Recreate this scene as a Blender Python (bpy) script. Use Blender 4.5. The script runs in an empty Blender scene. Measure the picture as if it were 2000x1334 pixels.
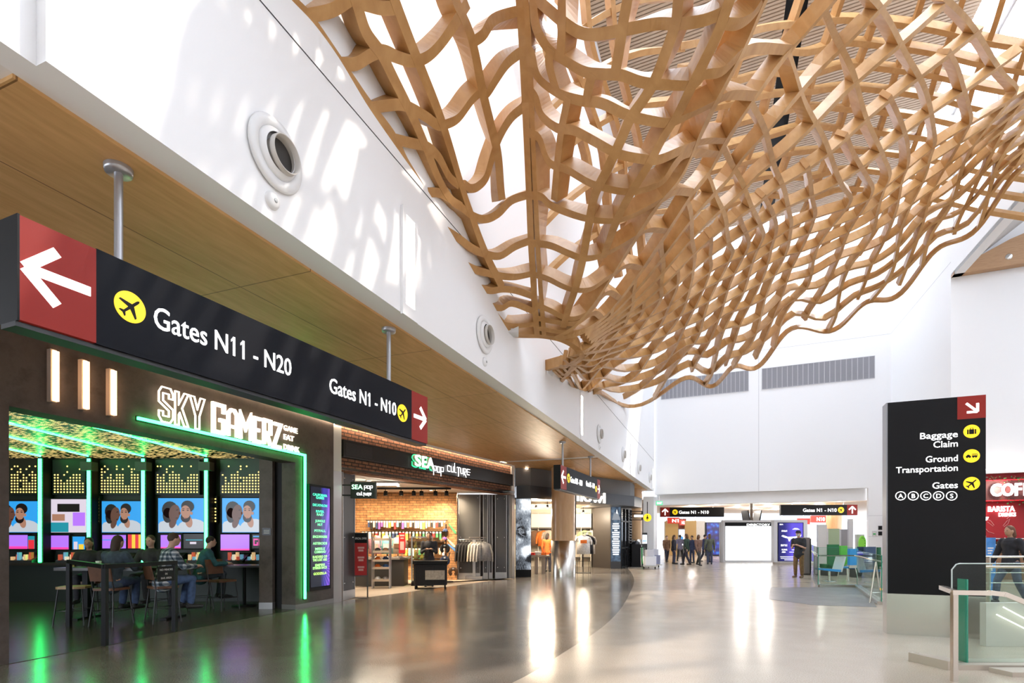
import bpy, bmesh, math, random
import numpy as np
from mathutils import Vector, Matrix

# ---------------------------------------------------------------- camera, sky, sun, exposure
SC = bpy.context.scene
COL = SC.collection
F, CX, HY, CZ = 1050.0, 1000.0, 1050.0, 1.5      # focal length and horizon of the 2000x1334 photograph, eye height
cam_d = bpy.data.cameras.new('camera'); cam = bpy.data.objects.new('camera', cam_d); COL.objects.link(cam)
cam.location = (0, 0, CZ); cam.rotation_euler = (math.pi/2, 0, 0)
cam_d.sensor_width = 36; cam_d.lens = 36*F/2000; cam_d.shift_y = (HY-667)/2000; cam_d.clip_end = 500
SC.camera = cam
W = bpy.data.worlds.new('sky'); SC.world = W; W.use_nodes = True
W.node_tree.nodes['Background'].inputs[0].default_value = (0.80, 0.88, 1.0, 1)
W.node_tree.nodes['Background'].inputs[1].default_value = 6.1
sun_d = bpy.data.lights.new('sun', 'SUN'); sun = bpy.data.objects.new('sun', sun_d); COL.objects.link(sun)
sun_d.energy = 3.0; sun_d.color = (1.0, 0.90, 0.78); sun_d.angle = 0.02
sun.rotation_euler = Vector((-0.60, -0.22, -0.75)).to_track_quat('-Z', 'Y').to_euler()
SC.view_settings.view_transform = 'Standard'; SC.view_settings.look = 'None'
SC.view_settings.gamma = 1; SC.view_settings.use_curve_mapping = False
SC.view_settings.exposure = 0.28
SC.cycles.use_denoising = True
SC.cycles.max_bounces = 8; SC.cycles.diffuse_bounces = 4; SC.cycles.glossy_bounces = 4
SC.cycles.transmission_bounces = 6; SC.cycles.transparent_max_bounces = 12
SC.cycles.sample_clamp_indirect = 6; SC.cycles.caustics_reflective = False; SC.cycles.caustics_refractive = False

# ---------------------------------------------------------------- helpers
R = random.Random(7)
def P(px, py, Y): return Vector(((px-CX)/F*Y, Y, CZ+(HY-py)/F*Y))
def FL(px, py, z=0.0):
    Y = F*(CZ-z)/(py-HY); return Vector(((px-CX)/F*Y, Y, z))

def nodes_of(name):
    m = bpy.data.materials.new(name); m.use_nodes = True
    nt = m.node_tree; return m, nt, nt.nodes['Principled BSDF']
_M = {}
def rgb(h):
    if isinstance(h, str):
        h = h.lstrip('#'); c = [int(h[i:i+2], 16)/255 for i in (0, 2, 4)]
        return tuple(((x/12.92) if x <= .04045 else ((x+.055)/1.055)**2.4) for x in c)+(1,)
    return tuple(h)+(1,) if len(h) == 3 else tuple(h)
def mat(name, color, rough=.5, metal=0, emit=0, ecol=None, var=0, scale=8, spec=.5):
    if name in _M: return _M[name]
    m, nt, b = nodes_of(name); c = rgb(color)
    b.inputs['Base Color'].default_value = c; b.inputs['Roughness'].default_value = rough
    b.inputs['Metallic'].default_value = metal; b.inputs['Specular IOR Level'].default_value = spec
    if emit:
        b.inputs['Emission Color'].default_value = rgb(ecol) if ecol else c
        b.inputs['Emission Strength'].default_value = emit
    if var:
        tc = nt.nodes.new('ShaderNodeTexCoord'); n = nt.nodes.new('ShaderNodeTexNoise')
        n.inputs['Scale'].default_value = scale; n.inputs['Detail'].default_value = 5
        nt.links.new(tc.outputs['Object'], n.inputs['Vector'])
        mx = nt.nodes.new('ShaderNodeMix'); mx.data_type = 'RGBA'
        mx.inputs[6].default_value = tuple(max(0, x*(1-var)) for x in c[:3])+(1,)
        mx.inputs[7].default_value = tuple(min(1, x*(1+var)) for x in c[:3])+(1,)
        rp = nt.nodes.new('ShaderNodeMapRange'); rp.inputs[1].default_value = .3; rp.inputs[2].default_value = .7
        nt.links.new(n.outputs[0], rp.inputs[0]); nt.links.new(rp.outputs[0], mx.inputs[0])
        nt.links.new(mx.outputs[2], b.inputs['Base Color'])
    _M[name] = m; return m
def ramp(nt, stops, mode='LINEAR'):
    r = nt.nodes.new('ShaderNodeValToRGB'); r.color_ramp.interpolation = mode
    el = r.color_ramp.elements
    while len(el) < len(stops): el.new(.5)
    for e, (p, c) in zip(el, stops): e.position = p; e.color = rgb(c)
    return r
def coords(nt, scale=(1, 1, 1), rot=(0, 0, 0), kind='Object', swap=False):
    tc = nt.nodes.new('ShaderNodeTexCoord'); mp = nt.nodes.new('ShaderNodeMapping')
    mp.inputs['Scale'].default_value = scale; mp.inputs['Rotation'].default_value = rot
    src = tc.outputs[kind]
    if swap:                                   # x,z of the object become the pattern's x,y
        s = nt.nodes.new('ShaderNodeSeparateXYZ'); c = nt.nodes.new('ShaderNodeCombineXYZ')
        nt.links.new(src, s.inputs[0]); nt.links.new(s.outputs[0], c.inputs[0]); nt.links.new(s.outputs[2], c.inputs[1])
        src = c.outputs[0]
    nt.links.new(src, mp.inputs[0]); return mp.outputs[0]
def wood(name, dark, light, scale=(1, 1, 1), rough=.45, grain=6):
    if name in _M: return _M[name]
    m, nt, b = nodes_of(name); v = coords(nt, scale)
    n = nt.nodes.new('ShaderNodeTexNoise'); n.inputs['Scale'].default_value = grain; n.inputs['Detail'].default_value = 8
    n.inputs['Distortion'].default_value = .6
    nt.links.new(v, n.inputs['Vector'])
    r = ramp(nt, [(.3, dark), (.7, light)]); nt.links.new(n.outputs[0], r.inputs[0])
    nt.links.new(r.outputs[0], b.inputs['Base Color']); b.inputs['Roughness'].default_value = rough
    _M[name] = m; return m
def brick(name, c1, c2, mortar, w=.21, h=.075, rough=.8, gap=.006):
    if name in _M: return _M[name]
    m, nt, b = nodes_of(name); v = coords(nt, (1, 1, 1), swap=True)
    t = nt.nodes.new('ShaderNodeTexBrick'); nt.links.new(v, t.inputs['Vector'])
    t.inputs['Color1'].default_value = rgb(c1); t.inputs['Color2'].default_value = rgb(c2); t.inputs['Mortar'].default_value = rgb(mortar)
    t.inputs['Scale'].default_value = 1; t.inputs['Brick Width'].default_value = w; t.inputs['Row Height'].default_value = h
    t.inputs['Mortar Size'].default_value = gap; t.inputs['Bias'].default_value = -.1
    n = nt.nodes.new('ShaderNodeTexNoise'); n.inputs['Scale'].default_value = 9; n.inputs['Detail'].default_value = 6
    nt.links.new(v, n.inputs['Vector'])
    mx = nt.nodes.new('ShaderNodeMix'); mx.data_type = 'RGBA'; mx.blend_type = 'OVERLAY'; mx.inputs[0].default_value = .75
    nt.links.new(t.outputs[0], mx.inputs[6]); nt.links.new(n.outputs[0], mx.inputs[7])
    nt.links.new(mx.outputs[2], b.inputs['Base Color']); b.inputs['Roughness'].default_value = rough
    bp = nt.nodes.new('ShaderNodeBump'); bp.inputs['Strength'].default_value = .6; bp.inputs['Distance'].default_value = .01; bp.invert = True
    nt.links.new(t.outputs['Fac'], bp.inputs['Height']); nt.links.new(bp.outputs[0], b.inputs['Normal'])
    _M[name] = m; return m
def glass(name, tint=(.75, .92, .88), rough=0.0, alpha=.82):
    if name in _M: return _M[name]
    m, nt, b = nodes_of(name); nt.nodes.remove(b)
    out = nt.nodes['Material Output']
    t = nt.nodes.new('ShaderNodeBsdfTransparent'); t.inputs[0].default_value = tint+(1,)
    g = nt.nodes.new('ShaderNodeBsdfGlossy'); g.inputs['Roughness'].default_value = rough
    fr = nt.nodes.new('ShaderNodeFresnel'); fr.inputs[0].default_value = 1.45
    mx = nt.nodes.new('ShaderNodeMixShader')
    ge = nt.nodes.new('ShaderNodeNewGeometry'); ml = nt.nodes.new('ShaderNodeMath'); ml.operation = 'MULTIPLY'; iv = nt.nodes.new('ShaderNodeMath'); iv.operation = 'SUBTRACT'; iv.inputs[0].default_value = 1
    nt.links.new(ge.outputs['Backfacing'], iv.inputs[1]); nt.links.new(iv.outputs[0], ml.inputs[1]); nt.links.new(fr.outputs[0], ml.inputs[0])
    nt.links.new(ml.outputs[0], mx.inputs[0]); nt.links.new(t.outputs[0], mx.inputs[1]); nt.links.new(g.outputs[0], mx.inputs[2])
    nt.links.new(mx.outputs[0], out.inputs[0]); _M[name] = m; return m

def catmull(pts, n=6, closed=False):
    pts = [np.array(p, float) for p in pts]; out = []; N = len(pts)
    for i in range(N if closed else N-1):
        if closed: p0, p1, p2, p3 = pts[i-1], pts[i], pts[(i+1) % N], pts[(i+2) % N]
        else:
            p1, p2 = pts[i], pts[i+1]
            p0 = pts[i-1] if i else 2*p1-p2
            p3 = pts[i+2] if i+2 < N else 2*p2-p1
        for k in range(n):
            t = k/n
            out.append(.5*((2*p1)+(-p0+p2)*t+(2*p0-5*p1+4*p2-p3)*t*t+(-p0+3*p1-3*p2+p3)*t**3))
    if not closed: out.append(pts[-1])
    return out

class MB:
    """collects shapes and links them as one mesh object"""
    def __init__(s): s.v, s.f, s.m, s.mats, s.cur, s.sm = [], [], [], [], 0, []
    def use(s, m):
        if m not in s.mats: s.mats.append(m)
        s.cur = s.mats.index(m); return s
    def add(s, vs, fs, smooth=False):
        o = len(s.v); s.v += [tuple(v) for v in vs]
        for f in fs: s.f.append([i+o for i in f]); s.m.append(s.cur); s.sm.append(smooth)
        return s
    def hexa(s, c):           # 8 corners: bottom 4 (ccw), top 4
        return s.add(c, [(3, 2, 1, 0), (4, 5, 6, 7), (0, 1, 5, 4), (1, 2, 6, 5), (2, 3, 7, 6), (3, 0, 4, 7)])
    def box(s, x0, x1, y0, y1, z0, z1):
        return s.hexa([(x0, y0, z0), (x1, y0, z0), (x1, y1, z0), (x0, y1, z0), (x0, y0, z1), (x1, y0, z1), (x1, y1, z1), (x0, y1, z1)])
    def rbox(s, x0, x1, y0, y1, z0, z1, r=.02):   # box with chamfered vertical edges
        p = [(x0+r, y0), (x1-r, y0), (x1, y0+r), (x1, y1-r), (x1-r, y1), (x0+r, y1), (x0, y1-r), (x0, y0+r)]
        return s.prism_z(p, z0, z1)
    def prism_z(s, poly, z0, z1):
        n = len(poly)
        a = sum(poly[i][0]*poly[(i+1) % n][1]-poly[(i+1) % n][0]*poly[i][1] for i in range(n))
        if a < 0: poly = poly[::-1]
        vs = [(x, y, z0) for x, y in poly]+[(x, y, z1) for x, y in poly]
        return s.add(vs, [tuple(range(n-1, -1, -1)), tuple(range(n, 2*n))]+[(i, (i+1) % n, (i+1) % n+n, i+n) for i in range(n)])
    def prism_y(s, poly, y0, y1):   # polygon in x,z extruded from y0 (front) to y1 (back)
        n = len(poly)
        a = sum(poly[i][0]*poly[(i+1) % n][1]-poly[(i+1) % n][0]*poly[i][1] for i in range(n))
        if a < 0: poly = poly[::-1]
        vs = [(x, y0, z) for x, z in poly]+[(x, y1, z) for x, z in poly]
        return s.add(vs, [tuple(range(n)), tuple(range(2*n-1, n-1, -1))]+[(i, i+n, (i+1) % n+n, (i+1) % n) for i in range(n)])
    def tube(s, pts, r, n=8, closed=False, smooth=True, caps=True):
        pts = [Vector(p) for p in pts]; N = len(pts); rs = r if isinstance(r, (list, tuple)) else [r]*N
        vs = []; prev = None
        for i, p in enumerate(pts):
            if closed: t = pts[(i+1) % N]-pts[i-1]
            else: t = pts[min(i+1, N-1)]-pts[max(i-1, 0)]
            if t.length < 1e-9: t = Vector((0, 0, 1))
            t.normalize()
            if prev is None:
                a = Vector((0, 0, 1)) if abs(t.z) < .9 else Vector((1, 0, 0)); u = t.cross(a).normalized()
            else:
                u = prev-t*prev.dot(t); u = u.normalized() if u.length > 1e-6 else t.orthogonal().normalized()
            prev = u; w = t.cross(u)
            for k in range(n):
                an = 2*math.pi*k/n; vs.append(p+(u*math.cos(an)+w*math.sin(an))*rs[i])
        fs = []
        for i in range(N if closed else N-1):
            j = (i+1) % N
            for k in range(n): fs.append((i*n+k, i*n+(k+1) % n, j*n+(k+1) % n, j*n+k))
        s.add(vs, fs, smooth)
        if caps and not closed: s.add([vs[k] for k in range(n)], [tuple(range(n-1, -1, -1))]); s.add(vs[-n:], [tuple(range(n))])
        return s
    def lathe(s, prof, n=20, c=(0, 0, 0), axis='z', smooth=True):
        vs = []
        for r, h in prof:
            for k in range(n):
                a = 2*math.pi*k/n; x, y = r*math.cos(a), r*math.sin(a)
                q = (x, y, h) if axis == 'z' else ((x, h, y) if axis == 'y' else (h, x, y))
                vs.append((c[0]+q[0], c[1]+q[1], c[2]+q[2]))
        fs = []
        for i in range(len(prof)-1):
            for k in range(n):
                f = (i*n+k, i*n+(k+1) % n, (i+1)*n+(k+1) % n, (i+1)*n+k)
                fs.append(f if axis != 'y' else f[::-1])
        return s.add(vs, fs, smooth)
    def ball(s, c, rx, ry=None, rz=None, n=12):
        ry = ry or rx; rz = rz or rx; m = n//2+1; vs = []; fs = []
        for i in range(m+1):
            th = math.pi*i/m
            for k in range(n):
                a = 2*math.pi*k/n; vs.append((c[0]+rx*math.sin(th)*math.cos(a), c[1]+ry*math.sin(th)*math.sin(a), c[2]-rz*math.cos(th)))
        for i in range(m):
            for k in range(n): fs.append((i*n+k, i*n+(k+1) % n, (i+1)*n+(k+1) % n, (i+1)*n+k))
        return s.add(vs, fs, True)
    def quad(s, a, b, c, d): return s.add([a, b, c, d], [(0, 1, 2, 3)])
    def disc_y(s, cx, cz, rx, rz, y0, y1, n=32):
        return s.prism_y([(cx+rx*math.cos(2*math.pi*k/n), cz+rz*math.sin(2*math.pi*k/n)) for k in range(n)], y0, y1)
    def build(s, name, m=None, parent=None, loc=None, rotz=0, fixn=False):
        me = bpy.data.meshes.new(name); me.from_pydata(s.v, [], s.f)
        ms = s.mats or ([m] if m else [])
        for q in ms: me.materials.append(q)
        if s.mats: me.polygons.foreach_set('material_index', s.m)
        me.polygons.foreach_set('use_smooth', s.sm)
        if fixn:
            bm = bmesh.new(); bm.from_mesh(me); bmesh.ops.recalc_face_normals(bm, faces=bm.faces); bm.to_mesh(me); bm.free()
        me.update()
        o = bpy.data.objects.new(name, me); COL.objects.link(o)
        if parent: o.parent = parent
        if loc is not None: o.location = loc
        if rotz: o.rotation_euler.z = rotz
        return o
def xf(m, loc, rotz):         # move the shapes of a builder
    M = Matrix.Translation(Vector(loc)) @ Matrix.Rotation(rotz, 4, 'Z')
    m.v = [tuple(M @ Vector(v)) for v in m.v]; return m
def tag(o, label, cat, group=None):
    o['label'] = label; o['category'] = cat
    if group: o['group'] = group
    return o
def thing(name, label, cat, loc=(0, 0, 0), rotz=0, group=None):
    o = bpy.data.objects.new(name, None); COL.objects.link(o); o.empty_display_size = .1
    o.location = loc; o.rotation_euler.z = rotz; return tag(o, label, cat, group)
def struct(name, mb, m=None, parent=None, loc=None, rotz=0, label=None):
    o = mb.build(name, m, parent, loc, rotz)
    if parent is None: o['kind'] = 'structure'
    if label: o['label'] = label
    return o
def dup(root, loc=None, rotz=None, label=None, group=None):
    r = root.copy(); COL.objects.link(r)
    if loc is not None: r.location = loc
    if rotz is not None: r.rotation_euler.z = rotz
    if label: r['label'] = label
    if group: r['group'] = group
    for ch in list(root.children):
        c = ch.copy(); COL.objects.link(c); c.parent = r
        for g in list(ch.children):
            d = g.copy(); COL.objects.link(d); d.parent = c
    return r

# lettering: the built-in face, turned upright (x right, z up, facing -y)
def text_shape(body, size=1, bold=0, xs=1.0, depth=.01, align='LEFT', line=1.0, space=1.0, shear=0):
    cu = bpy.data.curves.new('t', 'FONT'); cu.body = body; cu.size = size; cu.offset = bold*size; cu.extrude = depth/2
    cu.align_x = align; cu.space_line = line; cu.space_character = space; cu.resolution_u = 3; cu.shear = shear
    o = bpy.data.objects.new('t', cu); COL.objects.link(o)
    dg = bpy.context.evaluated_depsgraph_get(); ev = o.evaluated_get(dg); me = ev.to_mesh()
    vs = [(v.co.x*xs, -v.co.z, v.co.y) for v in me.vertices]; fs = [tuple(p.vertices) for p in me.polygons]
    ev.to_mesh_clear(); bpy.data.objects.remove(o); bpy.data.curves.remove(cu)
    return vs, fs
def text_into(mb, body, x, z, size, y=0, fit=None, height=None, **kw):
    vs, fs = text_shape(body, size, **kw)
    if not vs: return mb
    vs = list(vs); fs = list(fs)
    if '1' in body and '\n' not in body:      # give every figure 1 its flag
        kk = dict(kw); kk['align'] = 'LEFT'; b0 = kk.get('bold', 0); full, _ = text_shape(body, size, **kk)
        sh_ = min(v[0] for v in vs)-min(v[0] for v in full); one, _ = text_shape('1', size, **kk)
        w1 = max(v[0] for v in one)-min(v[0] for v in one); tp = max(v[2] for v in one); ya = min(v[1] for v in one); yb = max(v[1] for v in one)
        for i, ch in enumerate(body):
            if ch != '1': continue
            pv, _ = text_shape(body[:i+1], size, **kk); xr = max(v[0] for v in pv)+sh_; xl = xr-w1
            q = [(xl+w1*.2, tp), (xl-size*.10, tp-size*.12), (xl-size*.10, tp-size*.20), (xl+w1*.2, tp-size*.09)]
            o = len(vs); vs += [(a, ya, c) for a, c in q]+[(a, yb, c) for a, c in q]
            fs += [(o, o+1, o+2, o+3), (o+7, o+6, o+5, o+4), (o, o+4, o+5, o+1), (o+1, o+5, o+6, o+2), (o+2, o+6, o+7, o+3), (o+3, o+7, o+4, o)]
    if fit:   # stretch to the wanted width
        x0 = min(v[0] for v in vs); x1 = max(v[0] for v in vs); k = fit/(x1-x0); al = kw.get('align', 'LEFT')
        ref = x0 if al == 'LEFT' else (x1 if al == 'RIGHT' else (x0+x1)/2)
        vs = [((v[0]-ref)*k, v[1], v[2]) for v in vs]
    mb.add([(v[0]+x, v[1]+y, v[2]+z) for v in vs], fs); return mb
# stroke lettering: polylines on a grid thickened to bands
def band(pts, w, closed=False):
    pts = [Vector((p[0], p[1])) for p in pts]; N = len(pts); L, Rr = [], []
    for i in range(N):
        a = pts[i-1] if (i or closed) else None; b = pts[(i+1) % N] if (i < N-1 or closed) else None
        d1 = (pts[i]-a).normalized() if a is not None else None; d2 = (b-pts[i]).normalized() if b is not None else None
        if d1 is None: d1 = d2
        if d2 is None: d2 = d1
        n1 = Vector((-d1.y, d1.x)); n2 = Vector((-d2.y, d2.x)); n = n1+n2
        if n.length < 1e-6: n = n1.copy()
        n.normalize(); k = w/2/max(.35, n.dot(n1))
        L.append(pts[i]+n*k); Rr.append(pts[i]-n*k)
    return L, Rr
def stroke_into(mb, pts, w, ox, oz, sx, sz, y0, y1, closed=False):
    q = [(ox+p[0]*sx, oz+p[1]*sz) for p in pts]; L, Rr = band(q, w, closed); N = len(q)
    for i in range(N if closed else N-1):
        j = (i+1) % N; mb.prism_y([tuple(L[i]), tuple(L[j]), tuple(Rr[j]), tuple(Rr[i])], y0, y1)
    return mb
# ---------------------------------------------------------------- materials of the hall
WHITE = mat('white_plaster', (.90, .90, .91), .55)
WHITE2 = mat('white_paint', (.82, .80, .78), .5)
def terrazzo(name, a, b_, chip, rough):
    m, nt, b = nodes_of(name); v = coords(nt)
    n = nt.nodes.new('ShaderNodeTexNoise'); n.inputs['Scale'].default_value = 1.3; n.inputs['Detail'].default_value = 4
    n2 = nt.nodes.new('ShaderNodeTexNoise'); n2.inputs['Scale'].default_value = 85; n2.inputs['Detail'].default_value = 2
    for q in (n, n2): nt.links.new(v, q.inputs['Vector'])
    r = ramp(nt, [(.3, a), (.7, b_)]); nt.links.new(n.outputs[0], r.inputs[0])
    r2 = ramp(nt, [(.38, (0, 0, 0)), (.62, (1, 1, 1))]); nt.links.new(n2.outputs[0], r2.inputs[0])
    mx = nt.nodes.new('ShaderNodeMix'); mx.data_type = 'RGBA'; mx.inputs[7].default_value = rgb(chip)
    nt.links.new(r2.outputs[0], mx.inputs[0]); nt.links.new(r.outputs[0], mx.inputs[6])
    nt.links.new(mx.outputs[2], b.inputs['Base Color'])
    n3 = nt.nodes.new('ShaderNodeTexNoise'); n3.inputs['Scale'].default_value = 2.2; n3.inputs['Detail'].default_value = 3
    nt.links.new(v, n3.inputs['Vector'])
    mr = nt.nodes.new('ShaderNodeMapRange'); mr.inputs[3].default_value = rough; mr.inputs[4].default_value = rough+.16
    nt.links.new(n3.outputs[0], mr.inputs[0]); nt.links.new(mr.outputs[0], b.inputs['Roughness'])
    bp = nt.nodes.new('ShaderNodeBump'); bp.inputs['Strength'].default_value = .06; bp.inputs['Distance'].default_value = .05
    nt.links.new(n3.outputs[0], bp.inputs['Height']); nt.links.new(bp.outputs[0], b.inputs['Normal'])
    b.inputs['Specular IOR Level'].default_value = .7; _M[name] = m; return m
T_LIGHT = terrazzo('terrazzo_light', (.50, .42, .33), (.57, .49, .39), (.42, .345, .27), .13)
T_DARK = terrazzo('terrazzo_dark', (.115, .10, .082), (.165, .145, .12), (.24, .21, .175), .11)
STEEL = mat('brushed_steel', (.66, .63, .59), .26, 1)
CHROME = mat('chrome', (.75, .75, .75), .12, 1)
SIGNBLK = mat('sign_black', (.0075, .0088, .013), .5, spec=.12)
BLACK = mat('black_paint', (.009, .009, .010), .5, spec=.2)
DARKMET = mat('dark_metal', (.05, .05, .052), .4, .6)
RED = mat('sign_red', (.26, .020, .014), .5, emit=.15, spec=.25)
LIT = mat('lit_white', (1, 1, 1), .4, emit=1.6)
YEL = mat('lit_yellow', '#f7d21d', .4, emit=.75)

# ---------------------------------------------------------------- the shell
A0 = Vector((-2.64, 3.045, 0)); D = Vector((.3600, .9329, 0)).normalized(); NR = Vector((D.y, -D.x, 0))
AD = math.atan2(D.y, D.x)                    # left wall: local x along the hall, local y away from the hall
B0 = Vector((8.34, 31.5, 0)); BD = Vector((.914, -.406, 0)).normalized(); AB = math.atan2(BD.y, BD.x)
CZT = 17.4
def onwall(px, py):                          # the point of the left wall seen at a pixel -> (s, z)
    Y = 3.815/(.3859-(px-CX)/F); return (Y-3.045)/.9329, CZ+(HY-py)/F*Y

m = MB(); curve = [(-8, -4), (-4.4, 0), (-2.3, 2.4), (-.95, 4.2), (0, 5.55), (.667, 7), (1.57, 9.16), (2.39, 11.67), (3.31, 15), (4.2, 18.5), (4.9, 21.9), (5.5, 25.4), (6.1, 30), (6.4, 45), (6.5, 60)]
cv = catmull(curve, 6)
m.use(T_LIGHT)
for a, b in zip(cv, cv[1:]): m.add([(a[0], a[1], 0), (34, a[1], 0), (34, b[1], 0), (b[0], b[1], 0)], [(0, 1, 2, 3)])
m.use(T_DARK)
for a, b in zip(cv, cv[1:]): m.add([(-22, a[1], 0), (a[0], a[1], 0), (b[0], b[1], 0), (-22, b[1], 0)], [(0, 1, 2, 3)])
m.use(WHITE2).add([(-22, -4, -.3), (34, -4, -.3), (34, 60, -.3), (-22, 60, -.3)], [(3, 2, 1, 0)])
struct('floor', m)
m = MB()                                     # dark floor inlay by the glass balustrade
q = [FL(1505, 1148), FL(1690, 1146), FL(1712, 1186), FL(1590, 1182), FL(1500, 1170)]
m.prism_z([(p.x, p.y) for p in q], -.01, .004)
struct('floor_inlay', m, terrazzo('terrazzo_slate', (.19, .185, .18), (.24, .23, .22), (.12, .12, .12), .25))

m = MB()                                     # the tall white wall over the shops
m.box(0, 30.45, 0, .27, 4.2, CZT)
m.box(-12, 0, .09, .27, 4.2, CZT)
JT = mat('dark_joint', (.05, .05, .05), .8)  # dark colour of the thin joint in the wall
struct('wall_left', m, WHITE, None, A0, AD)
m = MB(); m.box(0, 30.4, -.004, .01, 5.955, 5.965); struct('trim_1', m, JT, None, A0, AD)

def soffit_wood(name):
    mm, nt, b = nodes_of(name); v = coords(nt)
    n = nt.nodes.new('ShaderNodeTexNoise'); n.inputs['Scale'].default_value = 2.2; n.inputs['Detail'].default_value = 9; n.inputs['Distortion'].default_value = .4
    mp = nt.nodes.new('ShaderNodeMapping'); mp.inputs['Scale'].default_value = (1, 7, 7); nt.links.new(v, mp.inputs[0]); nt.links.new(mp.outputs[0], n.inputs['Vector'])
    r = ramp(nt, [(.3, (.58, .325, .125)), (.72, (.72, .43, .19))]); nt.links.new(n.outputs[0], r.inputs[0])
    t = nt.nodes.new('ShaderNodeTexBrick'); nt.links.new(v, t.inputs['Vector']); t.offset = 0
    t.inputs['Scale'].default_value = 1; t.inputs['Brick Width'].default_value = 2.42; t.inputs['Row Height'].default_value = 1.21; t.inputs['Mortar Size'].default_value = .006
    t.inputs['Color1'].default_value = (1, 1, 1, 1); t.inputs['Color2'].default_value = (.93, .93, .93, 1); t.inputs['Mortar'].default_value = (.35, .3, .25, 1)
    mx = nt.nodes.new('ShaderNodeMix'); mx.data_type = 'RGBA'; mx.blend_type = 'MULTIPLY'; mx.inputs[0].default_value = 1
    nt.links.new(r.outputs[0], mx.inputs[6]); nt.links.new(t.outputs[0], mx.inputs[7]); nt.links.new(mx.outputs[2], b.inputs['Base Color'])
    b.inputs['Roughness'].default_value = .48; b.inputs['Specular IOR Level'].default_value = .35; return mm
SOFW = soffit_wood('soffit_veneer')
m = MB(); m.box(-12, 30.45, .27, 14, 4.2, 4.45); struct('ceiling_soffit', m, WHITE2, None, A0, AD)
for i, (s0, s1, y1) in enumerate([(-.02, 15.6, 13.5), (16.1, 24.6, 6), (25.2, 29.4, 6)]):
    m = MB(); m.box(s0, s1, .275, y1, 4.175, 4.2); struct('trim_%d' % (i+2), m, SOFW, None, A0, AD)

m = MB(); m.box(0, 11.6, 0, .4, 4.02, CZT)   # far wall above the opening, and the jamb beside it
m.box(10.6, 11.6, 0, .4, 0, 4.02)
m.box(-.6, 10.62, .45, 1.0, 3.42, 4.5); m.box(-.6, 0, -.2, 1.0, 0, 3.9)
struct('wall_far', m, WHITE, None, B0, AB)
m = MB()
for x in (5.55,): m.box(x, x+.02, -.003, .01, 4.03, 11.5)
m.box(0, 11.55, -.003, .01, 11.66, 11.675); m.box(10.6, 11.6, -.003, .01, 2.6, 2.615); m.box(10.6, 11.6, -.003, .01, 1.55, 1.565)
struct('trim_6', m, mat('faint_joint', (.55, .55, .57), .7), None, B0, AB)
C1 = B0+BD*11.55                             # right wall runs back towards the camera
C2 = Vector((16.19, 19.83, 0))
RD = (C2-C1); RL = RD.length; RD.normalize(); AR = math.atan2(RD.y, RD.x)
m = MB(); m.box(0, RL, 0, .3, 0, CZT); m.box(RL, RL+17, 0, .3, 11.07, 12.6); m.box(RL, RL+17, 0, .3, 17.1, CZT); struct('wall_right', m, WHITE, None, C1, AR)
m = MB(); [m.box(RL+x, RL+x+.09, .08, .22, 12.6, 17.1) for x in (.0, 3.4, 6.8, 10.2, 13.6, 16.9)]; [m.box(RL, RL+17, .08, .22, z, z+.08) for z in (12.6, 14.8, 17.02)]
struct('added_window_4', m, WHITE2, None, C1, AR)       # added high side window, lets daylight in where the wall is plain white
m = MB(); m.box(RL, RL+17, .14, .16, 12.62, 17.08); struct('added_window_5', m, glass('added_clerestory_glass', (.97, .98, 1)), None, C1, AR)  # clear pane of the added window
m = MB(); m.box(0, RL, -.003, .01, 11.66, 11.675); struct('trim_7', m, _M['faint_joint'], None, C1, AR)
m = MB(); m.box(-.0, 12, 0, .3, 4.0, 14); struct('wall_right_return', m, WHITE, None, C2, AB)
m = MB()                                     # sloping grey ceiling right of the tall wall, wood beam below it
p0 = C2+Vector((0, 0, 11.07)); p1 = p0+RD*17; up = BD*8+Vector((0, 0, 6.2))
nn = Vector((0, 0, .15)); m.hexa([p0, p1, p1+up, p0+up, p0+nn, p1+nn, p1+up+nn, p0+up+nn])
struct('ceiling_slope', m, mat('grey_ceiling', (.62, .62, .62), .7))
m = MB(); m.use(wood('beam_wood', (.42, .235, .115), (.52, .31, .165), (.6, 5, 5)))
prof = [(0, 11.07), (6, 11.07), (6, 12.35), (4, 12.5), (2.6, 12.32), (1.6, 12.0), (.8, 11.62), (0, 11.16)]
m.prism_y(prof, -.32, -.02); bm_ = m.build('curved_beam', loc=C2, rotz=AB)
bm_['kind'] = 'structure'
m = MB(); m.lathe([(.0, -.345), (.09, -.345), (.11, -.32), (.11, -.3)], 16, (1.55, 0, 11.38), 'y')
tag(m.build('spotlight', CHROME, loc=C2, rotz=AB), 'small round metal spotlight set in the curved wood beam', 'light')

# slatted ceiling with a dark slot
m = MB(); SL = wood('slat_wood', (.50, .36, .25), (.60, .45, .32), (.5, 4, 4))
m.use(SL)
for k in range(122):
    y = -3.4-k*.125
    x1 = 10.6
    for a, b in ((-.2, 5.35), (5.95, x1)): m.box(a, b, y-.082, y, CZT-.5, CZT-.46)
m.use(BLACK); m.box(-.3, 10.7, -19.0, -3.2, CZT-.2, CZT-.1)
for x in (1.7, 3.5, 7.8, 9.7): m.box(x-.02, x+.02, -18.7, -3.4, CZT-.46, CZT-.44)
struct('ceiling', m, None, None, B0, AB)
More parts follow.
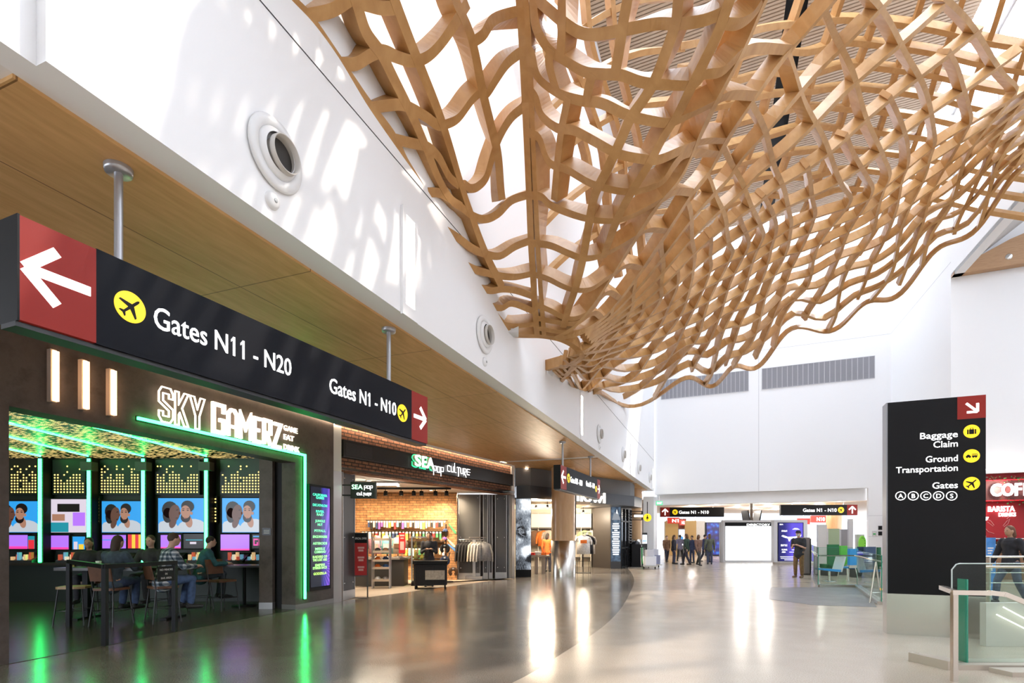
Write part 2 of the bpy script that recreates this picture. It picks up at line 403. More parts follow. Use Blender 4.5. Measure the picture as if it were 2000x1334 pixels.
# the hall is not square: slide the slats' near rows along the left wall
me = COL.objects['ceiling'].data
sk = math.tan(AB+math.pi/2-AD)
for v in me.vertices: v.co.x += v.co.y*sk
m = MB(); m.prism_z([(-4, -4), (18, -4), (18, 4.2), (-2, 4.2)], CZT, CZT+.2); struct('ceiling_near_added', m, WHITE)  # roof slab out of view, added to shade the near left wall
m = MB(); m.box(-9, 34, -4.3, -4, 0, CZT); struct('wall_behind', m, WHITE)
m = MB(); m.box(24, 24.3, -4, 19, 0, CZT); struct('wall_right_outer', m, WHITE)
# ---------------------------------------------------------------- wall fittings
AIR = mat('nozzle_white', (.80, .80, .80), .35)
for i, (px, py) in enumerate([(537, 305), (945, 655), (1170, 846), (1217, 888), (1247, 920), (1268, 940)]):
    Y = [4.61, 8.70, 17.0, 21.2, 25.3, 29.3][i]; s = (Y-3.045)/.9329
    nm = ['large near air nozzle at the top of the left wall, above the black gates sign', 'round white air nozzle on the wall next to the tip of the wood lattice',
          'third round air nozzle along the white wall, past the lattice', 'fourth air nozzle along the white wall, over the far column',
          'fifth small air nozzle along the white wall', 'last air nozzle before the far wall corner'][i]
    t = thing('air_nozzle', nm, 'air nozzle', A0+D*s+Vector((0, 0, 4.78)), AD, 'air nozzles on the left wall')
    m = MB(); m.lathe([(.0, -.005), (.29, -.006), (.30, -.02), (.285, -.04), (.215, -.045), (.205, -.03)], 36, axis='y'); m.build('flange', AIR, t)
    m = MB(); m.lathe([(.205, -.03), (.20, -.045), (.185, -.055), (.155, -.07)], 36, axis='y'); m.build('swivel', AIR, t)
    m = MB(); m.use(mat('nozzle_inner', (.60, .57, .53), .5)); m.lathe([(.155, -.07), (.152, -.115), (.143, -.115), (.140, -.06), (.138, -.012)], 36, (.03, 0, 0), 'y'); m.use(mat('nozzle_shade', (.05, .045, .04), .8)); m.lathe([(.139, -.03), (0, -.03)], 36, (.03, 0, 0), 'y')  # dark disc stands in for the shade deep in the tube
    m.build('tube', None, t)
for i, (Y, z) in enumerate([(4.58, 4.37), (8.72, 4.35), (17.05, 4.36)]):
    s = (Y-3.045)/.9329
    t = thing('wall_disc', ['white round sensor disc under the large near air nozzle', 'white sensor disc under the air nozzle at the lattice tip', 'white sensor disc under the third air nozzle'][i], 'sensor', A0+D*s+Vector((0, 0, z)), AD, 'sensor discs on the left wall')
    m = MB(); m.lathe([(0, -.035), (.04, -.035), (.07, -.02), (.075, 0)], 24, axis='y'); m.build('cover', AIR, t)
    m = MB(); m.lathe([(0, -.04), (.018, -.04), (.02, -.034)], 12, (.012, 0, .0), 'y'); m.build('lens', mat('lens_grey', (.45, .47, .48), .2), t)
GLOW = mat('slot_lamp', (1, .93, .8), .4, emit=9, ecol=(1, .92, .78))
for i, Y in enumerate([6.59, 14.8, 23.1, 30.6]):
    s = (Y-3.045)/.9329
    t = thing('wall_light', ['glowing vertical wall light over the right end of the black gates sign', 'vertical wall light on the white wall over the second hanging sign',
              'thin vertical wall light past the second hanging sign', 'thin vertical wall light next to the far corner'][i], 'wall light', A0+D*s+Vector((0, 0, 4.18)), AD, 'vertical lights in the left wall')
    m = MB()
    m.box(-.17, -.10, -.035, 0, .14, 1.22); m.box(.10, .17, -.035, 0, .14, 1.22); m.box(-.17, .17, -.035, 0, 1.22, 1.3); m.box(-.17, .17, -.035, 0, 0, .14)
    m.build('casing', WHITE, t)
    m = MB(); m.box(-.10, .10, -.012, 0, .14, 1.22); m.build('lamp', GLOW, t)
m = MB()
VENT = mat('vent_grey', (.34, .34, .37), .6)
for i, (x0, x1) in enumerate([(5.72, 10.87), (.4, 5.05)]):
    t = thing('air_grille', ['long grey air grille high on the far wall, fully in view', 'long grey air grille half hidden behind the lattice tip'][i], 'grille', B0+BD*x0+Vector((0, 0, 9.53)), AB, 'grilles on the far wall')
    L = x1-x0; m = MB(); m.use(VENT); m.box(0, L, -.01, .0, 0, 1.14); m.build('backing', None, t)
    m = MB(); m.use(mat('vent_frame', (.6, .6, .62), .5))
    for k in range(22): m.box(k*L/21-.012, k*L/21+.012, -.03, -.01, 0, 1.14)
    m.box(0, L, -.03, -.01, 0, .02); m.box(0, L, -.03, -.01, 1.12, 1.14); m.build('frame', None, t)
    m = MB(); m.use(VENT)
    for k in range(22): m.box(.01, L-.01, -.022, -.012, .03+k*.05, .055+k*.05)
    m.build('louvre_blades', None, t)
# ---------------------------------------------------------------- the wooden lattice canopy
def tps(ctrl):
    """smooth field of distance over the traced outline; every point becomes a place in the hall"""
    X = np.array([[a, b] for a, b, _ in ctrl], float)/1000; y = 1/np.array([c for _, _, c in ctrl], float); n = len(X)
    r = np.linalg.norm(X[:, None]-X[None], axis=2); K = np.where(r > 0, r*r*np.log(r+1e-12), 0)+np.eye(n)*1e-5
    Pm = np.hstack([np.ones((n, 1)), X]); Mx = np.block([[K, Pm], [Pm.T, np.zeros((3, 3))]])
    w = np.linalg.solve(Mx, np.concatenate([y, np.zeros(3)]))
    def f(px, py):
        q = np.array([px, py])/1000; r = np.linalg.norm(X-q, axis=1); k = np.where(r > 0, r*r*np.log(r+1e-12), 0)
        return 1/max(.03, float(k@w[:n]+w[n]+w[n+1:]@q))
    return f
LOW = tps([(565, 0, 4.78), (602, 38, 5.0), (660, 120, 5.4), (715, 200, 5.8), (792, 318, 6.55), (858, 439, 7.4), (923, 543, 8.4), (993, 648, 9.75),
           (1070, 728, 12.0), (1137, 698, 10.7), (1105, 665, 10.2), (1140, 765, 15.2), (1205, 787, 19.8),
           (1015, 0, 6.5), (1030, 200, 7.2), (1033, 390, 8.2), (1042, 560, 9.2), (1050, 650, 10.0), (800, 40, 5.7), (890, 300, 7.2), (920, 70, 6.3), (960, 330, 7.9),
           (1100, 60, 6.3), (1150, 280, 6.9), (1170, 430, 7.8), (1130, 560, 8.9),
           (1497, 0, 5.7), (1450, 105, 6.1), (1400, 200, 6.5), (1330, 345, 7.4), (1240, 470, 8.4), (1160, 595, 9.6),
           (1300, 60, 5.9), (1280, 240, 6.6),
           (1615, 22, 7.0), (1545, 98, 7.3), (1390, 332, 8.3), (1258, 523, 9.6), (1175, 625, 10.3),
           (1700, 60, 7.8), (1600, 240, 8.6), (1450, 420, 9.6), (1300, 560, 10.4), (1850, 120, 9.2), (2000, 60, 9.8), (1800, -20, 8.0),
           (1382, 525, 11.0), (1510, 454, 11.0), (1680, 382, 11.0), (1850, 262, 11.0), (2000, 140, 11.0),
           (1300, 660, 13.2), (1400, 640, 14.0), (1550, 540, 14.2), (1700, 470, 13.6), (1850, 360, 12.8),
           (1330, 757, 18.6), (1460, 722, 17.5), (1540, 663, 16.5), (1725, 588, 15.0), (1820, 510, 14.0), (1920, 425, 13.0), (2000, 335, 12.2)])
UP = tps([(1050, 0, 9.5), (1100, 200, 10.5), (1100, 420, 11.5), (1180, 560, 13), (1250, 80, 10.5), (1400, 20, 11), (1450, 200, 12.5), (1640, 60, 12.5), (1640, 200, 14),
          (1640, 350, 15.6), (1500, 480, 16.5), (1850, 60, 12.5), (1900, 200, 13.6), (1900, 300, 14.2), (2000, 240, 13.4), (2000, 60, 12), (1300, 400, 14), (1700, 430, 16)])
def sp(f, px, py): return np.array(P(px, py, f(px, py)))
def nrm(f, px, py):
    e = 4; a = sp(f, px+e, py)-sp(f, px-e, py); b = sp(f, px, py+e)-sp(f, px, py-e); n = np.cross(a, b)
    n /= np.linalg.norm(n); p = sp(f, px, py)-np.array([0, 0, CZ])
    return n if n@p > 0 else -n
LAM = wood('laminated_maple', (.43, .215, .068), (.55, .305, .115), (1.5, 1.5, 1.5), .42, 3)
LAM2 = wood('laminated_maple_pale', (.48, .26, .092), (.59, .345, .145), (1.5, 1.5, 1.5), .42, 3)
canopy = thing('wooden_lattice_canopy', 'huge flowing canopy of bent honey-coloured timber strips over the concourse', 'hanging sculpture', (4.0, 10.0, 9.0))
CO = np.array(canopy.location)
nrib = [0]
def rib(pts, f=LOW, w=.11, d=.2, off=0, wave=None, n=5, m=None, name='rib', lift=0):
    """one bent strip: its lower face lies on the canopy surface, its depth runs up along the surface normal"""
    q = catmull(pts, n) if len(pts) > 2 else [np.array(pts[0], float)+(np.array(pts[1], float)-np.array(pts[0], float))*k/n for k in range(n+1)]
    ps, ns = [], []
    for k, (a, b) in enumerate(q):
        c = sp(f, a, b); nn = nrm(f, a, b); ps.append(c+nn*(off+lift)); ns.append(nn)
    for _ in range(2): ns = [ns[0]]+[(ns[i-1]+2*ns[i]+ns[i+1]) for i in range(1, len(ns)-1)]+[ns[-1]]; ns = [v/np.linalg.norm(v) for v in ns]
    vs, fs = [], []; N = len(ps)
    for i in range(N):
        t = ps[min(i+1, N-1)]-ps[max(i-1, 0)]; t /= (np.linalg.norm(t)+1e-9)
        nn = ns[i]-t*(ns[i]@t); nn /= (np.linalg.norm(nn)+1e-9); sd = np.cross(t, nn)
        for a, b in ((-1, 0), (1, 0), (1, 1), (-1, 1)): vs.append(ps[i]+sd*a*w/2+nn*b*d-CO)
    for i in range(N-1):
        for k in range(4): fs.append((4*i+k, 4*i+4+k, 4*i+4+(k+1) % 4, 4*i+(k+1) % 4))
    fs += [(0, 1, 2, 3), (4*N-1, 4*N-2, 4*N-3, 4*N-4)]
    mb = MB(); mb.add(vs, fs); nrib[0] += 1
    return mb.build(name, m or LAM, canopy, fixn=True)
# long strips fanning up from the opening in the wall
V = {}
V[0] = [(540, -45), (565, 0), (602, 38), (660, 120), (715, 200), (765, 265), (792, 318), (826, 374), (858, 439), (887, 489), (923, 543), (959, 604), (993, 648)]
V[1] = [(675, -45), (695, 0), (715, 62), (745, 105), (770, 155), (805, 225), (832, 287), (855, 345), (880, 388), (903, 405)]
V[2] = [(757, -40), (775, 10), (802, 82), (825, 140), (857, 220), (880, 290), (901, 360), (919, 414), (948, 493), (981, 561)]
V[3] = [(880, -40), (890, 0), (920, 70), (942, 175), (960, 250), (972, 300), (978, 367), (981, 390)]
V[4] = [(1010, -40), (1015, 0), (1021, 90), (1026, 200), (1031, 334), (1034, 400), (1037, 471), (1043, 572), (1049, 655)]
for k in (0, 1, 2, 3): rib(V[k], w=.12, d=.24)
rib(V[4], w=.10, d=.34); rib([(a+11+b*.004, b) for a, b in V[4]], w=.08, d=.34)
rib([(1097, -40), (1097, 0), (1097, 50), (1095, 95), (1093, 117)], w=.12, d=.24)
rib([(1076, 95), (1072, 120), (1078, 150), (1088, 180)], w=.12, d=.22)
rib([(1109, 190), (1103, 220), (1096, 255), (1088, 320), (1082, 392)], w=.12, d=.24)
rib([(1228, -40), (1225, 0), (1217, 45), (1207, 112), (1200, 148)], w=.12, d=.24)
rib([(1157, 145), (1150, 170), (1145, 197)], w=.12, d=.22)
rib([(1338, -40), (1325, 0), (1318, 50), (1282, 150), (1260, 190), (1232, 230), (1212, 275), (1185, 333), (1162, 380), (1150, 438), (1140, 498), (1128, 550), (1110, 605), (1100, 640)], w=.12, d=.24)
rib([(1440, -40), (1425, 0), (1400, 70), (1358, 155), (1323, 225), (1295, 270), (1268, 320), (1232, 378), (1207, 425), (1190, 470), (1178, 505)], w=.12, d=.24)
rib([(1515, -40), (1497, 0), (1475, 50), (1450, 105), (1400, 200), (1370, 262), (1332, 345), (1283, 405), (1240, 470), (1193, 545), (1160, 595), (1120, 640), (1085, 660)], w=.08, d=.3, m=LAM2)
G0 = [(1085, 662), (1130, 652), (1175, 625), (1212, 585), (1258, 523), (1308, 448), (1355, 375), (1390, 332), (1420, 275), (1477, 190), (1545, 98), (1615, 22), (1665, -45), (1725, -120)]
G1 = [(1128, 682), (1150, 676), (1190, 650), (1250, 617), (1317, 578), (1382, 525), (1452, 483), (1510, 454), (1570, 423), (1680, 382), (1752, 333), (1850, 262), (1995, 170), (2110, 90)]
G2 = [(1075, 730), (1105, 752), (1140, 768), (1205, 789), (1330, 758), (1400, 742), (1460, 722), (1540, 662), (1640, 630), (1725, 588), (1820, 512), (1920, 425), (2030, 310), (2140, 200)]
def at(G, u):
    u = max(0, min(len(G)-1.0001, u)); i = int(u); f = u-i; p1, p2 = np.array(G[i], float), np.array(G[i+1], float)
    p0 = np.array(G[i-1], float) if i else 2*p1-p2; p3 = np.array(G[i+2], float) if i+2 < len(G) else 2*p2-p1
    return .5*((2*p1)+(-p0+p2)*f+(2*p0-5*p1+4*p2-p3)*f*f+(-p0+3*p1-3*p2+p3)*f**3)
def net(u, t):           # t 0 lip .. 1 fold .. 2 far scalloped edge
    if t <= 1: return at(G0, u)*(1-t)+at(G1, u)*t
    return at(G1, u)*(2-t)+(at(G2, u)+np.array((0, 14*math.sin(u*4.2))))*(t-1) if t > 1.6 else at(G1, u)*(2-t)+(at(G2, u)+np.array((0, 14*math.sin(u*4.2)*((t-1)/.6)**2)))*(t-1)
for t in (0, .22, .43, .64, .85): rib([net(u, t) for u in np.arange(1.2 if t else 0, 12.71, .75)], w=.085 if t else .10, d=.2, n=3, m=LAM2)
for k, t in enumerate((1.06, 1.16, 1.27, 1.38, 1.5, 1.62, 1.74, 1.87)):
    rib([net(u, t)+np.array((0, 4*math.sin(u*2.2+k*1.3))) for u in np.arange(0, 12.91, .6)], w=.07, d=.2, n=3, m=LAM2 if k % 2 else LAM)
rib([net(u, 2) for u in np.arange(0, 12.91, .2)], w=.07, d=.13, n=2, m=LAM)
# cross strips of the near lobe, each an S between two long strips
for q in ([(600, 32), (650, 20), (690, -5)], [(706, 5), (745, 16), (780, 15)], [(925, 82), (945, 67), (965, 38), (1007, 22), (1020, 20)],
          [(662, 125), (695, 125), (725, 108), (745, 101), (757, 102), (780, 113), (810, 120), (840, 108), (870, 75), (902, 25), (915, 5)],
          [(720, 212), (752, 207), (785, 205), (810, 215), (835, 230), (857, 245), (875, 242), (897, 230), (922, 197), (942, 178)],
          [(945, 190), (955, 180), (970, 155), (990, 125), (1012, 106), (1024, 102)],
          [(772, 272), (805, 280), (835, 287), (858, 308), (878, 345), (897, 362)], [(908, 360), (920, 368), (934, 364), (950, 347), (960, 315), (975, 270), (997, 232), (1022, 210)],
          [(837, 376), (862, 378), (894, 399), (923, 421), (948, 428), (973, 417), (998, 392), (1032, 380)],
          [(866, 447), (894, 464), (923, 485), (948, 496), (977, 500), (1006, 482), (1036, 470)],
          [(907, 517), (934, 529), (963, 536), (984, 540), (1009, 541), (1040, 535)],
          [(932, 561), (959, 568), (984, 565), (1009, 568), (1044, 580)], [(953, 597), (980, 602), (1002, 593), (1046, 610)],
          [(975, 633), (1006, 637), (1050, 633)], [(1040, -8), (1105, 47), (1140, 66), (1175, 66), (1225, 57), (1282, 47), (1325, 47), (1375, 40), (1425, 20)],
          [(1040, -5), (1046, 50), (1070, 95), (1100, 117), (1140, 140), (1175, 145), (1212, 147), (1250, 160), (1287, 165), (1350, 167), (1375, 147), (1412, 140), (1447, 107), (1480, 95), (1545, 98)],
          [(1027, 92), (1037, 107), (1045, 140), (1060, 162), (1095, 185), (1135, 197), (1175, 202), (1225, 225), (1275, 237), (1312, 240), (1350, 225), (1392, 205), (1425, 187), (1477, 188)],
          [(1032, 172), (1045, 190), (1057, 225), (1087, 250), (1120, 255), (1162, 277), (1205, 300), (1250, 310), (1287, 312), (1335, 292), (1375, 277), (1420, 276)],
          [(1033, 260), (1052, 270), (1065, 305), (1078, 322), (1107, 332), (1150, 357), (1190, 370), (1225, 375), (1257, 372), (1295, 355), (1320, 320), (1345, 300), (1405, 302)],
          [(1035, 382), (1057, 385), (1077, 402), (1120, 420), (1160, 430), (1200, 432), (1237, 422), (1275, 402), (1300, 388), (1322, 375), (1352, 376)],
          [(1040, 475), (1075, 480), (1110, 495), (1140, 505), (1175, 500), (1212, 482), (1245, 462), (1268, 450), (1306, 452)],
          [(1044, 537), (1070, 545), (1100, 560), (1125, 567), (1155, 565), (1185, 545), (1202, 535), (1225, 520), (1256, 525)],
          [(1046, 595), (1075, 607), (1100, 620), (1125, 622), (1155, 607), (1172, 585), (1190, 572), (1212, 584)],
          [(1050, 622), (1087, 630), (1125, 632), (1160, 612), (1178, 624)], [(1052, 642), (1087, 648), (1120, 650), (1145, 645)],
          [(985, 645), (1006, 655), (1030, 657), (1060, 658), (1096, 665), (1124, 680), (1137, 698), (1124, 710), (1099, 716), (1068, 724)]):
    rib(q, name='cross_rib', w=.11, d=.22, lift=.003, m=LAM)
rib([(1420, 47), (1445, 47), (1470, 32), (1490, 5)], name='cross_rib', w=.11, d=.22, lift=.003)
# cross strips of the far slope: down from the lip to the fold, then on to the scalloped edge
ucs = list(np.linspace(2.6, 16.2, 27))
for j, u in enumerate(ucs):
    path = []
    for t in np.arange(0 if j % 2 == 0 else .62, 2.001, .1):
        uu = u-1.15*min(t, 1)-2.1*max(0, t-1)+(.03 if t < 1 else .07)*math.sin(t*12+j)
        if 0 < uu < 12.6: path.append(net(uu, t))
    if len(path) > 2: rib(path, name='cross_rib', w=.078, d=.2, lift=.003, n=3, m=LAM if j % 2 else LAM2)
# strips added overhead, out of view, to dapple the sun on the wall
for px, dx in ((600, -40), (690, -25), (780, -10), (880, 0), (1015, 0), (1110, 20), (1228, 40), (1340, 70), (1440, 100), (1510, 120)):
    rib([(px, -42), (px+dx*.5, -150), (px+dx, -260), (px+dx*1.7, -400)], name='added_shade_rib', w=.13, d=.22, n=5)
for k in range(7):
    y = -75-k*50; rib([(570, y), (650, y-14), (735, y+10), (830, y-6), (950, y+14), (1060, y-10), (1170, y+10), (1290, y-8), (1400, y+8), (1520, y-10)], name='added_shade_cross_rib', w=.13, d=.22, n=4, lift=.003)
# the upper skin seen through the openings
for k in range(9):
    y = 40+k*46-k*k*.6
    rib([(1330+k*6, y+50), (1430, y+32), (1500, y+14), (1580, y+6+14*math.sin(k)), (1650, y), (1740, y+8), (1830, y+22), (1920, y+44), (2030, y+62)], UP, name='upper_rib', w=.12, d=.22, n=4, m=LAM2)
def edge_y(px):
    for a, b in zip(G2, G2[1:]):
        if a[0] <= px <= b[0]: return a[1]+(b[1]-a[1])*(px-a[0])/(b[0]-a[0])
    return 800
for k in range(11):
    x = 1330+k*78
    pts = [(x+90, -20), (x+60, 70), (x+30, 150), (x+5, 240), (x-30, 330), (x-75, 430), (x-120, 500)]
    pts = [p for p in pts if p[1] < edge_y(p[0])-70]
    if len(pts) > 2: rib(pts, UP, name='upper_rib', w=.11, d=.2, n=3, lift=.02, m=LAM)
for k in range(4):
    rib([(1046+k*50, -20), (1062+k*48, 90), (1110+k*40, 190), (1150+k*35, 300), (1165+k*30, 420), (1190+k*25, 540)], UP, name='upper_rib', w=.1, d=.2, n=4, m=LAM)
for k in range(5):
    y = 20+k*105
    rib([(1050, y+120), (1110, y+60), (1180, y+10), (1250, y-20), (1340, y-30)], UP, name='upper_rib', w=.1, d=.2, n=4, lift=.02, m=LAM2)
# steel shoes that hold the canopy at the wall
for px, py in ((1000, 652), (1070, 730)):
    p = sp(LOW, px, py)-CO; mb = MB(); mb.box(p[0]-.12, p[0]+.12, p[1]-.12, p[1]+.12, p[2]-.02, p[2]+.22)
    mb.build('steel_shoe', mat('bracket_paint', (.7, .7, .7), .4), canopy)
# ---------------------------------------------------------------- people
def voxel(mb, size, it=6):
    o = mb.build('t'); md = o.modifiers.new('r', 'REMESH'); md.mode = 'VOXEL'; md.voxel_size = size; md.use_smooth_shade = True
    sm = o.modifiers.new('s', 'SMOOTH'); sm.factor = .5; sm.iterations = it
    ev = o.evaluated_get(bpy.context.evaluated_depsgraph_get()); me = bpy.data.meshes.new_from_object(ev)
    old = o.data; bpy.data.objects.remove(o); bpy.data.meshes.remove(old)
    for p in me.polygons: p.use_smooth = True
    return me
def limb(mb, pts, rs):
    mb.tube(pts, rs, 10)
    for p, r in zip(pts, rs): mb.ball(p, r*.99, n=10)
def lerp(a, b, t): return tuple(x+(y-x)*t for x, y in zip(a, b))
SKINS = {'light': (.60, .36, .26), 'tan': (.42, .24, .15), 'brown': (.20, .10, .06)}
def person(label, loc, rotz, pose='stand', h=1.72, skin='light', hair=(.03, .02, .015), hairlen=0, top=(.05, .05, .06), legs=(.03, .03, .05), shoes=(.02, .02, .02),
           sleeves=1.0, seat=.46, vox=.012, lean=0, arms=None, group=None, hat=None, plaid=False, mask=None, look=0):
    """local frame: faces -y, feet at z=0"""
    t = thing('person', label, 'person', loc, rotz, group); k = h/1.72
    S = lambda x, y, z: (x*k, y*k, z*k)
    if pose == 'sit':
        hz = seat/k+.09; hip = (0, 0, hz); ch = (0, -.02-lean, hz+.40)
        kn = [(-.11, -.42, hz-.01), (.11, -.42, hz-.01)]; an = [(-.10, -.40, max(.09, hz-.45)), (.12, -.36, max(.09, hz-.45))]
    else:
        hz = .92; hip = (0, 0, hz); ch = (0, -lean, hz+.40)
        st = .26 if pose == 'walk' else .03
        kn = [(-.10, -st*.75-.02, .50), (.10, st*.25-.01, .50)]; an = [(-.10, -st, .09), (.10, st, .11 if pose == 'walk' else .09)]
    nk = (ch[0], ch[1]-lean*.25, ch[2]+.15); hd = (ch[0], nk[1]-.035-lean*.2, nk[2]+.135)
    sh = [(-.185, ch[1], ch[2]+.055), (.185, ch[1], ch[2]+.055)]
    if arms is None: arms = {'stand': 'down', 'walk': 'swing', 'sit': 'table'}[pose]
    el, wr = [], []
    for i, sx in enumerate((-1, 1)):
        a = sh[i]
        if arms == 'down': e = (a[0]+sx*.06, a[1]+.03, a[2]-.29); w_ = (a[0]+sx*.07, a[1]-.05, a[2]-.54)
        elif arms == 'swing': e = (a[0]+sx*.05, a[1]+.09*sx, a[2]-.28); w_ = (a[0]+sx*.05, a[1]-.04+.18*sx, a[2]-.50)
        elif arms == 'phone': e = (a[0]+sx*.04, a[1]-.02, a[2]-.29); w_ = (a[0]-sx*.09, a[1]-.24, a[2]-.20)
        else: e = (a[0]+sx*.08, a[1]-.13, a[2]-.24); w_ = (a[0]-sx*.02, a[1]-.36, a[2]-.24)
        el.append(e); wr.append(w_)
    b = MB()
    limb(b, [S(*hip), S(*lerp(hip, ch, .45)), S(*ch), S(*lerp(ch, nk, .6))], [.135*k, .12*k, .13*k, .075*k])
    b.ball(S(ch[0], ch[1], ch[2]-.02), .185*k, .115*k, .16*k); b.ball(S(hip[0], hip[1], hip[2]), .165*k, .125*k, .12*k)
    limb(b, [S(*lerp(ch, nk, .7)), S(*nk), S(hd[0], hd[1]+.02, hd[2]-.06)], [.06*k, .052*k, .054*k])
    b.ball(S(*hd), .074*k, .092*k, .112*k, 16); b.ball(S(hd[0], hd[1]-.022, hd[2]-.055), .056*k, .066*k, .062*k, 12)
    b.ball(S(hd[0], hd[1]-.096, hd[2]-.018), .013*k, .020*k, .024*k, 8)
    b.ball(S(hd[0], hd[1]-.082, hd[2]-.062), .024*k, .012*k, .010*k, 8)
    for sx in (-1, 1): b.ball(S(hd[0]+sx*.076, hd[1]+.005, hd[2]-.012), .012*k, .022*k, .032*k, 8)
    for i, sx in enumerate((-1, 1)):
        hp = (sx*.09, hip[1], hip[2]-.03)
        limb(b, [S(*hp), S(*lerp(hp, kn[i], .5)), S(*kn[i]), S(*lerp(kn[i], an[i], .35)), S(*an[i])], [.09*k, .075*k, .056*k, .055*k, .038*k])
        limb(b, [S(an[i][0], an[i][1]+.03, an[i][2]-.05), S(an[i][0]+sx*.01, an[i][1]-.15, an[i][2]-.06)], [.034*k, .028*k])
        limb(b, [S(*sh[i]), S(*lerp(sh[i], el[i], .5)), S(*el[i]), S(*lerp(el[i], wr[i], .35)), S(*wr[i])], [.062*k, .05*k, .042*k, .041*k, .028*k])
        dv = Vector(wr[i])-Vector(el[i]); dv.normalize(); sd = dv.cross(Vector((0, 0, 1)));
        if sd.length < .2: sd = Vector((0, 1, 0))
        sd.normalize(); w0 = Vector(wr[i]); pc = w0+dv*.05
        up_ = sd.cross(dv)
        limb(b, [S(*w0), S(*pc), S(*(w0+dv*.085))], [.027*k, .034*k, .03*k])
        for f in range(4):
            off = sd*(f-1.5)*.019; ln = (.062, .074, .069, .052)[f]; a0 = w0+dv*.085+off; a1 = a0+dv*ln*.55-up_*.008*sx*sx; a2 = a1+dv*ln*.4-up_*.028
            limb(b, [S(*a0), S(*a1), S(*a2)], [.0105*k, .0095*k, .0085*k])
        th = w0+dv*.025-sd*.03*sx; limb(b, [S(*th), S(*(th+dv*.035-sd*.022*sx)), S(*(th+dv*.066-sd*.020*sx))], [.013*k, .0115*k, .0095*k])
    SM = mat('skin_'+skin, SKINS[skin], .5)
    body = bpy.data.objects.new('body', voxel(b, vox)); body.data.materials.append(SM); COL.objects.link(body); body.parent = t
    # shirt or jacket
    c = MB(); g = .013
    limb(c, [S(hip[0], hip[1], hip[2]-.07), S(*lerp(hip, ch, .45)), S(*ch), S(*lerp(ch, nk, .55))], [(.155+g)*k, (.128+g)*k, (.135+g)*k, .085*k])
    c.ball(S(ch[0], ch[1], ch[2]-.02), (.19+g)*k, (.118+g)*k, .165*k); c.ball(S(hip[0], hip[1], hip[2]-.06), (.178+g)*k, (.142+g)*k, .12*k)
    for i in range(2):
        if sleeves >= 1: limb(c, [S(*sh[i]), S(*lerp(sh[i], el[i], .5)), S(*el[i]), S(*lerp(el[i], wr[i], .5)), S(*lerp(el[i], wr[i], .93))], [(.066+g)*k, (.055+g)*k, (.048+g)*k, (.042+g)*k, (.032+g)*k])
        else: limb(c, [S(*sh[i]), S(*lerp(sh[i], el[i], .75))], [(.066+g)*k, (.055+g)*k])
    cm = mat('cloth_%02x%02x%02x' % tuple(int(255*x) for x in top), top, .85, var=.25, scale=14) if not plaid else PLAID()
    o = bpy.data.objects.new('top', voxel(c, max(.014, vox))); o.data.materials.append(cm); COL.objects.link(o); o.parent = t
    c = MB(); c.ball(S(hip[0], hip[1], hip[2]-.03), (.170)*k, (.136)*k, .10*k)
    for i, sx in enumerate((-1, 1)):
        hp = (sx*.09, hip[1], hip[2]-.03)
        limb(c, [S(*hp), S(*lerp(hp, kn[i], .5)), S(*kn[i]), S(*lerp(kn[i], an[i], .4)), S(*lerp(kn[i], an[i], .92))], [(.079+g)*k, (.076+g)*k, (.06+g)*k, (.056+g)*k, (.046+g)*k])
    o = bpy.data.objects.new('trousers', voxel(c, max(.014, vox))); o.data.materials.append(mat('cloth_%02x%02x%02x' % tuple(int(255*x) for x in legs), legs, .85, var=.25, scale=14)); COL.objects.link(o); o.parent = t
    for i, sx in enumerate((-1, 1)):
        c = MB(); a = an[i]
        limb(c, [S(a[0], a[1]+.04, a[2]-.045), S(a[0]+sx*.005, a[1]-.06, a[2]-.05), S(a[0]+sx*.012, a[1]-.17, a[2]-.058)], [.044*k, .042*k, .036*k]); c.ball(S(a[0], a[1]+.01, a[2]-.005), .045*k, .055*k, .04*k)
        z0 = min(v[2] for v in c.v); zf = (a[2]-.088)*k
        c.v = [(v[0], v[1], max(v[2], zf)) for v in c.v]
        o = c.build('shoe', mat('shoe_%02x%02x%02x' % tuple(int(255*x) for x in shoes), shoes, .6), t)
    HM = mat('hair_%02x%02x%02x' % tuple(int(255*x) for x in hair), hair, .7)
    c = MB(); c.ball(S(hd[0], hd[1]+.016, hd[2]+.030), .082*k, .094*k, .098*k, 14)
    if hairlen: limb(c, [S(hd[0], hd[1]+.05, hd[2]+.02), S(hd[0], hd[1]+.075, hd[2]-.10), S(hd[0], hd[1]+.075, hd[2]-.10-hairlen)], [.075*k, .075*k, .05*k])
    o = bpy.data.objects.new('hair', voxel(c, .014)); o.data.materials.append(HM); COL.objects.link(o); o.parent = t
    if hat:
        c = MB(); c.lathe([(.0, .13), (.05, .125), (.085, .09), (.094, .04), (.096, .028), (.08, .028)], 18, S(hd[0], hd[1], hd[2])); c.prism_z([S(hd[0]+.075*math.cos(a), hd[1]-.06-.09*math.sin(a), 0)[:2] for a in [math.pi*q/10 for q in range(11)]], (hd[2]+.03)*k, (hd[2]+.04)*k)
        c.build('cap', mat('cap_dark', hat, .8), t)
    EW = mat('eye_dark', (.02, .015, .01), .2)
    for sx in (-1, 1):
        c = MB(); c.ball(S(hd[0]+sx*.030, hd[1]-.082, hd[2]+.004), .011*k, .008*k, .007*k, 8); c.build('eye', EW, t)
    if mask:
        c = MB(); c.ball(S(hd[0], hd[1]-.045, hd[2]-.045), .062*k, .062*k, .05*k, 12); c.build('face_mask', mat('mask_cloth', mask, .8), t)
    return t
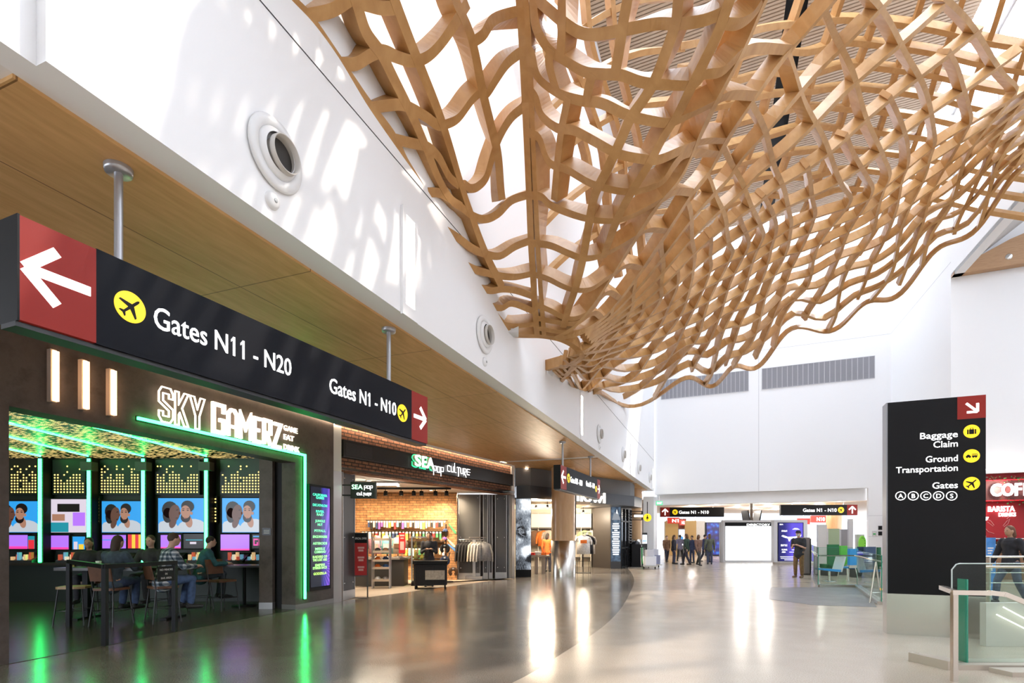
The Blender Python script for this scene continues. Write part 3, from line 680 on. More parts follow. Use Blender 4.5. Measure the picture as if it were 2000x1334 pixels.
def PLAID():
    if 'plaid' in _M: return _M['plaid']
    m, nt, b = nodes_of('plaid'); v = coords(nt, (1, 1, 1))
    w1 = nt.nodes.new('ShaderNodeTexWave'); w2 = nt.nodes.new('ShaderNodeTexWave')
    w1.bands_direction = 'X'; w2.bands_direction = 'Z'
    for w in (w1, w2): w.inputs['Scale'].default_value = 4.2; nt.links.new(v, w.inputs['Vector'])
    r1 = ramp(nt, [(0, (0, 0, 0)), (.6, (1, 1, 1))], 'CONSTANT'); r2 = ramp(nt, [(0, (0, 0, 0)), (.6, (1, 1, 1))], 'CONSTANT')
    nt.links.new(w1.outputs[0], r1.inputs[0]); nt.links.new(w2.outputs[0], r2.inputs[0])
    ad = nt.nodes.new('ShaderNodeMath'); nt.links.new(r1.outputs[0], ad.inputs[0]); nt.links.new(r2.outputs[0], ad.inputs[1])
    r = ramp(nt, [(0, (.03, .05, .07)), (.4, (.16, .20, .24)), (.9, (.55, .58, .60))], 'CONSTANT')
    dv = nt.nodes.new('ShaderNodeMath'); dv.operation = 'MULTIPLY'; dv.inputs[1].default_value = .5
    nt.links.new(ad.outputs[0], dv.inputs[0]); nt.links.new(dv.outputs[0], r.inputs[0]); nt.links.new(r.outputs[0], b.inputs['Base Color'])
    b.inputs['Roughness'].default_value = .9; _M['plaid'] = m; return m
# ---------------------------------------------------------------- hanging signs
def onplane(O, d, px, py=0):
    xr = (px-CX)/F; t = (xr*O.y-O.x)/(d.x-xr*d.y); Y = O.y+d.y*t; return t, CZ+(HY-py)/F*Y
def arrow_poly(cx, cz, s, ang):        # outline of an arrow pointing along +x before turning
    L = 1.0; w = .085; h = .42
    def bar(p, q):
        d = Vector(q)-Vector(p); d.normalize(); n = Vector((-d.y, d.x))*w
        return [Vector(p)+n, Vector(p)-n, Vector(q)-n, Vector(q)+n]
    ps = [bar((-.5, 0), (.43, 0)), bar((.03, .47), (.5, 0.0)), bar((.5, 0.0), (.03, -.47))]
    c, sn = math.cos(ang), math.sin(ang)
    return [[(cx+s*(p.x*c-p.y*sn), cz+s*(p.x*sn+p.y*c)) for p in q] for q in ps]
def arrow_into(mb, cx, cz, s, ang, y0, y1):
    for i, q in enumerate(arrow_poly(cx, cz, s, ang)): mb.prism_y(q, y0-.0004*i, y1)
PLANE = [(0, .50), (.045, .44), (.055, .36), (.055, .14), (.44, -.10), (.44, -.19), (.055, -.07), (.045, -.32), (.15, -.41), (.15, -.48), (0, -.43),
         (-.15, -.48), (-.15, -.41), (-.045, -.32), (-.055, -.07), (-.44, -.19), (-.44, -.10), (-.055, .14), (-.055, .36), (-.045, .44)]
def plane_into(mb, cx, cz, s, ang, y0, y1):
    c, sn = math.cos(ang), math.sin(ang); pts = [(cx+s*(x*c-z*sn), cz+s*(x*sn+z*c)) for x, z in PLANE]
    n = len(pts); half = n//2
    L = [pts[i] for i in range(0, half+1)]; Rr = [pts[i] for i in range(half, n)]+[pts[0]]
    # wings, body and tail as separate flat pieces
    def pc(idx): mb.prism_y([pts[i] for i in idx], y0, y1)
    pc([0, 1, 2, 3, 6, 7, 10, 13, 14, 17, 18, 19]); pc([3, 4, 5, 6]); pc([17, 14, 15, 16]); pc([7, 8, 9, 10]); pc([10, 11, 12, 13])
def picto(parent, cx, cz, r, y, what='plane', ang=-math.pi/4):
    m = MB(); m.disc_y(cx, cz, r, r, y-.004, y, 40); d = m.build('pictogram_disc', YEL, parent)
    m = MB()
    if what == 'plane': plane_into(m, cx, cz, r*1.65, ang, y-.006, y-.004)
    elif what == 'bag':
        m.box(cx-r*.30, cx+r*.30, y-.006, y-.004, cz-r*.42, cz+r*.30); m.box(cx-r*.55, cx-r*.36, y-.006, y-.004, cz-r*.42, cz+r*.30); m.box(cx+r*.36, cx+r*.55, y-.006, y-.004, cz-r*.42, cz+r*.30)
        for a, b_, c, d2 in ((-.20, -.12, .30, .52), (.12, .20, .30, .52), (-.20, .20, .46, .52)): m.box(cx+a*r, cx+b_*r, y-.006, y-.004, cz+c*r, cz+d2*r)
    elif what == 'cars':
        m.prism_y([(cx-.7*r, cz-.2*r), (cx-.08*r, cz-.2*r), (cx-.08*r, cz), (cx-.2*r, cz+.05*r), (cx-.28*r, cz+.2*r), (cx-.52*r, cz+.2*r), (cx-.6*r, cz+.05*r), (cx-.7*r, cz)], y-.006, y-.004)
        m.box(cx+.05*r, cx+.68*r, y-.006, y-.004, cz-.2*r, cz+.05*r); m.box(cx+.05*r, cx+.68*r, y-.006, y-.004, cz+.22*r, cz+.3*r)
        for q in (.05, .24, .43, .62): m.box(cx+q*r, cx+(q+.06)*r, y-.006, y-.004, cz+.05*r, cz+.22*r)
        for q in (-.55, -.22, .2, .52): m.disc_y(cx+q*r, cz-.22*r, .09*r, .09*r, y-.006, y-.004, 12)
    elif what == 'person':
        m.disc_y(cx, cz+.5*r, .14*r, .14*r, y-.006, y-.004, 14); m.prism_y([(cx-.12*r, cz+.32*r), (cx+.12*r, cz+.32*r), (cx+.34*r, cz-.25*r), (cx-.34*r, cz-.25*r)], y-.006, y-.004)
        m.box(cx-.13*r, cx-.03*r, y-.006, y-.004, cz-.7*r, cz-.25*r); m.box(cx+.03*r, cx+.13*r, y-.006, y-.004, cz-.7*r, cz-.25*r)
    m.build('symbol', BLACK, d)
def gates_sign(label, O, rz, L, r0, r1, rods, zb=2.82, zt=3.47, T=.2, scale=1):
    t = thing('hanging_gates_sign', label, 'overhead sign', (O.x, O.y, zb), rz, 'hanging gates signs over the left walkway'); h = zt-zb
    m = MB(); m.box(r0, L-r1, 0, T, 0, h); m.build('sign_panel', SIGNBLK, t)
    m = MB(); m.use(RED); m.box(0.012, r0, 0, T-.002, .006, h-.006); m.use(BLACK); m.box(0, .012, 0, T, 0, h); a = m.build('red_panel', None, t)
    m = MB(); arrow_into(m, r0*.5, h*.52, h*.56, math.pi, -.004, 0); m.build('arrow', LIT, a)
    m = MB(); m.box(L-r1, L, 0, T, 0, h); b = m.build('red_panel', RED, t)
    m = MB(); arrow_into(m, L-r1*.5, h*.5, min(h*.52, r1*.75), 0, -.004, 0); m.build('arrow', LIT, b)
    m = MB(); m.box(0, L, .02, T-.02, -.03, 0); m.build('bottom_rail', DARKMET, t)
    for x in rods:
        m = MB(); m.tube([(x, T/2, h), (x, T/2, 4.175-zb)], .028, 14); m.lathe([(0, 4.13-zb), (.085, 4.13-zb), (.09, 4.15-zb), (.09, 4.175-zb)], 24, (x, T/2, 0)); m.build('hanging_rod', mat('rod_steel', (.42, .42, .44), .35, .7), t)
    return t, h
O1 = Vector((-3.0, 3.26, 0)); d1 = Vector((1.812, 4.3, 0)).normalized(); a1 = math.atan2(d1.y, d1.x)
X = lambda px: onplane(O1, d1, px)[0]
LS = X(835); r0 = X(188); r1 = LS-X(804)
sg, h = gates_sign('black and red hanging sign in the foreground, reading Gates N11 - N20 and Gates N1 - N10', O1, a1, LS, r0, r1, (X(249), X(772)))
xz = lambda px, py: (X(px), onplane(O1, d1, px, py)[1]-2.82)
x, z = xz(254, 600); picto(sg, x, z, .109, 0)
m = MB(); x0, z0 = xz(300, 640); x1, _ = xz(568, 700); text_into(m, 'Gates N11 - N20', x0, z0+.005, .235, -.005, fit=x1-x0, bold=.002, depth=.006); m.build('lettering', LIT, sg)
m = MB(); x0, z0 = xz(643, 766); x1, _ = xz(773, 800); text_into(m, 'Gates N1 - N10', x0, z0, .23, -.005, fit=x1-x0, bold=.002, depth=.006); m.build('lettering', LIT, sg)
x, z = xz(786, 807); picto(sg, x, z, .112, 0)
# the second one further along
O2s = Vector((1.31, 14.5, 0)); d2 = Vector((1.72, 3.98, 0)).normalized(); a2 = math.atan2(d2.y, d2.x)
X = lambda px: onplane(O2s, d2, px)[0]
L2 = X(1172); sg, h = gates_sign('smaller black gates sign hanging in front of the wood-clad column', O2s, a2, L2, X(1106.6), L2-X(1166.6), (X(1105.5), X(1159)))
xz = lambda px, py: (X(px), onplane(O2s, d2, px, py)[1]-2.82)
x, z = xz(1110.5, 934); picto(sg, x, z, .13, 0)
m = MB(); x0, z0 = xz(1114, 940.5); x1, _ = xz(1137, 946); text_into(m, 'Gates N11 - N20', x0, z0-.02, .24, -.005, fit=x1-x0, bold=.002, depth=.006); m.build('lettering', LIT, sg)
m = MB(); x0, z0 = xz(1144.5, 949); x1, _ = xz(1161, 955); text_into(m, 'Gates N1 - N10', x0, z0+.0, .24, -.005, fit=x1-x0, bold=.002, depth=.006); m.build('lettering', LIT, sg)
x, z = xz(1164.2, 955); picto(sg, x, z, .105, 0)

# ---------------------------------------------------------------- pylon
O4 = Vector((5.84, 8.38, 0)); d4 = Vector((.918, -.397, 0)).normalized(); a4 = math.atan2(d4.y, d4.x)
W4, H4 = 1.22, 3.60
t = thing('wayfinding_pylon', 'tall black freestanding sign pillar on a steel foot, listing Baggage Claim and Ground Transportation', 'sign pillar', O4, a4)
PB = mat('pylon_black', (.006, .006, .007), .45, spec=.2)
m = MB(); m.use(PB); m.box(.012, W4, 0, .26, .63, H4); m.build('sign_face', None, t)
m = MB(); m.use(STEEL); m.box(0, W4, .004, .256, 0, .63); m.build('steel_foot', None, t)
m = MB(); m.box(-.004, .012, 0, .26, .63, H4); [m.box(-.007, -.004, .02, .03, z, z+.01) or m.box(-.007, -.004, .23, .24, z, z+.01) for z in (.9, 1.8, 2.7, 3.4)]; m.build('side_cover', mat('side_alu', (.30, .31, .33), .35, .8), t)
X = lambda px: onplane(O4, d4, px)[0]; Z = lambda px, py: onplane(O4, d4, px, py)[1]
m = MB(); xr0 = X(1869.7); m.box(xr0, W4, -.003, .0, Z(1898, 817.5), H4); rp = m.build('red_panel', RED, t)
m = MB(); arrow_into(m, X(1898), Z(1898, 796), .19, -math.pi/4, -.007, -.003)
m.build('arrow', LIT, rp)
for py, wh in ((842.5, 'bag'), (890.5, 'cars'), (944.5, 'plane')): picto(t, X(1897.5), Z(1897.5, py), .098, 0, wh)
xe = X(1870.5)
for rows, ys in ((('Baggage', 'Claim'), (853.5, 872)), (('Ground', 'Transportation'), (900.5, 919.5)), (('Gates',), (953,))):
    m = MB()
    for w_, py, x0p in zip(rows, ys, {'Baggage': (1797, 1823), 'Ground': (1808, 1750), 'Gates': (1821,)}[rows[0]]):
        text_into(m, w_, xe, Z(1870, py), .135, -.004, fit=xe-X(x0p), bold=.003, depth=.006, align='RIGHT')
    m.build('lettering', LIT, t)
for c_, px in zip('ABCDS', (1759, 1783.5, 1808, 1833, 1858.5)):
    m = MB(); x, z = X(px), Z(px, 968.5); n = 28; r = .064
    ring = [(x+r*math.cos(2*math.pi*k/n), z+r*math.sin(2*math.pi*k/n)) for k in range(n)]; stroke_into(m, ring, .010, 0, 0, 1, 1, -.006, -.002, True)
    text_into(m, c_, x, z-.034, .095, -.004, bold=.002, depth=.006, align='CENTER'); m.build('ringed_letter', LIT, t)
# ---------------------------------------------------------------- the gaming bar
OS = Vector((-5.96, 6.37, 0)); dS = Vector((.2915, .9566, 0)).normalized(); aS = math.atan2(dS.y, dS.x)
SX = lambda px: onplane(OS, dS, px)[0]
def SZ(px, py): return onplane(OS, dS, px, py)[1]
LSK = SX(651.5); XR = SX(577)
def concrete(name, a, b_, sc=2.5):
    m, nt, b = nodes_of(name); v = coords(nt, (1, 1, 1))
    n = nt.nodes.new('ShaderNodeTexNoise'); n.inputs['Scale'].default_value = sc; n.inputs['Detail'].default_value = 10; n.inputs['Roughness'].default_value = .7
    nt.links.new(v, n.inputs['Vector']); r = ramp(nt, [(.3, a), (.55, b_), (.75, tuple(x*.8 for x in a))]); nt.links.new(n.outputs[0], r.inputs[0])
    nt.links.new(r.outputs[0], b.inputs['Base Color']); b.inputs['Roughness'].default_value = .6; _M[name] = m; return m
CONC = concrete('dark_concrete', (.06, .047, .041), (.115, .089, .075))
KICK = mat('grey_kick', (.22, .21, .20), .35, .5)
ZO = 3.06
m = MB(); m.use(CONC); m.box(-1.6, 0, 0, .34, 0, 4.19); m.box(0, XR, 0, .34, ZO, 4.19); m.box(XR, LSK, 0, .34, .09, 4.19)
m.use(KICK); m.box(XR-.003, LSK+.002, -.004, .343, 0, .10); struct('wall_front_gaming', m, None, None, OS, aS)
YB = 12.8; ZC = 3.39                          # back wall of screens, ceiling
DKG = mat('dark_green_wall', (.010, .018, .013), .45)
m = MB(); m.box(-14, -4.75, YB, YB+.15, 0, ZC+.3); struct('wall_back_gaming', m, DKG)
m = MB(); m.use(CONC); q = FL(532, 1190); q0 = FL(506, 1190); m.box(q0.x, q.x, q.y, q.y+.3, 0, ZC); m.use(KICK); m.box(q0.x-.003, q.x+.003, q.y-.004, q.y+.303, 0, .14); m.use(BLACK); m.box(q.x, -4.72, q.y+.12, q.y+.3, 0, ZC)
struct('wall_side_gaming', m)
m = MB(); m.box(-14.1, -14, 2, YB, 0, ZC); struct('wall_left_gaming', m, DKG)
# perforated ceiling: small lit holes in clusters
cm, nt, b = nodes_of('perforated_ceiling'); b.inputs['Base Color'].default_value = (.012, .02, .014, 1); b.inputs['Roughness'].default_value = .35
v = coords(nt, (13, 26, 1)); br = nt.nodes.new('ShaderNodeTexVoronoi'); br.voronoi_dimensions = '2D'; br.inputs['Randomness'].default_value = 0; br.distance = 'CHEBYCHEV'; br.inputs['Scale'].default_value = 1
nt.links.new(v, br.inputs['Vector']); lt = nt.nodes.new('ShaderNodeMath'); lt.operation = 'LESS_THAN'; lt.inputs[1].default_value = .36; nt.links.new(br.outputs['Distance'], lt.inputs[0])
wn = nt.nodes.new('ShaderNodeTexWhiteNoise'); nt.links.new(br.outputs['Position'], wn.inputs['Vector'])
nz = nt.nodes.new('ShaderNodeTexNoise'); nz.inputs['Scale'].default_value = .16; nz.inputs['Detail'].default_value = 3; nt.links.new(v, nz.inputs['Vector'])
g1 = nt.nodes.new('ShaderNodeMath'); g1.operation = 'ADD'; nt.links.new(wn.outputs[0], g1.inputs[0]); nt.links.new(nz.outputs[0], g1.inputs[1])
g2 = nt.nodes.new('ShaderNodeMath'); g2.operation = 'GREATER_THAN'; g2.inputs[1].default_value = 1.08; nt.links.new(g1.outputs[0], g2.inputs[0])
ml = nt.nodes.new('ShaderNodeMath'); ml.operation = 'MULTIPLY'; nt.links.new(lt.outputs[0], ml.inputs[0]); nt.links.new(g2.outputs[0], ml.inputs[1])
m2 = nt.nodes.new('ShaderNodeMath'); m2.operation = 'MULTIPLY'; m2.inputs[1].default_value = 1.1; nt.links.new(ml.outputs[0], m2.inputs[0])
b.inputs['Emission Color'].default_value = (1, .72, .25, 1); nt.links.new(m2.outputs[0], b.inputs['Emission Strength'])
m = MB()
f0 = OS+dS*(-1.6); f1 = OS+dS*LSK
pl = [(f0.x-.32, f0.y+.12), (f1.x-.32, f1.y-.3), (-4.9, YB), (-14, YB), (-14, f0.y)]
m.prism_z(pl, ZC, ZC+.08); struct('ceiling_gaming', m, cm)
tm = MB(); tl = [(f0.x-.0, f0.y), (OS+dS*XR).to_tuple()[:2], FL(549, 1190).to_tuple()[:2], (-4.9, YB), (-14, YB), (-14, f0.y)]
tm.prism_z(tl, -.01, .006)
tmat, nt, b = nodes_of('dark_tile'); v = coords(nt); t_ = nt.nodes.new('ShaderNodeTexBrick'); t_.offset = 0; nt.links.new(v, t_.inputs['Vector'])
t_.inputs['Scale'].default_value = 1; t_.inputs['Brick Width'].default_value = .6; t_.inputs['Row Height'].default_value = .6; t_.inputs['Mortar Size'].default_value = .006
t_.inputs['Color1'].default_value = (.075, .07, .05, 1); t_.inputs['Color2'].default_value = (.06, .058, .042, 1); t_.inputs['Mortar'].default_value = (.02, .02, .02, 1)
nt.links.new(t_.outputs[0], b.inputs['Base Color']); b.inputs['Roughness'].default_value = .22
struct('floor_gaming', tm, tmat)

GREEN = mat('green_neon', (.1, 1, .3), .4, emit=13, ecol=(.03, 1, .18))
WARM = mat('warm_neon', (1, .75, .5), .4, emit=6, ecol=(1, .62, .34))
WARMW = mat('warm_white_letter', (1, .9, .8), .4, emit=2.2, ecol=(1, .80, .62))
# front neon: one strip under the name and down the pier
m = MB(); xa = SX(266); zl = SZ(592, 889); xb = SX(593.5); r = .021
m.box(xa, xb+r, -.045, -.012, zl-r, zl+r); m.box(xb-r, xb+r, -.045, -.012, .20, zl-r)
t = thing('neon_strip', 'bright green light strip under the SKY GAMERZ letters and down the right pier', 'light strip', OS, aS)
m.build('tube', GREEN, t); m = MB(); m.box(xa-.01, xb+.03, -.012, 0, zl-.035, zl+.035); m.box(xb-.035, xb+.035, -.012, 0, .18, zl-.03); m.build('channel', BLACK, t)
# three warm light bars
for i, (px, ya, yb) in enumerate(((99, 684, 786), (159, 704, 801), (213, 722, 813))):
    t = thing('light_bar', ['leftmost of the three upright warm light bars over the gaming bar', 'middle one of the three upright warm light bars over the gaming bar', 'warm light bar nearest to the SKY letters'][i], 'wall light',
              OS+dS*SX(px)+Vector((0, 0, SZ(px, yb))), aS, 'warm light bars on the gaming bar front')
    hh = SZ(px, ya)-SZ(px, yb); m = MB(); m.box(-.045, .025, -.07, 0, 0, hh); m.build('housing', mat('bar_housing', (.62, .5, .42), .5), t)
    m = MB(); m.box(-.025, .045, -.085, -.03, .015, hh-.015); m.build('tube', WARM, t)
# the name
t = thing('shop_name_letters', 'illuminated SKY GAMERZ letters with GAME EAT DRINK on the dark concrete front', 'sign', OS, aS)
LT = {'S': [(4, 5), (4, 7), (0, 7), (0, 4.2), (4, 2.8), (4, 0), (0, 0), (0, 2)], 'K': None, 'Y': None,
      'G': [(4, 5), (4, 7), (0, 7), (0, 0), (4, 0), (4, 3.2), (2.2, 3.2)], 'A': [(0, 0), (0, 6), (1.2, 7), (2.8, 7), (4, 6), (4, 0)], 'M': [(0, 0), (0, 7), (2.2, 3), (4.4, 7), (4.4, 0)],
      'E': [(4, 7), (0, 7), (0, 0), (4, 0)], 'R': [(0, 0), (0, 7), (4, 7), (4, 3.4), (0.6, 3.4)], 'Z': [(0, 7), (4, 7), (0, 0), (4, 0)]}
def letter_at(px0, px1, pyt, pyb, strokes, w, name, mt, outline=False, y0=-.09, y1=-.04, par=t):
    xa, xb = SX(px0), SX(px1); za = SZ((px0+px1)/2, pyb); zb = SZ((px0+px1)/2, pyt); mb = MB()
    gx = max(p[0] for s in strokes for p in s); sx = (xb-xa-w)/gx; sz = (zb-za-w)/7
    for s in strokes: stroke_into(mb, s, w, xa+w/2, za+w/2, sx, sz, y0, y1)
    return mb.build(name, mt, par)
for ch, a, b_, yt, yb in (('G', 408, 434, 788, 848), ('A', 438, 459, 799, 856), ('M', 462, 486, 808, 862), ('E', 489, 506, 815, 866), ('R', 508, 525, 819, 872), ('Z', 527, 545, 826, 876)):
    st = [LT[ch]]
    if ch == 'A': st.append([(.4, 2.6), (3.6, 2.6)])
    if ch == 'E': st.append([(.4, 3.5), (3.2, 3.5)])
    if ch == 'R': st.append([(1.6, 3.4), (4, 0)])
    letter_at(a, b_, yt, yb, st, .062 if ch not in 'MA' else .052, 'letter', WARMW)
# SKY is only outlines
def outline_letter(pts, px0, px1, pyt, pyb):
    xa, xb = SX(px0), SX(px1); zm = (px0+px1)/2; za, zb = SZ(zm, pyb), SZ(zm, pyt); gx = max(p[0] for p in pts); mb = MB()
    stroke_into(mb, pts, .017, xa, za, (xb-xa)/gx, (zb-za)/7, -.085, -.06, True); return mb.build('outline_letter', WARMW, t)
outline_letter([(0, 5.9), (.9, 7), (3.6, 7), (4.4, 5.9), (4.4, 4.9), (3.1, 4.9), (3.1, 5.8), (1.3, 5.8), (1.3, 4.3), (4.4, 2.8), (4.4, 1), (3.5, 0), (.9, 0), (0, 1), (0, 2.1), (1.3, 2.1), (1.3, 1.2), (3.1, 1.2), (3.1, 2.4), (0, 3.9)], 303, 331, 758, 825)
outline_letter([(0, 0), (0, 7), (1.2, 7), (1.2, 4.4), (3, 7), (4.4, 7), (2.3, 3.7), (4.4, 0), (3, 0), (1.5, 2.6), (1.2, 2.2), (1.2, 0)], 335, 361, 768, 832)
outline_letter([(1.6, 0), (1.6, 2.8), (0, 7), (1.3, 7), (2.2, 4.4), (3.1, 7), (4.4, 7), (2.8, 2.8), (2.8, 0)], 364, 393, 777, 838)
for w_, a, b_, yb in (('GAME', 550, 577, 843.5), ('EAT', 550, 570, 861), ('DRINK', 550, 581, 880)):
    m = MB(); text_into(m, w_, SX(a), SZ(563, yb), .15, -.05, fit=SX(b_)-SX(a), bold=.012, depth=.02); m.build('lettering', WARMW, t)
# menu board of games
xa, xb = SX(598.5), SX(641)
t = thing('game_list_screen', 'tall black framed screen with a green list of games on a purple ray picture', 'screen', OS+dS*xa, aS)
za, zb = SZ(620, 1152), SZ(620, 948)
m = MB(); m.box(0, xb-xa, -.07, 0, za, zb); m.build('frame', BLACK, t)
sm, nt, b = nodes_of('purple_ray_screen'); b.inputs['Base Color'].default_value = (0, 0, 0, 1)
v = coords(nt, (1, 1, 1)); sp_ = nt.nodes.new('ShaderNodeSeparateXYZ'); nt.links.new(v, sp_.inputs[0])
dx = nt.nodes.new('ShaderNodeMath'); dx.operation = 'SUBTRACT'; dx.inputs[1].default_value = (xb-xa)*.50; nt.links.new(sp_.outputs[0], dx.inputs[0])
dz = nt.nodes.new('ShaderNodeMath'); dz.operation = 'SUBTRACT'; dz.inputs[1].default_value = .9; nt.links.new(sp_.outputs[2], dz.inputs[0])
at2 = nt.nodes.new('ShaderNodeMath'); at2.operation = 'ARCTAN2'; nt.links.new(dz.outputs[0], at2.inputs[0]); nt.links.new(dx.outputs[0], at2.inputs[1])
mu = nt.nodes.new('ShaderNodeMath'); mu.operation = 'MULTIPLY'; mu.inputs[1].default_value = 34; nt.links.new(at2.outputs[0], mu.inputs[0])
si = nt.nodes.new('ShaderNodeMath'); si.operation = 'SINE'; nt.links.new(mu.outputs[0], si.inputs[0])
mr = nt.nodes.new('ShaderNodeMapRange'); mr.inputs[1].default_value = 0; mr.inputs[2].default_value = (xb-xa)*.42; nt.links.new(dx.outputs[0], mr.inputs[0])
mr2 = nt.nodes.new('ShaderNodeMapRange'); mr2.inputs[1].default_value = -1; mr2.inputs[3].default_value = .45; nt.links.new(si.outputs[0], mr2.inputs[0])
mm_ = nt.nodes.new('ShaderNodeMath'); mm_.operation = 'MULTIPLY'; nt.links.new(mr.outputs[0], mm_.inputs[0]); nt.links.new(mr2.outputs[0], mm_.inputs[1])
rr = ramp(nt, [(0, (.004, .007, .02)), (.35, (.05, .04, .40)), (1, (.35, .10, .9))]); nt.links.new(mm_.outputs[0], rr.inputs[0])
nt.links.new(rr.outputs[0], b.inputs['Emission Color']); b.inputs['Emission Strength'].default_value = .9; b.inputs['Roughness'].default_value = .2
m = MB(); mg = .05; m.box(mg, xb-xa-mg, -.075, -.07, za+mg*1.6, zb-mg); scr = m.build('display', sm, t)
GT = [('CALIFORNIA', 968), ('GAMES', 973.5), ('DECATHLON', 988), ('RIVER', 1000), ('RAID', 1006), ('JUNGLE', 1018.5), ('NUT', 1025.5), ('PITFALL', 1037.5), ('SPACE INVADERS', 1049), ('ASTEROIDS', 1062), ('MISSLE', 1072.5), ('COMMAND', 1078.5),
      ('RAIDERS OF', 1088), ('THE LOST ARK', 1094), ('EMPIRE', 1104), ('STRIKES BACK', 1109.5), ('GODZILLA', 1120.5)]
for i, (w_, py) in enumerate(GT):
    k = i/(len(GT)-1); c = mat('list_green_%d' % (i//4), (.1, 1, .5), .4, emit=1.0, ecol=lerp((.10, 1, .62), (.75, 1, .12), (i//4)/4))
    m = MB(); text_into(m, w_, (xb-xa)/2-.02, SZ(620, py+1.5), .075 if py else .08, -.079, fit=min((xb-xa)*.66, .056*len(w_)), bold=.02, depth=.004, align='CENTER'); m.build('game_title', c, scr)
# ---- inside: stations with screens along the back wall
PX = lambda px, Y: (px-CX)/F*Y
PZ = lambda py, Y: CZ+(HY-py)/F*Y
GOLD = mat('lit_hole', (1, .75, .3), .4, emit=1.5, ecol=(1, .66, .2))
BLUE = mat('screen_blue', (0, 0, 0), .3, emit=.85, ecol=(.03, .36, .85)); TEE = mat('screen_white', (0, 0, 0), .3, emit=.6, ecol=(.75, .82, .9))
SKB = mat('screen_brown', (0, 0, 0), .3, emit=.5, ecol=(.20, .085, .055)); MAG2 = mat('screen_lip', (0, 0, 0), .3, emit=.5, ecol=(.45, .14, .11)); SKL = mat('screen_tan', (0, 0, 0), .3, emit=.7, ecol=(.50, .25, .16)); HRB = mat('screen_hair', (0, 0, 0), .3, emit=.25, ecol=(.03, .015, .015))
PUR = mat('screen_purple', (0, 0, 0), .3, emit=1.0, ecol=(.42, .16, .95)); MAG = mat('screen_magenta', (0, 0, 0), .3, emit=1, ecol=(.9, .05, .35)); REDS = mat('screen_red', (0, 0, 0), .3, emit=.9, ecol=(.75, .03, .05)); YELS = mat('screen_yellow', (0, 0, 0), .3, emit=.9, ecol=(.9, .6, .05))
TEAL = mat('screen_teal', (0, 0, 0), .3, emit=.7, ecol=(.02, .35, .45)); WHS = mat('screen_pale', (0, 0, 0), .3, emit=.9, ecol=(.7, .62, .72))
def ell(m, mt, cx, cz, rx, rz, y, rot=0, n=18, clip=None):
    m.use(mt); p = []
    for k in range(n):
        a = 2*math.pi*k/n; x, z = rx*math.cos(a), rz*math.sin(a); x, z = x*math.cos(rot)-z*math.sin(rot), x*math.sin(rot)+z*math.cos(rot)
        x += cx; z += cz
        if clip: x = min(max(x, clip[0]), clip[1]); z = min(max(z, clip[2]), clip[3])
        p.append((x, z))
    m.prism_y(p, y-.002, y)
def couple(m, w, h):
    c = (.012, w-.012, .012, h-.012)
    ell(m, TEE, .18*w, .05*h, .26*w, .30*h, -.004, 0, clip=c); ell(m, TEE, .72*w, .04*h, .34*w, .36*h, -.0065, 0, clip=c)
    ell(m, SKB, .31*w, .32*h, .075*w, .2*h, -.009, -.25, clip=c); ell(m, SKL, .64*w, .32*h, .075*w, .18*h, -.009, .2, clip=c)
    ell(m, HRB, .25*w, .66*h, .165*w, .25*h, -.0105, .15, clip=c); ell(m, HRB, .20*w, .50*h, .10*w, .22*h, -.0105, 0, clip=c)
    ell(m, SKB, .345*w, .56*h, .115*w, .255*h, -.0125, -.15, clip=c); ell(m, SKB, .455*w, .56*h, .02*w, .045*h, -.0125, 0, clip=c)
    for q, z, rx in ((.405, .655, .028), (.40, .42, .032)): ell(m, HRB, q*w, z*h, rx*w, .014*h, -.0145, .1, 10, clip=c)
    ell(m, HRB, .575*w, .44*h, .10*w, .15*h, -.0145, .12, clip=c); ell(m, HRB, .62*w, .76*h, .135*w, .17*h, -.0145, -.2, clip=c); ell(m, SKL, .70*w, .56*h, .025*w, .05*h, -.0145, 0, clip=c)
    ell(m, SKL, .58*w, .60*h, .100*w, .19*h, -.0165, .12, clip=c); ell(m, SKL, .565*w, .54*h, .022*w, .07*h, -.0170, .1, clip=c)
    for q in (.53, .625): ell(m, HRB, q*w, .645*h, .024*w, .014*h, -.0185, .1, 10, clip=c); ell(m, HRB, q*w, .69*h, .030*w, .010*h, -.0185, .15, 10, clip=c)
    ell(m, MAG2, .572*w, .415*h, .032*w, .014*h, -.0185, .1, 10, clip=c)
yw = YB-.10
def tv(name, label, px0, px1, py0, py1, paint, base=BLUE, group='big screens in the gaming bar', bz=.03):
    w = PX(px1, yw)-PX(px0, yw); hh = PZ(py0, yw)-PZ(py1, yw)
    t = thing(name, label, 'screen', (PX(px0, yw), yw, PZ(py1, yw)), 0, group)
    m = MB(); m.box(-bz, w+bz, 0, .08, -bz, hh+bz); m.build('bezel', BLACK, t)
    m = MB(); m.use(base); m.box(0, w, -.003, 0, 0, hh); paint(m, w, hh); m.build('display', None, t)
tv('television', 'second television from the left, showing an arcade scene on a pale background', 98, 170, 975, 1040, lambda m, w, h: (m.use(TEAL).box(.01, w*.5, -.006, -.003, 0.01, h*.3), m.use(HRB).box(w*.2, w*.8, -.006, -.0035, h*.62, h*.86), m.use(PUR).box(w*.62, w*.95, -.007, -.0035, h*.2, h*.6), m.use(SKL).box(w*.06, w*.4, -.008, -.0035, h*.35, h*.55)), WHS)
for i, (a, b_) in enumerate(((-10, 76), (199, 276), (309, 403), (434, 520))):
    tv('television', ['leftmost television, partly cut by the pier, with a blue picture of two faces', 'television between the second and third green light bars, two faces on blue', 'television between the third and fourth green light bars, two faces on blue', 'rightmost television, next to the dark pier, two faces on blue'][i], a, b_, 973 if i > 1 else 979, 1040, couple)
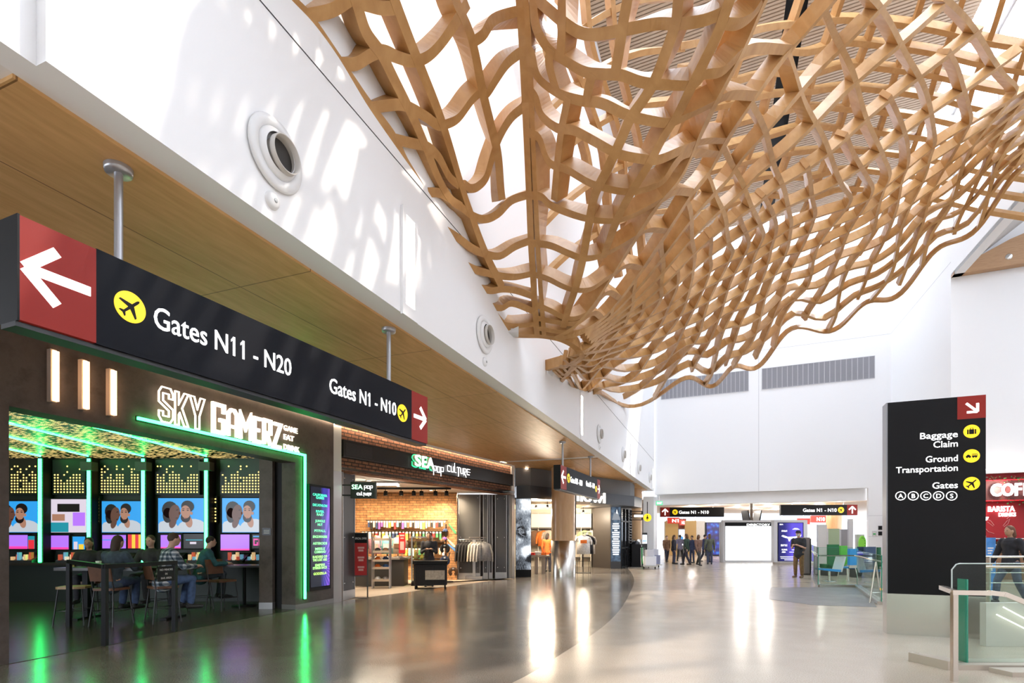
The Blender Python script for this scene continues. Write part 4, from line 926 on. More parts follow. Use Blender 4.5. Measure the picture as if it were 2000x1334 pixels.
tv('station_screen', 'small purple game screen under the leftmost television', 18, 54, 1045, 1072, lambda m, w, h: m.use(MAG).box(0, w, -.006, -.003, 0, .06), PUR, 'small game screens')
tv('station_screen', 'small screen with red figures left of the first green light bar', 55, 75, 1047, 1072, lambda m, w, h: (m.use(REDS).box(0.01, w*.6, -.006, -.003, 0, h*.7), m.use(HRB).box(w*.65, w, -.006, -.003, 0, h)), TEAL, 'small game screens')
tv('station_screen', 'small violet game screen under the arcade scene television', 93, 134, 1046, 1073, lambda m, w, h: m.use(MAG).box(0, w, -.006, -.003, 0, .05), PUR, 'small game screens')
tv('station_screen', 'small blue game screen right of the violet one, over the seated woman', 142, 166, 1048, 1073, lambda m, w, h: (m.use(WHS).box(w*.1, w*.4, -.006, -.003, 0, h*.6), m.use(YELS).box(w*.5, w*.9, -.006, -.003, 0, h*.4)), BLUE, 'small game screens')
tv('station_screen', 'small lilac game screen over the person in the padded vest', 200, 246, 1045, 1071, lambda m, w, h: m.use(BLUE).box(0, w, -.006, -.003, h*.6, h*.66), PUR, 'small game screens')
tv('station_screen', 'small screen with red and yellow upright stripes', 250, 276, 1044, 1071, lambda m, w, h: (m.use(YELS).box(w*.30, w*.55, -.006, -.003, 0, h), m.use(YELS).box(w*.8, w, -.006, -.003, 0, h)), REDS, 'small game screens')
tv('station_screen', 'small pink violet game screen just right of the third green light bar', 314, 353, 1045, 1071, lambda m, w, h: m.use(MAG).box(0, w, -.006, -.003, 0, .03), PUR, 'small game screens')
tv('station_screen', 'dark driving game screen left of the fourth green light bar', 359, 400, 1043, 1071, lambda m, w, h: (m.use(HRB).box(0, w, -.006, -.003, 0, h), m.use(TEAL).box(w*.1, w*.9, -.008, -.006, h*.55, h*.62), m.use(WHS).box(w*.3, w*.6, -.008, -.006, h*.3, h*.45)), TEAL, 'small game screens')
tv('station_screen', 'small violet game screen under the rightmost television', 431, 487, 1044, 1075, lambda m, w, h: m.use(MAG).box(0, w, -.006, -.003, 0, .04), PUR, 'small game screens')
tv('station_screen', 'small black screen with pink block letters beside the dark pier', 493, 520, 1044, 1071, lambda m, w, h: (m.use(MAG), [m.box(w*a, w*b_, -.006, -.003, h*c, h*d) for a, b_, c, d in ((.08, .16, .2, .7), (.16, .4, .2, .3), (.16, .4, .6, .7), (.32, .4, .3, .45), (.46, .54, .2, .7), (.54, .7, .2, .3), (.54, .7, .6, .7), (.7, .78, .2, .7))], m.use(BLUE).box(.02, w*.9, -.006, -.003, h*.82, h*.9)), HRB, 'small game screens')
for i, px in enumerate((79, 174, 280, 403)):
    t = thing('light_column', ['leftmost upright green light bar between the game screens', 'second upright green light bar from the left, behind the seated woman', 'third upright green light bar, over the plaid shirt', 'fourth upright green light bar, nearest the dark pier'][i], 'light strip', (PX(px, YB-.32), YB-.32, .93), 0, 'green light bars between the stations')
    m = MB(); m.box(-.030, .030, -.03, .0, 0, 2.40); m.build('tube', GREEN, t)
    m = MB(); m.box(-.06, .06, 0, .30, .0, 2.44); m.build('fin', BLACK, t)
    if i: 
        m = MB(); m.box(-.13, .13, -.1, .1, 2.12, 2.32); m.build('speaker_box', mat('speaker_grey', (.06, .06, .06), .5), t)
for i, (px, x1, y1) in enumerate(((403, -7.1, 8.4), (280, -8.25, 8.6), (172, -9.2, 9.0), (79, -10.3, 9.6))):
    m = MB(); a = Vector((PX(px, YB-.4), YB-.4, ZC-.012)); b_ = Vector((x1, y1, ZC-.012)); m.tube([a, b_], .016, 6)
    tag(m.build('ceiling_light_line', GREEN), ['thin green light line on the ceiling running from the fourth light bar', 'thin green light line on the ceiling running from the third light bar', 'thin green ceiling light line running from the second light bar', 'thin green ceiling light line running from the leftmost light bar'][i], 'light strip', 'green light lines on the ceiling')
# skyline panels of lit holes
SKYL = [3, 5, 5, 2, 6, 6, 4, 7, 7, 7, 3, 5]
for i, (a, b_) in enumerate(((20, 72), (104, 165), (196, 272), (305, 388), (432, 520))):
    t = thing('perforated_panel', ['leftmost dark panel of golden lit holes, cut by the pier', 'panel of golden lit holes over the arcade scene television', 'panel of golden lit holes between the second and third green bars', 'panel of golden lit holes between the third and fourth green bars', 'rightmost panel of golden lit holes, over the last television'][i], 'wall panel', (PX(a, yw), yw, PZ(964, yw)), 0, 'panels of lit holes over the screens')
    w = PX(b_, yw)-PX(a, yw); hh = PZ(908, yw)-PZ(964, yw); m = MB(); m.box(-.02, w+.02, .0, .099, -.02, hh+.12); m.build('panel', DKG, t); m = MB()
    nc = max(8, int(w/.068)); nr = int(hh/.062)
    for c in range(nc):
        top_ = SKYL[(c*5+i*3) % 12]
        for r_ in range(nr):
            if r_ > nr-1-top_ or (c+i) % 7 < 3 and r_ > 2 or R.random() < .2: m.disc_y((c+.5)*w/nc, hh-(r_+.5)*hh/nr, .020, .020, -.003, 0, 6)
    o = m.build('lit_holes', GOLD, t)
for i, px in enumerate((186, 288, 415)):
    m = MB(); m.use(GOLD)
    for c in range(2):
        for r_ in range(8):
            if R.random() < .8: m.disc_y(c*.07, r_*.075, .020, .020, -.003, 0, 6)
    m.use(DKG); m.box(-.04, .11, 0, .099, -.05, .6)
    tag(m.build('lit_hole_strip', None, None, (PX(px, yw), yw, PZ(1018, yw))), ['strip of golden lit holes right of the second green bar', 'strip of golden lit holes right of the third green bar', 'strip of golden lit holes right of the fourth green bar'][i], 'wall panel', 'strips of lit holes')
DW = mat('dark_wood_top', (.035, .026, .02), .3, var=.2); BRN = mat('brown_leather', (.14, .06, .03), .5, var=.2)
t = thing('gaming_counter', 'long dark counter under the small game screens', 'counter', (0, YB-.45, 0))
m = MB(); m.box(-13.9, -5.2, 0, .445, .86, .92); m.build('top', DW, t); m = MB(); m.box(-13.9, -5.2, .25, .41, 0, .86); m.build('front_panel', DKG, t)
CTRL = [mat('ctrl_%d' % i, c, .4, emit=e, ecol=c) for i, (c, e) in enumerate(((( .8, .5, .25), .5), ((.7, .1, .05), .3), ((.15, .4, .6), .4), ((.8, .75, .6), .5)))]
for i, px in enumerate((48, 140, 232, 335, 385, 462, 500)):
    w = .55 if i < 3 else .4
    t = thing('control_deck', ['lit control deck under the leftmost purple screen', 'lit control deck behind the seated woman', 'lit control deck behind the padded vest', 'lit control deck behind the plaid shirt', 'lit control deck under the dark driving game', 'lit control deck with red boxes under the rightmost violet screen', 'lit control deck next to the dark pier'][i], 'game console', (PX(px, YB-.3), YB-.42, .92), 0, 'control decks on the counter')
    m = MB(); m.hexa([(-w/2, 0, 0), (w/2, 0, 0), (w/2, .38, 0), (-w/2, .38, 0), (-w/2, 0, .05), (w/2, 0, .05), (w/2, .38, .22), (-w/2, .38, .22)]); m.build('case', DARKMET, t)
    for j in range(6): m = MB(); m.use(CTRL[(i+j) % 4]); x = -w/2+.06+j*(w-.1)/6; m.box(x, x+.05, -.004+.06*(j % 2), .07+.06*(j % 2), .06, .14+.05*((i+j) % 3)); m.build('button_block', None, t)
# black bar rail with a corner
q1, q2, q3 = FL(135, 1225), FL(205, 1262), FL(341, 1233)
t = thing('bar_rail', 'black square metal rail on three posts at the open front of the gaming bar', 'railing', (q2.x, q2.y, 0))
def rel(p, z): return Vector((p.x-q2.x, p.y-q2.y, z))
for p in (q1, q2, q3): m = MB(); v = rel(p, 0); m.box(v.x-.03, v.x+.03, v.y-.03, v.y+.03, .006, 1.07); m.build('post', BLACK, t)
m = MB()
for p, q in ((q1, q2), (q2, q3)):
    a, b_ = rel(p, 1.07), rel(q, 1.07); dd = (b_-a).normalized(); n = Vector((-dd.y, dd.x, 0))*.03; u = Vector((0, 0, .06)); a -= dd*.03; b_ += dd*.03
    m.hexa([a-n, b_-n, b_+n, a+n, a-n+u, b_-n+u, b_+n+u, a+n+u])
m.build('top_rail', BLACK, t)
dS3 = (q3-q2).normalized(); xs = .25
m = MB(); pp = rel(q3, 0)-dS3*.06; sgn = thing('rail_notice', 'small black notice with white lines on the right end of the bar rail', 'notice', (q3.x, q3.y, .72), math.atan2(dS3.y, dS3.x))
m = MB(); m.box(-.36, -.04, -.035, -.028, .1, .33); m.build('plate', BLACK, sgn)
for i_, (w_, zz) in enumerate((('NO MINORS', .265), ('IN', .20), ('BAR AREA', .135))):
    m = MB(); text_into(m, w_, -.20, zz, .045, -.037, depth=.003, align='CENTER'); m.build('lettering', mat('notice_white', (.7, .7, .7), .6), sgn)
# high table and seats
t = thing('bar_table', 'dark high table in front of the seated group', 'table', (-7.1, 10.0, .006))
m = MB(); m.rbox(-1.15, 1.1, -.36, .36, .90, .95, .03); m.build('tabletop', DW, t)
for sx in (-1, 1): m = MB(); m.box(sx*.8-.05, sx*.8+.05, -.06, .06, .03, .90); m.build('leg', BLACK, t); m = MB(); m.box(sx*.8-.06, sx*.8+.06, -.3, .3, 0, .03); m.build('foot_plate', BLACK, t)
def bar_chair(label, loc, rz, sh=.64, back=True, seatm=None, group='seats of the gaming bar'):
    t = thing('bar_chair', label, 'chair', loc, rz, group)
    m = MB(); m.rbox(-.21, .21, -.2, .2, sh-.04, sh, .05); m.build('seat', seatm or BRN, t)
    for sx in (-1, 1):
        for sy in (-1, 1): m = MB(); m.tube([(sx*.17, sy*.16, sh-.03), (sx*.22, sy*.22, 0)], .012, 6); m.build('leg', DARKMET, t)
    if back:
        m = MB(); m.hexa([(-.20, .19, sh+.12), (.20, .19, sh+.12), (.20, .215, sh+.12), (-.20, .215, sh+.12), (-.20, .25, sh+.42), (.20, .25, sh+.42), (.20, .275, sh+.42), (-.20, .275, sh+.42)]); m.build('backrest', seatm or BRN, t)
        for sx in (-1, 1): m = MB(); m.tube([(sx*.19, .17, sh-.03), (sx*.19, .21, sh+.2), (sx*.19, .26, sh+.4)], .011, 6); m.build('back_post', DARKMET, t)
    m = MB(); m.tube([(-.2, -.19, .25), (.2, -.19, .25), (.2, .19, .25), (-.2, .19, .25)], .009, 6, True); m.build('foot_ring', DARKMET, t)
    return t
LS_ = mat('pale_wood_seat', (.50, .33, .18), .45, var=.15)
bar_chair('bar stool with a pale wooden seat by the rail corner', (-7.55, 9.28, .006), .3, .66, False, LS_)
bar_chair('chair under the person in the dark padded vest', (-6.85, 9.2, .006), math.pi-.1, .64)
bar_chair('chair under the person in the plaid shirt', (-6.2, 9.55, .006), 2.45, .64)
bar_chair('chair under the woman with long dark hair', (-8.3, 10.6, .006), .25, .64)
bar_chair('chair under the person at the far side of the table', (-7.2, 10.75, .006), .05, .64)
bar_chair('brown empty chair right of the person in the teal hoodie', (-6.0, 11.15, .006), 1.2, .62)
bar_chair('chair under the person in the teal hoodie', (-6.55, 11.3, .006), 2.2, .62)
t = thing('bar_table', 'dark table beside the dark pier, in front of the rightmost screens', 'table', (-5.85, 11.75, .006))
m = MB(); m.rbox(-.55, .55, -.33, .33, .86, .90, .03); m.build('tabletop', DW, t); m = MB(); m.tube([(0, 0, .02), (0, 0, .86)], .035, 10); m.lathe([(0, .0), (.25, .0), (.25, .02), (.0, .03)], 20); m.build('pedestal', BLACK, t)
dh = (.02, .012, .01)
person('seated woman with long dark hair at the left end of the high table', (-8.3, 10.6, .006), .35, 'sit', 1.62, 'tan', dh, .22, (.02, .02, .022), (.03, .03, .04), seat=.66, lean=.05, group='people sitting in the gaming bar')
person('person in a dark padded vest sitting with the back to the walkway', (-6.85, 9.2, .006), math.pi-.1, 'sit', 1.68, 'light', (.05, .03, .02), .12, (.05, .075, .10), (.05, .08, .16), seat=.66, lean=.06, group='people sitting in the gaming bar')
person('person facing the walkway across the high table', (-7.2, 10.75, .006), .05, 'sit', 1.7, 'light', (.06, .035, .02), 0, (.03, .03, .03), (.03, .03, .03), seat=.66, group='people sitting in the gaming bar')
person('man in a plaid shirt and jeans sitting sideways at the high table', (-6.2, 9.55, .006), 2.45, 'sit', 1.78, 'light', (.06, .035, .02), 0, (.2, .2, .2), (.06, .10, .20), seat=.66, lean=.08, plaid=True, group='people sitting in the gaming bar')
person('person in a teal hoodie sitting behind the plaid shirt', (-6.55, 11.3, .006), 2.2, 'sit', 1.7, 'light', dh, 0, (.03, .11, .13), (.03, .04, .05), seat=.64, lean=.1, group='people sitting in the gaming bar')
m = MB(); m.use(mat('cup_white', (.8, .8, .78), .4)); m.lathe([(0, 0), (.035, 0), (.045, .12), (.04, .12), (.032, .01)], 16)
tag(m.build('paper_cup', None, None, (-7.5, 9.75, .956)), 'white paper cup standing on the high table', 'cup')
m = MB(); m.use(DARKMET); m.box(-.09, .09, -.01, .0, 0, .15); m.use(_M['notice_white']); [m.box(-.06, .06, -.012, -.01, z, z+.012) for z in (.035, .065, .095)]
o = tag(m.build('notice_plate', None, None, (PX(519, 11.2), FL(532, 1190).y-.002, 1.55)), 'small dark notice plate on the pier beside the rightmost screens', 'notice')
m = MB(); m.use(KICK); m.box(-13.9, -5.0, YB-.03, YB, 0, .14); struct('baseboard_gaming', m)
# ---------------------------------------------------------------- the souvenir shop in brick
OP = Vector((-4.05, 12.70, 0)); dP = Vector((.49, .872, 0)).normalized(); aP = math.atan2(dP.y, dP.x)
QX = lambda px: onplane(OP, dP, px)[0]
QZ = lambda px, py: onplane(OP, dP, px, py)[1]
LP = QX(997); YS = 19.0; ZS = 3.10
BRK = brick('old_brick', (.36, .16, .085), (.22, .10, .062), (.035, .028, .024), .23, .085, gap=.012)
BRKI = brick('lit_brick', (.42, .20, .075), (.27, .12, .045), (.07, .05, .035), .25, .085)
GREYP = mat('panel_grey', (.085, .082, .082), .35, .4); ALU = mat('aluminium', (.48, .47, .46), .32, .85)
m = MB(); m.box(-.02, LP, 0, .35, 3.08, 4.19); struct('wall_front_souvenir', m, BRK, None, OP, aP)
m = MB(); m.use(ALU); m.box(-.30, -.02, -.06, .3, 0, 3.05); m.use(WHITE2); m.box(-.30, -.02, -.05, .3, 3.05, 4.18); struct('pillar_1', m, None, None, OP, aP)
m = MB(); m.use(ALU); m.box(LP, LP+.22, -.06, .3, 0, 3.08); m.use(WHITE2); m.box(LP, LP+.2, -.05, .3, 3.08, 4.18); struct('pillar_2', m, None, None, OP, aP)
m = MB(); m.use(WHITE2); q = OP+dP*.3; 
pl = [tuple((OP+dP*.0).to_2d()), tuple((OP+dP*LP).to_2d()), (.1, YS+.3), (-9, YS+.3), (-9, 13.2), (-5.2, 13.0)]
m.prism_z(pl, ZS, ZS+.08); struct('ceiling_souvenir', m, mat('shop_ceiling', (.75, .70, .64), .7))
m = MB(); m.prism_z([(x, y) for x, y in pl], -.01, .005); struct('floor_souvenir', m, concrete('shop_floor', (.36, .29, .22), (.43, .35, .27), 1.2))
m = MB(); m.box(-9, -1.95, 0, .15, 0, ZS); struct('wall_back_souvenir', m, BRKI, None, (0, YS, 0))
m = MB(); m.use(mat('warm_wall', (.5, .4, .3), .7)); m.box(-9.1, -9, 13, YS, 0, ZS); m.box(-9, -5.4, 13.0, 13.12, 0, ZS); struct('wall_left_souvenir', m)
# cove light along the soffit
m = MB(); m.use(mat('cove_lamp', (1, .9, .75), .4, emit=16, ecol=(1, .80, .58))); m.box(-.25, LP-.05, -.075, -.045, 4.135, 4.165); m.use(WHITE2); m.box(-.25, LP-.05, -.09, -.08, 4.11, 4.175)
tag(m.build('cove_light', None, None, OP, aP), 'bright warm light line where the brick front meets the timber ceiling', 'light strip')
m = MB(); m.use(_M['cove_lamp']); m.box(SX(300), LSK, -.06, -.04, 4.135, 4.16); m.use(BLACK); m.box(SX(300), LSK, -.075, -.065, 4.11, 4.17)
tag(m.build('cove_light', None, None, OS, aS), 'warm light line along the top of the dark concrete front of the gaming bar', 'light strip')
# sign band
t = thing('sign_band', 'long black band with SEA POP CULTURE letters across the brick front', 'sign', OP+Vector((0, 0, 3.42)), aP)
m = MB(); m.use(mat('band_black', (.012, .012, .013), .35)); m.box(.01, LP+.03, -.09, 0, 0, .39); m.use(GREYP); m.box(-.0, LP+.03, -.10, 0, -.015, 0); m.box(0, LP+.03, -.10, 0, .39, .40); m.build('band', None, t)
m = MB()
for k in range(14): m.box(.08, .95, -.094, -.09, .05+k*.021, .056+k*.021)
m.build('louvre_blades', GREYP, t)
SEAG = mat('sea_letter', (1, 1, 1), .4, emit=2.2, ecol=(.82, 1, .88)); SIDE = mat('letter_side', (.55, .55, .5), .4); NEON = mat('white_neon', (1, 1, 1), .4, emit=4, ecol=(1, .97, .95)); GHALO = mat('green_halo', (.1, 1, .4), .4, emit=2.5, ecol=(.02, .8, .22))
za, zb = QZ(816, 914)-3.42, QZ(816, 892)-3.42
for ch, a, b_ in (('S', 799.5, 812), ('E', 814, 823), ('A', 822.5, 838)):
    m = MB(); m.use(SEAG); text_into(m, ch, QX(a), QZ((a+b_)/2, {'S': 911, 'E': 913.5, 'A': 916}[ch])-3.42, .44, -.20, fit=QX(b_)-QX(a), bold=.02, depth=.012)
    m.use(SIDE); text_into(m, ch, QX(a), QZ((a+b_)/2, {'S': 911, 'E': 913.5, 'A': 916}[ch])-3.42, .44, -.145, fit=QX(b_)-QX(a), bold=.02, depth=.09)
    m.use(GHALO); text_into(m, ch, QX(a)-.02, QZ((a+b_)/2, {'S': 911, 'E': 913.5, 'A': 916}[ch])-3.43, .46, -.098, fit=QX(b_)-QX(a)+.04, bold=.05, depth=.004)
    m.build('raised_letter', None, t)
PC = {'P': [(0, -2.5), (0, 4), (3, 4), (3, 1), (.5, 1)], 'O': [(0, 0), (0, 4), (3, 4), (3, 0), (0, 0)], 'C': [(3.2, 3.4), (2.4, 4), (.6, 4), (0, 3.2), (0, .8), (.6, 0), (3, 0)], 'U': [(0, 4), (0, .6), (.6, 0), (3, 0), (3, 4)],
      'L': [(0, 6.5), (0, 0), (2, 0)], 'T': [(0, 4), (3, 4), (1.5, 4), (1.5, -2.5)], 'R': [(0, -1), (0, 4), (2.6, 4), (2.6, 1.6), (.4, 1.6), (2.9, -2.2)], 'E': [(3.6, 4), (.4, 4), (0, 3.5), (0, 2), (4.2, 2), (0, 2), (0, .4), (.5, 0), (3, 0)]}
def neon_word(par, wd, x0, z0, u, gap=.30, y=-.13, r=.011, mt=None, xf_=None):
    x = x0
    for ch in wd:
        pts = PC[ch]; m = MB(); m.tube([(x+p[0]*u, y, z0+p[1]*u+(xf_(x) if xf_ else 0)) for p in pts], r, 6); m.build('neon_letter', mt or NEON, par); x += (max(p[0] for p in pts)+1.25)*u
    return x
wpop = QX(862)-QX(839.5); u = wpop/13.5
neon_word(t, 'POP', QX(840), QZ(850, 923)-3.42, u)
u2 = (QX(918)-QX(867))/33
neon_word(t, 'CULTURE', QX(867), QZ(890, 924.5)-3.42, u2)
# blade sign
p = P(710, 957, 12.8); t = thing('blade_sign', 'small projecting sign box reading SEA POP CULTURE beside the grey entrance panel', 'sign', (p.x, p.y, p.z-.2), .12)
m = MB(); m.box(-.30, .26, 0, .1, 0, .39); m.box(-.50, -.30, .03, .07, .06, .09); m.box(-.50, -.30, .03, .07, .30, .33); m.build('box', mat('blade_black', (.012, .018, .014), .5), t)
m = MB(); m.box(.26, .30, -.01, .11, -.01, .40); m.build('edge', GREYP, t)
m = MB(); text_into(m, 'SEA', -.27, .22, .15, -.006, fit=.25, bold=.012, depth=.008); m.build('lettering', GHALO, t); m = MB(); text_into(m, 'SEA', -.27, .22, .15, -.012, fit=.25, bold=-.003, depth=.006); m.build('lettering', SEAG, t)
neon_word(t, 'POP', .02, .235, .0165, y=-.012, r=.0055); neon_word(t, 'CULTURE', -.15, .08, .0118, y=-.012, r=.0055)
# folded grey panels at both sides
def panel(label, p0, p1, z1=3.06, bolts=True):
    d = Vector((p1.x-p0.x, p1.y-p0.y, 0)); L = d.length; t = thing('closure_panel', label, 'door panel', (p0.x, p0.y, .005), math.atan2(d.y, d.x), 'folded grey closure panels of the souvenir shop')
    m = MB(); m.box(.02, L-.02, 0, .05, .22, z1-.02); m.build('leaf', GREYP, t)
    m = MB(); m.use(ALU); m.box(0, .02, -.01, .06, 0, z1); m.box(L-.02, L, -.01, .06, 0, z1); m.box(.02, L-.02, -.01, .06, 0, .22); m.build('frame', None, t)
    if bolts:
        for x in (.09, L-.09):
            for z in (.4, 1.5, z1-.14): m = MB(); m.lathe([(.0, -.014), (.016, -.012), (.02, 0)], 10, (x, 0, z), 'y'); m.build('bolt', CHROME, t)
panel('tall grey closure panel between the green neon pier and the souvenir shop entrance', Vector((-4.03, 12.78, 0)), FL(693, 1168))
pr = lambda px, Y: Vector((PX(px, Y), Y, 0))
panel('wide grey closure panel behind the clothes rail', pr(895, 19.35), pr(938, 19.35)); panel('narrow grey closure panel in the middle of the right stack', pr(943.5, 19.5), pr(953, 19.5)); panel('narrow grey closure panel next to the last one', pr(955, 19.6), pr(962, 19.6), bolts=False); panel('grey closure panel at the right end beside the wolf picture', pr(967, 19.75), pr(990, 19.75))
m = MB(); m.box(PX(893, 19.9), PX(1003, 19.9), 19.95, 20.0, 0, ZS); struct('wall_right_souvenir', m, mat('pocket_grey', (.12, .11, .11), .6))
# ceiling lamps
LAMPW = mat('downlight_lit', (1, 1, 1), .4, emit=30, ecol=(1, .87, .68))
for i, (px, py) in enumerate(((720, 938), (778, 949), (842, 957), (868, 959), (750, 944), (893, 962))):
    q = P(px, py, 1); Y = (ZS-CZ)*F/(HY-py)
    t = thing('downlight', 'round recessed ceiling lamp of the souvenir shop, number %s from the left along the entrance' % ('one', 'three', 'four', 'five', 'two', 'six')[i], 'ceiling lamp', (PX(px, Y), Y, ZS-.02), 0, 'ceiling lamps of the souvenir shop')
    m = MB(); m.lathe([(.06, .02), (.085, .02), (.085, 0), (.06, 0), (.055, .012)], 20); m.build('ring', WHITE2, t); m = MB(); m.lathe([(0, .008), (.06, .008)], 20); m.v = m.v; m.build('lamp', LAMPW if i < 3 else mat('downlight_dim', (1, 1, 1), .4, emit=4, ecol=(1, .87, .7)), t)
    la = bpy.data.lights.new('spot', 'SPOT'); lo = bpy.data.objects.new('downlight_beam', la); COL.objects.link(lo); lo.parent = t; lo.location = (0, 0, -.03); la.energy = 200; la.color = (1, .82, .6); la.spot_size = 2.3; la.spot_blend = .7; la.shadow_soft_size = .08
t = thing('track_light', 'black track with spotlights running across in front of the lit brick wall', 'track lights', (-3.7, 17.2, ZS))
m = MB(); m.box(-1.9, 1.75, -.03, .03, -.06, 0); m.build('track', BLACK, t)
for i, x in enumerate((-1.65, -1.3, -.75, -.35, .15, .55, .8, 1.25, 1.6)):
    m = MB(); m.tube([(x, 0, -.06), (x, 0, -.12)], .012, 6); m.lathe([(.0, .0), (.06, 0), (.07, -.14), (.055, -.14), (.05, -.1)], 14, (x, .03, -.11)); m.build('spot_head', BLACK, t)
    m = MB(); m.lathe([(0, -.12), (.05, -.12)], 12, (x, .03, -.11)); m.build('lens', LAMPW, t)
    la = bpy.data.lights.new('spot', 'SPOT'); lo = bpy.data.objects.new('spot_beam', la); COL.objects.link(lo); lo.parent = t; lo.location = (x, .05, -.27); lo.rotation_euler = (math.radians(52), 0, 0); la.energy = 140; la.color = (1, .78, .5); la.spot_size = 1.7; la.spot_blend = .8; la.shadow_soft_size = .05
t = thing('linear_lamp', 'long twin tube lamp on the ceiling near the blade sign', 'ceiling lamp', (-4.35, 15.2, ZS-.10), .05)
for y in (0, .22): m = MB(); m.box(-.1, 1.1, y, y+.05, 0, .04); m.build('tube', LAMPW, t)
m = MB(); m.box(-.12, 1.12, -.03, .3, .04, .10); m.build('housing', WHITE2, t)
# ---- goods
def C(h): return rgb(h)[:3]
CLOTHS = {k: mat('fabric_'+k, c, .9, var=.18, scale=20) for k, c in dict(black=(.016, .015, .017), grey=(.33, .32, .32), heather=(.45, .43, .42), beige=(.42, .36, .29), pink=(.55, .28, .33), teal=(.16, .38, .38), cream=(.50, .43, .34), white=(.72, .71, .69), red=(.50, .03, .03), orange=(.75, .18, .03), navy=(.03, .05, .12), green=(.06, .22, .10), yellow=(.75, .50, .06), olive=(.30, .34, .18), purple=(.22, .08, .32), brown=(.17, .09, .05), blue=(.08, .2, .45)).items()}
def shirt_mb(sl=.55, w=.24, h=.62, th=.07, sr=1):
    """a garment hanging on a hanger: x across, z down from the collar at 0"""
    m = MB(); pr = [(.07, 0), (w*.85, -.06), (w, -.12), (w*.93, -.3), (w*.95, -h)]
    out = [(-x, z) for x, z in reversed(pr)]+pr
    n = len(out); vs = []
    for k, (x, z) in enumerate(out):
        d = th*(.5 if z > -.05 else 1); vs += [(x, -d+.012*math.sin(9*x+5*z), z), (x, d+.012*math.sin(7*x), z)]
    m.add(vs, [(2*i, 2*i+2, 2*i+3, 2*i+1) for i in range(n-1)]+[(2*(n-1), 0, 1, 2*(n-1)+1)]+[tuple(2*i for i in range(n-1, -1, -1)), tuple(2*i+1 for i in range(n))], True)
    for s in (-1, 1):
        m.tube([(s*w*.86, 0, -.10), (s*(w+.05), 0, -.10-sl*.5), (s*(w+.06), .02, -.10-sl)], [.075*sr, .062*sr, .048*sr], 10)
    return m
def hanger(par):
    m = MB(); m.tube([(0, 0, .10), (.025, 0, .085), (.02, 0, .06), (0, 0, .045), (0, 0, .015), (-.19, 0, -.065), (.19, 0, -.065), (0, 0, .015)], .005, 6); m.build('hanger', ALU, par)
def hanging(name, label, mt, loc, rz, grp, **kw):
    t = thing(name, label, 'sweatshirt' if name == 'sweatshirt' else 't-shirt', loc, rz, grp); shirt_mb(**kw).build('garment', mt, t, fixn=True); hanger(t)
    m = MB(); m.tube([(.075*math.cos(a), .05*math.sin(a), .008+.0*a) for a in [2*math.pi*k/14 for k in range(14)]], .013, 6, True); m.build('collar', mt, t); return t
# clothes rail with sweatshirts
rb = FL(926, 1132); t = thing('clothes_rail', 'steel T-shaped clothes rail with a flat foot at the shop entrance', 'clothes rail', (rb.x, rb.y, .005), .0)
m = MB(); m.box(-.30, .30, -.28, .28, 0, .13); m.build('foot', STEEL, t); m = MB(); m.box(-.05, .05, -.03, .03, .13, 1.42); m.build('upright', ALU, t)
m = MB(); m.tube([(-.55, 0, 1.42), (.35, 0, 1.42)], .018, 8); m.build('bar', CHROME, t); m = MB(); m.tube([(-.15, -.25, 1.5), (.45, -.25, 1.5)], .014, 8); m.tube([(-.15, -.25, 1.5), (-.15, 0, 1.42)], .012, 6); m.build('front_bar', CHROME, t)
for i in range(9):
    k = ('black', 'black', 'black', 'black', 'beige', 'heather', 'heather', 'grey', 'grey')[i]
    lab = ['leftmost black sweatshirt on the clothes rail', 'second black sweatshirt from the left on the clothes rail', 'third black sweatshirt on the clothes rail', 'black sweatshirt touching the pale ones on the clothes rail', 'beige sweatshirt in the middle of the clothes rail', 'pale heather sweatshirt right of the beige one on the rail', 'second pale heather sweatshirt on the rail', 'light grey sweatshirt, second from the right on the rail', 'rightmost light grey sweatshirt facing the walkway on the rail'][i]
    hanging('sweatshirt', lab, CLOTHS[k], (rb.x-.50+i*.108, rb.y-(.0 if i < 6 else .12), 1.33), 1.15 if i < 8 else .35, 'sweatshirts on the clothes rail', sl=.58, w=.26, h=.66, th=.03, sr=.6)
# tall narrow shelf with caps
sb = FL(744, 1150); t = thing('cap_tower', 'tall narrow metal shelf tower of caps just inside the entrance', 'shelf', (sb.x, sb.y, .005), .12); hs = 1.52; ws = .25
for sx in (-1, 1):
    for y in (0, .34): m = MB(); m.box(sx*ws-.02, sx*ws+.02, y-.015, y+.015, 0, hs); m.build('post', ALU, t)
zs = (.22, .58, .80, 1.06, 1.42)
for z in zs: m = MB(); m.hexa([(-ws, 0, z), (ws, 0, z), (ws, .36, z+.03), (-ws, .36, z+.03), (-ws, 0, z+.02), (ws, 0, z+.02), (ws, .36, z+.05), (-ws, .36, z+.05)]); m.box(-ws, ws, -.012, 0, z-.01, z+.055); m.build('shelf', mat('pale_shelf', (.55, .45, .34), .5), t)
def cap(label, mt, loc, rz, grp, brim=None):
    t = thing('cap', label, 'cap', loc, rz, grp); m = MB(); m.lathe([(.0, .105), (.04, .10), (.078, .066), (.088, .02), (.088, 0), (.075, 0)], 16); m.build('crown', mt, t)
    m = MB(); pts = [(.085*math.cos(a), -.03-.10*math.sin(a)) for a in [math.pi*k/12 for k in range(13)]]; m.prism_z(pts, .0, .012); m.build('brim', brim or mt, t); return t
M0 = Matrix.Translation((sb.x, sb.y, .005)) @ Matrix.Rotation(.12, 4, 'Z')
NMZ = ('bottom', 'second lowest', 'middle', 'second highest', 'top'); CC = [('white', 'grey'), ('orange', 'blue'), ('orange', 'navy'), ('black', 'brown'), ('pink', 'white')]
